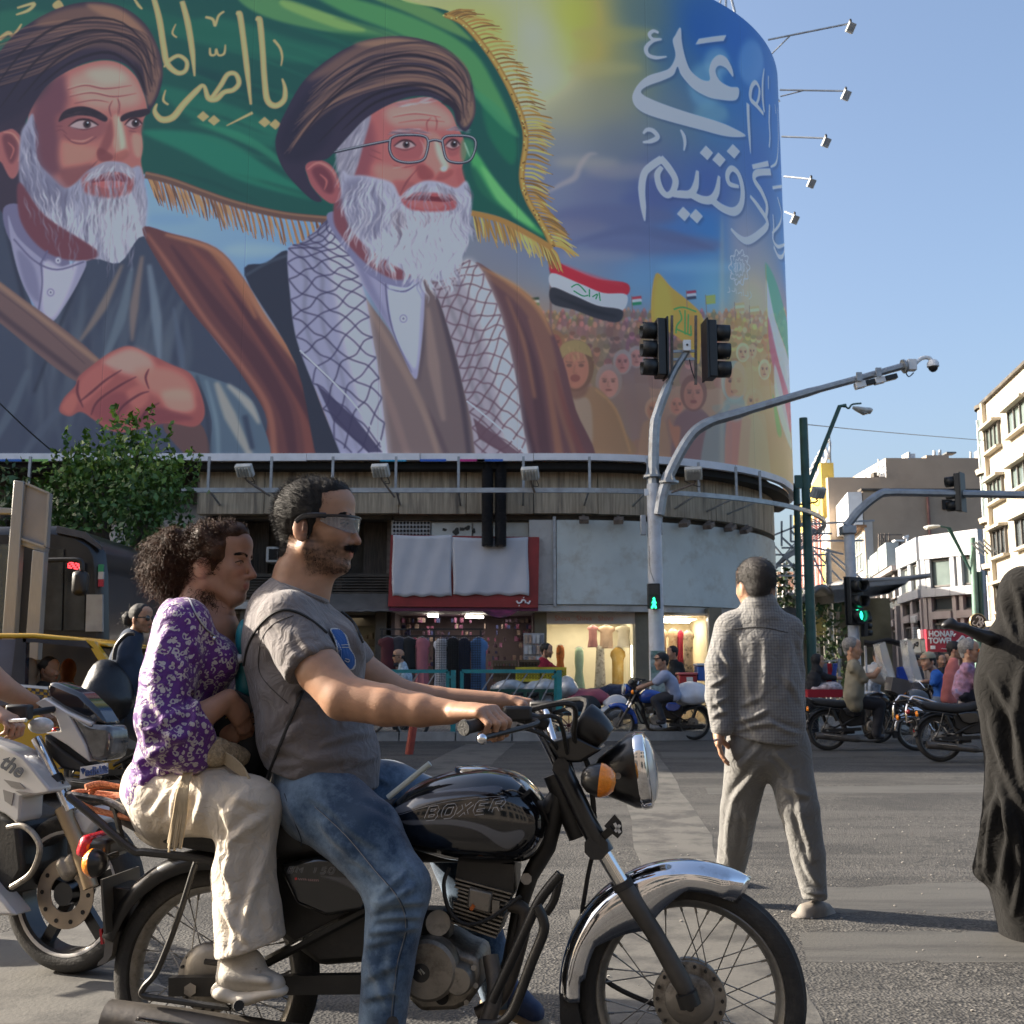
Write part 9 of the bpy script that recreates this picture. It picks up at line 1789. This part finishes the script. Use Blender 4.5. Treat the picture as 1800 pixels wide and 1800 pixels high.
# bystanders and riders
def fig(lab,Y,hd,face,topc,tops,skins=(),legs=(),legc=(.02,.02,.022),shoes=(),hairc=(.012,.01,.009),extra=None,skin=SK,bald=0,beard=.3,vox=.014):
 x,y0,y1=hd;pp_=px_plane(Y);mp=Y/FPX;t=thing('person',lab,'person',P(tops[0][-1][0],tops[0][-1][1]+10,Y));f=V((face,-.35,0)).normalized()if face else V((0,-1,0));H=(pp_(x,y0)-pp_(x,y1)).length;S=Sdf(vox*.62)
 b_=pp_(x-f.x*.08*H/mp,y1);Q,R=head(S,b_,f,UP,H);S.cap(b_+V((-f.x*.05*H,0,.25*H)),pp_(tops[0][0][0],tops[0][0][1]),.2*H,.23*H,.04)
 def chains(S,L_,k=.03):
  for c in L_:S.chain([pp_(*(a[:2]+((a[3],)if len(a)>3 else())))for a in c],[a[2]*mp for a in c],k)
 S.chain([pp_(*a[:2])for a in tops[0]],[a[2]*mp*.75 for a in tops[0]],.04);chains(S,skins)
 vs,q=S.mesh(1);npobj('body',vs,q,skinmat(),t,head_color(vs,Q,R,H,skin,beard,seed=x))
 S=Sdf(vox);chains(S,tops,.04);vs,q=cloth(S,.010,22,x,1);npobj('top',vs,q,topc,t)
 if legs:S=Sdf(vox);chains(S,legs,.04);vs,q=cloth(S,.010,20,x+1,1);npobj('trousers',vs,q,mat('trouser_%02d%02d'%(legc[0]*100,legc[2]*100),legc,.85,0,.15,6),t)
 for s in shoes:S=Sdf(vox*.7);S.cap(pp_(*s),pp_(s[0]+face*9,s[1]+1),.05,.042,.01);vs,q=S.mesh(1);npobj('shoe',vs,q,mat('street_shoe',(.03,.03,.035),.6),t)
 S=Sdf(vox*.7);hz=1-bald
 if hz:S.ell(Q(-.01,0,.68),(.42*H,.34*H,.37*H),R,.02*H);S.cap(Q(-.2,.05,.42),Q(-.2,-.05,.26),.18*H,.12*H,.1*H)
 else:S.ell(Q(-.06,0,.42),(.36*H,.33*H,.16*H),R,.02*H)
 S.ell(Q(.45,0,.5),(.28*H,.5*H,.33*H),R,.04*H,op='s');S.ell(Q(.28,0,.12),(.33*H,.5*H,.34*H),R,.04*H,op='s');vs,q=cloth(S,.003,60,3,1)
 if len(vs):npobj('hair',vs,q,mat('hair_%03d'%(hairc[0]*1000),hairc,.7,0,.4,50),t)
 if extra:extra(t,Q,R,H)
 return t
def cap_hat(c):
 def fn(t,Q,R,H):
  S=Sdf(.008);S.ell(Q(0,0,.74),(.42*H,.35*H,.32*H),R,.01*H);S.cut(Q(0,0,.66),A(-UP),.5);S.cap(Q(.3,.12,.68),Q(.3,-.12,.68),.13*H,.13*H,.04*H,(A(UP),.25));S.cap(Q(.5,.1,.66),Q(.5,-.1,.66),.1*H,.1*H,.04*H,(A(UP),.25));vs,q=S.mesh(1);npobj('cap',vs,q,clm('cap_%d'%(c[0]*999),c),t)
 return fn
def specs(c,tint=(.02,.02,.02)):
 def fn(t,Q,R,H):
  for s in(1,-1):MB().ell(V(Q(.44,.15*s,.50)),(.02,.035,.026),n=10,m=7).build('lens',mat('spec_%d'%(c[0]*999),c,.1),t);MB().bar(V(Q(.40,.2*s,.53)),V(Q(0,.33*s,.53)),.008,.01).build('temple',blackp,t)
 return fn
def plaid():return mat('plaid_cloth',(.30,.16,.24),.85,0,.5,18,stretch=(1,1,1),dirt=((.10,.14,.28),9,.9))
fig('grey haired man in olive shirt riding a black motorcycle',16.4,(1500,1121,1158),1,clm('olive',(.20,.18,.13)),([(1500,1168,11),(1503,1195,16),(1500,1222,17),(1504,1236,15)],[(1501,1173,11,-.12),(1518,1191,9,-.14)]),([(1516,1189,6,-.14),(1536,1188,5,-.14),(1556,1162,4,-.1)],[(1556,1162,4.5),(1560,1156,3)]),([(1506,1232,13),(1546,1238,10),(1541,1290,7)],),(.012,.012,.016),((1541,1294),),(.16,.155,.15),beard=.1)
fig('man in plaid shirt and amber glasses sitting on a motorcycle',15.2,(1706,1124,1164),1,plaid(),([(1702,1170,10),(1697,1192,17),(1691,1215,16)],[(1700,1176,11,-.12),(1720,1197,9,-.14),(1728,1222,7,-.14)]),([(1728,1222,5),(1734,1236,5)],),([(1694,1218,15),(1735,1236,12),(1741,1290,8),(1738,1328,7)],),(.014,.016,.028),((1738,1332),),(.2,.19,.18),specs((.55,.14,.02)))
fig('man in salmon pink shirt behind the plaid rider',17.2,(1680,1128,1158),1,clm('salmon',(.52,.16,.14)),([(1676,1162,9),(1673,1190,13),(1668,1228,13)],),(),([(1668,1228,12),(1672,1290,9)],))
fig('man in bright blue T-shirt and khaki cap facing left',18.2,(1631,1147,1179),-1,clm('azure',(.015,.10,.40)),([(1645,1184,8),(1655,1202,13),(1655,1228,13)],[(1646,1187,9,-.1),(1641,1199,7,-.12)]),([(1640,1198,4.5),(1622,1198,3.5)],),([(1655,1228,13),(1640,1245,10),(1640,1290,8)],),(.12,.15,.2),(),(.012,.01,.009),cap_hat((.28,.26,.18)))
fig('person in pale blue checked shirt under the black canopy',17.5,(1545,1140,1168),0,clm('skycheck',(.33,.38,.46),.5,22),([(1540,1172,9),(1534,1195,14),(1530,1222,15)],),(),([(1530,1222,13),(1534,1290,9)],))
def hijab(t,Q,R,H):S=Sdf(.01);S.ell(Q(-.06,0,.6),(.42*H,.40*H,.46*H),R,.02*H);S.cap(Q(-.1,0,.3),Q(-.05,0,-.2),.32*H,.42*H,.1*H);S.ell(Q(.5,0,.48),(.32*H,.28*H,.36*H),R,.03*H,op='s');vs,q=S.mesh(1);npobj('headscarf',vs,q,clm('ink',(.010,.010,.012)),t)
fig('woman in black reaching over the stall with scarves',19.3,(1439,1150,1174),1,clm('ink',(.010,.010,.012)),([(1434,1178,7),(1430,1195,12),(1424,1222,13),(1424,1290,14)],[(1438,1182,6),(1452,1190,5),(1468,1192,4)]),([(1468,1192,3),(1478,1192,3)],),extra=hijab,beard=0)
fig('man in light blue shirt and black cap riding the blue motorcycle',19.0,(1162,1148,1178),-1,clm('ice',(.30,.34,.46)),([(1168,1184,8),(1179,1200,12),(1186,1222,11)],[(1168,1188,9,-.12),(1154,1198,7,-.14)]),([(1128,1208,4),(1122,1210,4)],[(1154,1198,4),(1128,1208,4)]),([(1184,1222,10),(1152,1230,8),(1164,1264,6)],),(.03,.03,.035),((1166,1268),),(.012,.01,.009),cap_hat((.016,.016,.018)))
fig('man in black polo shirt standing before the right shop window',21.3,(1181,1136,1160),-1,clm('coal',(.012,.012,.012)),([(1185,1166,8),(1188,1185,12),(1188,1215,12)],[(1196,1170,6),(1202,1190,5)]),(),([(1188,1215,12),(1188,1285,9)],))
fig('man in crimson shirt leaning over the yellow crates',21.3,(962,1131,1156),1,clm('crimsonT',(.30,.012,.03)),([(955,1162,8),(950,1180,13),(948,1205,13)],[(960,1166,6),(975,1176,5),(984,1178,4)]),([(984,1178,3),(990,1180,3)],),([(948,1205,12),(948,1285,9)],),beard=1)
fig('balding man in pale blue shirt looking down by the railing',20.6,(700,1141,1165),-1,clm('paleblue',(.36,.45,.52),.4,24),([(708,1170,7),(713,1190,11),(713,1212,11)],[(706,1174,5),(697,1192,5)]),([(697,1192,3.5),(693,1208,3)],),([(713,1212,11),(713,1288,9)],),bald=1,extra=specs((.02,.02,.02)))
def pony(t,Q,R,H):
 c=V(Q(-.5,0,.5));specs((.04,.04,.04))(t,Q,R,H);S=Sdf(.008);S.ell(A(c),.055,k=.02);vs,q=cloth(S,.01,60,3,1);h=npobj('ponytail',vs,q,MATS['hair_012'],t);curls(160,lambda rs:(A(c)+rs.randn(3)*.03,rs.randn(3)+A((-1,0,-.4)),1.),.07,.02,.0016,MATS['hair_012'],h,'ponytail_strands',4,8)
fig('man with ponytail and glasses in navy sweater carrying a backpack',9.3,(249,1063,1112),1,clm('navysweat',(.018,.032,.06)),([(232,1122,18),(222,1160,26),(216,1215,28),(214,1262,26)],[(228,1126,18),(216,1160,16),(236,1196,13),(275,1215,11)]),(),([(214,1262,24),(262,1290,20),(262,1380,14)],),(.02,.022,.03),(),(.012,.01,.009),pony,beard=.8,vox=.012)
bp=thing('backpack','black crinkled backpack on the back of the ponytail man','backpack',P(165,1230,9.2));lump(137,1158,212,1258,8.95,.35,mat('bag_nylon',(.005,.0055,.007),.42,0,.4,9,1.,9),'bag',bp,5,.045);MB().tube(cr(PP([(200,1160),(205,1135),(222,1116),(236,1114)],9.05),5),.018,8).build('strap',blackp,bp)
for x,y0,y1,f_,lab,cc in((1655,1150,1172,0,'dark bearded man in the crowd under the red sign',(.02,.02,.022)),(1668,1148,1168,-1,'man with grey cap in the crowd under the red sign',(.10,.1,.09)),(1614,1152,1172,1,'dark haired man at the back near the windscreens',(.05,.05,.06))):fig(lab,20,(x,y0,y1),f_,clm('dim%d'%x,cc),([(x,y1+5,7),(x,y1+25,11),(x,1230,11)],),(),([(x,1230,10),(x,1290,8)],),beard=1)
# tree by the pavement
YTR=18.3;tree=thing('tree','leafy green street tree with upright shoots before the left facade','tree',V((P(185,1180,YTR).x,YTR,0)));bark=mat('bark',(.07,.055,.042),.9,0,.3,9,.6,30);tp=lambda x,y,dy=0.:P(x,y,YTR+dy)
b0=V((P(182,1180,YTR).x,YTR,.1));MB().tube(cr([b0,tp(182,1180),tp(190,1090),tp(205,1030)],4),[.16]*4+[.13]*9,10).build('trunk',bark,tree)
for L_ in([(205,1035),(228,985),(250,930),(262,880)],[(205,1035),(195,980),(180,900),(190,840)],[(200,1050),(170,960),(130,880)],[(228,985),(262,900),(300,840)],[(250,930),(240,850),(240,780)]):MB().tube(cr([tp(x,y,(x-200)*.004)for x,y in L_],4),[.08]*5+[.05]*(4*len(L_)-8),8).build('limb',bark,tree)
rs=np.random.RandomState(12);pts_=[]
for i in range(215):
 a=rs.rand()*6.28;r=rs.rand()**.5;x=208+r*math.cos(a)*122;dy=r*math.sin(a)*1.3;y=905-rs.rand()*130*(1-.55*r)+rs.rand()*150*r;ln=rs.uniform(.4,.95);b_=A(tp(x,y,dy));n=int(rs.uniform(16,30));t=np.linspace(0,1,n)
 pts_.append(b_+np.outer(t*ln,[(x-208)*.0016,0,1])+rs.randn(n,3)*np.outer(1.1-t*.75,[.10,.10,.05]))
for x,y,ln in((98,800,.75),(118,775,.9),(150,770,.8),(196,745,1.0),(226,735,.75),(232,760,1.05),(258,745,1.0),(272,770,.85),(290,775,1.0),(310,800,.7),(325,810,.9),(338,815,.85),(205,770,.9),(135,780,.6),(245,780,.8)):
 n=46;t=np.linspace(0,1,n);pts_.append(A(tp(x,y+70,(x-208)*.004))+np.outer(t*ln*1.05,[(x-208)*.0008,0,1])+rs.randn(n,3)*np.outer(1.05-t*.85,[.085,.085,.04]))
for cx,cy,sx,sy,n in((225,1010,40,40,200),(225,1065,35,28,240),(150,985,30,45,200),(108,930,22,40,140),(60,880,22,50,200),(262,955,28,25,120)):
 pts_.append(np.array([A(tp(cx+rs.randn()*sx*.55,cy+rs.randn()*sy*.55,rs.randn()*.5))for _ in range(n)]))
pl=np.concatenate(pts_);top=np.clip((pl[:,2]-3.9)/1.7,0,1)[:,None]*rs.rand(len(pl),1);lc_=(np.array([.055,.125,.024])*(1-top)+np.array([.22,.36,.028])*top)*(.65+.7*rs.rand(len(pl),1))  # upper leaves coloured brighter: sunlit crown top put into the leaf colour
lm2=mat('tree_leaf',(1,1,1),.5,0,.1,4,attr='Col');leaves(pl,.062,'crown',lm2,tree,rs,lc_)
t2=thing('tree','dark foliage of a second tree at the left edge','tree',V((P(10,1180,17).x,17,0)));leafball(420,P(5,905,17),(.5,.6,.9),.07,'crown',leafm,t2,seed=5);MB().cyl(V((P(5,1180,17).x,17,0)),P(5,905,17),.1,.06).build('trunk',bark,t2)
# bus and shelter pylon
YBU=13.2;bus=thing('bus','dark glazed city bus front with red destination display','bus',P(90,1300,YBU));q=PP([(-500,930),(95,922),(140,932),(168,950),(180,972),(184,1010),(186,1120),(184,1260),(-500,1260)],YBU);bdm=mat('bus_dark',(.010,.011,.014),.3,0,.2,2,coat=.15)
MB().prism(q,(0,2.4,0)).build('body',bdm,bus,bevel=.12);MB().prism(PP([(100,925),(150,935),(178,960),(176,966),(146,946),(98,936)],YBU-.03),(0,.06,0)).build('roof_fairing',mat('bus_roof',(.05,.055,.07),.3),bus)
for pts_ in([(70,965),(112,965),(108,1108),(66,1108)],[(114,990),(150,990),(148,1108),(112,1108)]):MB().prism(PP(pts_,YBU-.03),(0,.03,0)).build('side_window',mat('bus_glass',(.02,.023,.025),.15,0,.9,3),bus)
MB().prism(PP([(152,1045),(180,1045),(180,1110),(150,1110)],YBU-.03),(0,.04,0)).build('white_pillar',mat('bus_white',(.30,.31,.31),.4),bus)
led=mat('led_red',(.3,.0,.01),.5,var=0,emit=(1,.05,.06),es=1.4);lb_=MB()
for i in range(9):
 for j in range(4):
  if(i*7+j*5)%4:fb(lb_,119+i*2.6,987+j*3+i*.5,120.8+i*2.6,989.2+j*3+i*.5,YBU-.04,.02)
lb_.build('led_display',led,bus,kind='stuff')
for k,c in enumerate(((.02,.22,.10),(.45,.45,.45),(.36,.02,.04))):fb(MB(),173,992+k*13,181,1005+k*13,YBU-.05,.03).build('flag_sticker',mat('flag_%d'%k,c,.5),bus)
MB().tube(cr(PP([(75,985),(130,984),(143,988),(144,1002)],YBU-.5),5),.03,8).build('mirror_arm',blackp,bus);fb(MB(),124,1002,147,1046,YBU-.55,.2).build('mirror',blackp,bus,bevel=.06)
for x in(-40,150):MB().lathe([(-.15,.3),(-.15,.5),(.15,.5),(.15,.3)],V((P(x,1200,YBU).x,YBU+.1,.5)),(0,1,0),24).build('wheel',rubber,bus)
py=thing('shelter_pylon','brushed steel bus stop pylon with blank grey panel at the left','pylon',P(40,1300,12.4));pm=mat('brushed_steel',(.27,.265,.25),.45,.4,.12,6,stretch=(30,30,1));Yp=12.4;up_=mat('pylon_panel',(.22,.215,.215),.5,0,.08,3)
for pts_,m,n in(([(24,844),(42,846),(22,1160),(0,1160)],pm,'upright'),([(44,848),(86,866),(80,962),(34,946)],up_,'panel'),([(34,947),(80,963),(78,972),(33,957)],pm,'cross_beam'),([(57,966),(78,971),(66,1160),(42,1160)],pm,'upright'),([(-40,890),(20,893),(19,903),(-40,902)],pm,'roof_edge')):MB().prism(PP(pts_,Yp+(0 if n=='upright' else .05)),(0,.12,0)).build(n,m,py,bevel=.008)
f=MB()
for a,b_ in(((44,849),(86,867)),((86,867),(80,962)),((80,962),(34,946)),((34,946),(44,849))):f.bar(P(*a,Yp+.03),P(*b_,Yp+.03),.025,.03,(0,1,0))
f.build('panel_frame',pm,py);fb(MB(),-10,957,10,1112,Yp+.6,.03).build('shelter_glass',mat('shelter_glass',(.1,.12,.12),.1,alpha=.6),py)
# taxi with its driver
YT_=10.2;tx=thing('taxi','yellow taxi with checkered band and open window, driver inside','taxi',P(0,1300,YT_));yel2=mat('taxi_yellow',(.62,.36,.025),.25,0,.05,3,coat=.8);W_=1.72
MB().prism(PP([(-700,1245),(375,1245),(470,1290),(480,1370),(-700,1370)],YT_),(0,W_,0)).build('body',yel2,tx,bevel=.04);MB().prism(PP([(-700,1114),(60,1113),(130,1120),(186,1130),(192,1137),(130,1130),(60,1122),(-700,1122)],YT_+.12),(0,W_-.24,0)).build('roof',yel2,tx,bevel=.02)
dkp=mat('taxi_pillar',(.02,.028,.045),.2,coat=.6)
for pts_,m,n in(([(150,1124),(165,1127),(250,1246),(225,1246)],yel2,'front_pillar'),([(28,1122),(46,1122),(42,1246),(14,1246)],dkp,'middle_pillar'),([(38,1218),(110,1218),(230,1246),(30,1246)],yel2,'door_top'),([(40,1122),(150,1126),(165,1140),(150,1138),(60,1129),(40,1129)],dkp,'door_frame')):
 for dy in(0,W_-.1):MB().prism(PP(pts_,YT_+.02+dy),(0,.08,0)).build(n,m,tx)
MB().prism(PP([(-60,1124),(28,1124),(14,1240),(-60,1240)],YT_+.04),(0,.02,0)).build('rear_window',mat('taxi_glass',(.05,.07,.12),.06,0,.3,2,coat=1),tx);MB().prism(PP([(168,1130),(188,1134),(258,1240),(246,1246)],YT_+.3),(0,W_-.6,0)).build('windscreen',glassd,tx);fb(MB(),-700,1230,300,1247,YT_+W_-.12,.05).build('far_door',dkp,tx)
for i in range(14):
 for j in range(4):
  if(i+j)%2:MB().prism(PP([(34+i*7,1207.5+j*5+i*.7),(41+i*7,1208.2+j*5+i*.7),(41+i*7,1213+j*5+i*.7),(34+i*7,1212.4+j*5+i*.7)],YT_-.012),(0,.01,0)).build('check_square',dkp,tx)
MB().prism(PP([(32,1206),(134,1217),(134,1240),(32,1232)],YT_-.002),(0,.02,0)).build('check_band',yel2,tx);MB().prism(PP([(30,1203),(138,1211),(138,1217),(30,1207)],YT_-.01),(0,.03,0)).build('white_trim',whitep,tx)
seat_b=mat('taxi_seat',(.30,.22,.15),.8)
for x,dy in((52,.3),(120,.9)):S=Sdf(.012);S.ell(A(P(x,1178,YT_+dy)),(.07,.12,.12),k=.02);S.cap(A(P(x-6,1215,YT_+dy)),A(P(x-10,1280,YT_+dy)),.12,.14,.05);vs,q=S.mesh(1);npobj('seat',vs,q,seat_b if dy<.5 else mat('taxi_seat_red',(.16,.06,.03),.8),tx)
fig('dark haired bearded taxi driver seen in profile',YT_+.35,(87,1156,1200),1,clm('dkshirt',(.02,.02,.022)),([(78,1214,18),(72,1250,30)],),(),(),beard=1,vox=.012)
# white sports motorcycle at the left edge
SU=V((math.cos(.31),-math.sin(.31),0));SN=V((SU.y,-SU.x,0));c0=ground_hit(132,1566,.31)
def Z(px,py_,w=0.):
 d=ray(px,py_);o_=V((0,0,HC))-c0-SN*w;t=-o_.dot(SN)/d.dot(SN);return V((0,0,HC))+d*t
ZZ=lambda pts_,w:[Z(x,y,w)for x,y in pts_]
sb=thing('sports_motorcycle','white sports motorcycle with smoked visor at the left edge','motorcycle',V((c0.x,c0.y,0)),group='motorcycles in the street');wht2=mat('fairing_white',(.52,.51,.49),.25,0,.04,3,coat=.7);axs=SN
wpr=[(-.05,.235),(-.062,.255),(-.058,.283)]+[(-.05+.1*k/8,.310-.014*(2*k/8-1)**2)for k in range(9)]+[(.058,.283),(.062,.255),(.05,.235)]
w_=MB().lathe([(-.05,.236),(-.055,.24),(-.04,.222),(.04,.222),(.055,.24),(.05,.236)],c0,axs,48).build('wheel',bikeb,sb);MB().lathe(wpr,c0,axs,60).build('tyre',rubber,w_)
MB().lathe([(.052,.229),(.056,.236),(.056,.242),(.05,.243)],c0,axs,48).build('rim_stripe',mat('rim_stripe',(.55,.53,.5),.4),w_)
for k in range(5):a=k*1.2566+.4;d=SU*math.cos(a)+UP*math.sin(a);MB().bar(c0+d*.03,c0+d*.226,.045,.03,tuple(axs)).build('wheel_spoke',bikeb,w_)
MB().lathe([(.055,.07),(.058,.072),(.058,.135),(.055,.136),(.052,.1),(.055,.07)],c0,axs,36).build('brake_disc',mat('disc_steel',(.32,.26,.2),.4,.7,.2,9),w_);MB().lathe([(-.07,.001),(-.07,.045),(.07,.045),(.07,.001)],c0,axs,20).build('hub',bikeb,w_)
for k in range(10):a=k*.628;d=SU*math.cos(a)+UP*math.sin(a);MB().cyl(c0+d*.11+axs*.055,c0+d*.11+axs*.0605,.009,n=8).build('disc_hole',dark,w_)
S=Sdf(.006);S.cap(A(Z(112,1520,.10)),A(Z(120,1535,.10)),.03,.03,.01);S.cap(A(Z(126,1510,.10)),A(Z(132,1528,.10)),.022,.022,.01);vs,q=S.mesh(1);npobj('brake_caliper',vs,q,alum,sb)
for s in(1,-1):
 w=.11*s;MB().tube(ZZ([(64,1298),(100,1372),(123,1425)],w),.021,14).build('fork_tube',chrome,sb);MB().tube(ZZ([(110,1420),(136,1480),(160,1560)],w),[.032,.03,.03],14).build('fork_slider',mat('slider_gold',(.34,.25,.15),.4,.6),sb);MB().tube(ZZ([(96,1365),(102,1378)],w),.03,12).build('fork_clamp',blackp,sb)
MB().prism(ZZ([(122,1428),(138,1420),(170,1440),(152,1472),(140,1468)],.1),axs*-.2).build('front_mudguard',wht2,sb,bevel=.02)
fp=lambda pts_,w,th,n,m,bv=.012:MB().prism(ZZ(pts_,w),axs*-th).build(n,m,sb,bevel=bv)
fp([(60,1236),(78,1226),(116,1250),(160,1270),(158,1278),(124,1262),(150,1310),(157,1340),(120,1312),(88,1292),(76,1288),(105,1284),(98,1262)],.10,.15,'nose_fairing',wht2)
fp([(80,1202),(92,1198),(140,1218),(170,1248),(186,1274),(160,1271),(110,1246),(84,1228)],.08,.11,'visor',mat('smoked_visor',(.012,.014,.02),.06,coat=1),.02)
fp([(118,1252),(162,1272),(190,1276),(194,1300),(188,1334),(172,1340),(158,1336),(146,1304)],.095,.13,'headlamp',mat('headlamp_clear',(.07,.07,.072),.06,0,.8,14,coat=1),.03)
fp([(76,1290),(110,1318),(150,1345),(150,1360),(108,1352),(78,1322)],.08,.1,'lamp_frame',blackp)
fp([(-60,1290),(0,1310),(40,1330),(88,1388),(84,1395),(36,1402),(34,1440),(28,1448),(8,1432),(-60,1400)],.20,.13,'tank_shroud',wht2,.02)
for pts_ in([(6,1370),(34,1376),(44,1386),(20,1384)],[(5,1388),(24,1394),(20,1416),(8,1408)],[(26,1390),(60,1394),(40,1398)]):fp(pts_,.204,.004,'shroud_graphic',mat('graphic_grey',(.2,.19,.18),.4),0)
text('the',.085,Z(-2,1346,.212),SU*.9-UP*.4,UP*.9+SU*.4,mat('graphic_dark',(.06,.07,.09),.4),sb,shear=.3,bold=.002)
fp([(-60,1500),(0,1575),(28,1610),(-60,1610)],.2,.1,'belly_fairing',wht2);fp([(-40,1410),(30,1446),(40,1530),(10,1580),(-40,1540)],.15,.3,'engine',frameb,.02)
MB().ell(Z(72,1275,.24),(.05,.03,.032),n=16,m=10).build('indicator',mat('clear_indicator',(.5,.5,.47),.1,0,.2,60,coat=1),sb);MB().tube(ZZ([(84,1280),(72,1276)],.16),.012,8).build('indicator_stalk',blackp,sb)
MB().tube(cr([Z(110,1245,.05),Z(60,1252,.2),Z(20,1262,.32),Z(-20,1268,.4)],4),.014,8).build('handlebar',blackp,sb);MB().tube(ZZ([(46,1266),(10,1268)],.42),.008,6).build('brake_lever',chrome,sb);MB().box(Z(34,1252,.3),(.09,.06,.06)).build('switch_block',blackp,sb,bevel=.01)
MB().tube(cr(ZZ([(14,1455),(40,1452),(62,1470),(70,1495),(55,1535),(20,1560)],.2),5),.012,8).build('radiator_pipe',alum,sb)
plt=MB().prism(ZZ([(141,1348),(188,1341),(188,1360),(140,1370)],.10),axs*-.008).build('number_plate',mat('plate_white',(.62,.62,.64),.4),sb);bl_=mat('plate_blue',(.02,.06,.22),.5)
px_=(Z(188,1341,.1)-Z(141,1348,.1)).normalized();text('adidas',.045,Z(150,1364,.105),px_,UP,bl_,sb,bold=.0016,sx=.95)
for x in(146,183):
 for k in(-1,0,1):MB().tube([Z(x,1362-(x-140)*.12,.106),Z(x+k*3.2,1352-(x-140)*.12-(1.5 if k==0 else 0),.106)],[.001,.0035],5).build('leaf_mark',bl_,sb)
rd=thing('person','rider of the white motorcycle, only bare forearms in view at the left edge','person',Z(-120,1400));S=Sdf(.006);S.chain([Z(-150,1090,.2),Z(-60,1150,.28),Z(0,1206,.2),Z(55,1236,.05),Z(66,1240,0)],[.07,.062,.05,.034,.03],.02);S.chain([Z(-120,1230,.35),Z(-40,1240,.4),Z(-6,1256,.4)],[.05,.045,.033],.02);hand(S,Z(-8,1256,.4),Z(14,1262,.4),-axs,SU,UP,(.6,1.2,1.),1.1);hand(S,Z(62,1240,0),Z(78,1248,-.05),-axs,SU,UP,(.6,1.2,1.),1.1);S.chain([Z(-160,1060,.0),Z(-180,1250,0)],[.16,.15],.05)
vs,q=S.mesh(1);npobj('body',vs,q,skinmat(),rd,np.tile(SK,(len(vs),1)));MB().tube([Z(52,1237,.05)+V((0,0,.0)),Z(62,1239,.02)],.042,14).build('wristwatch',blackp,rd)
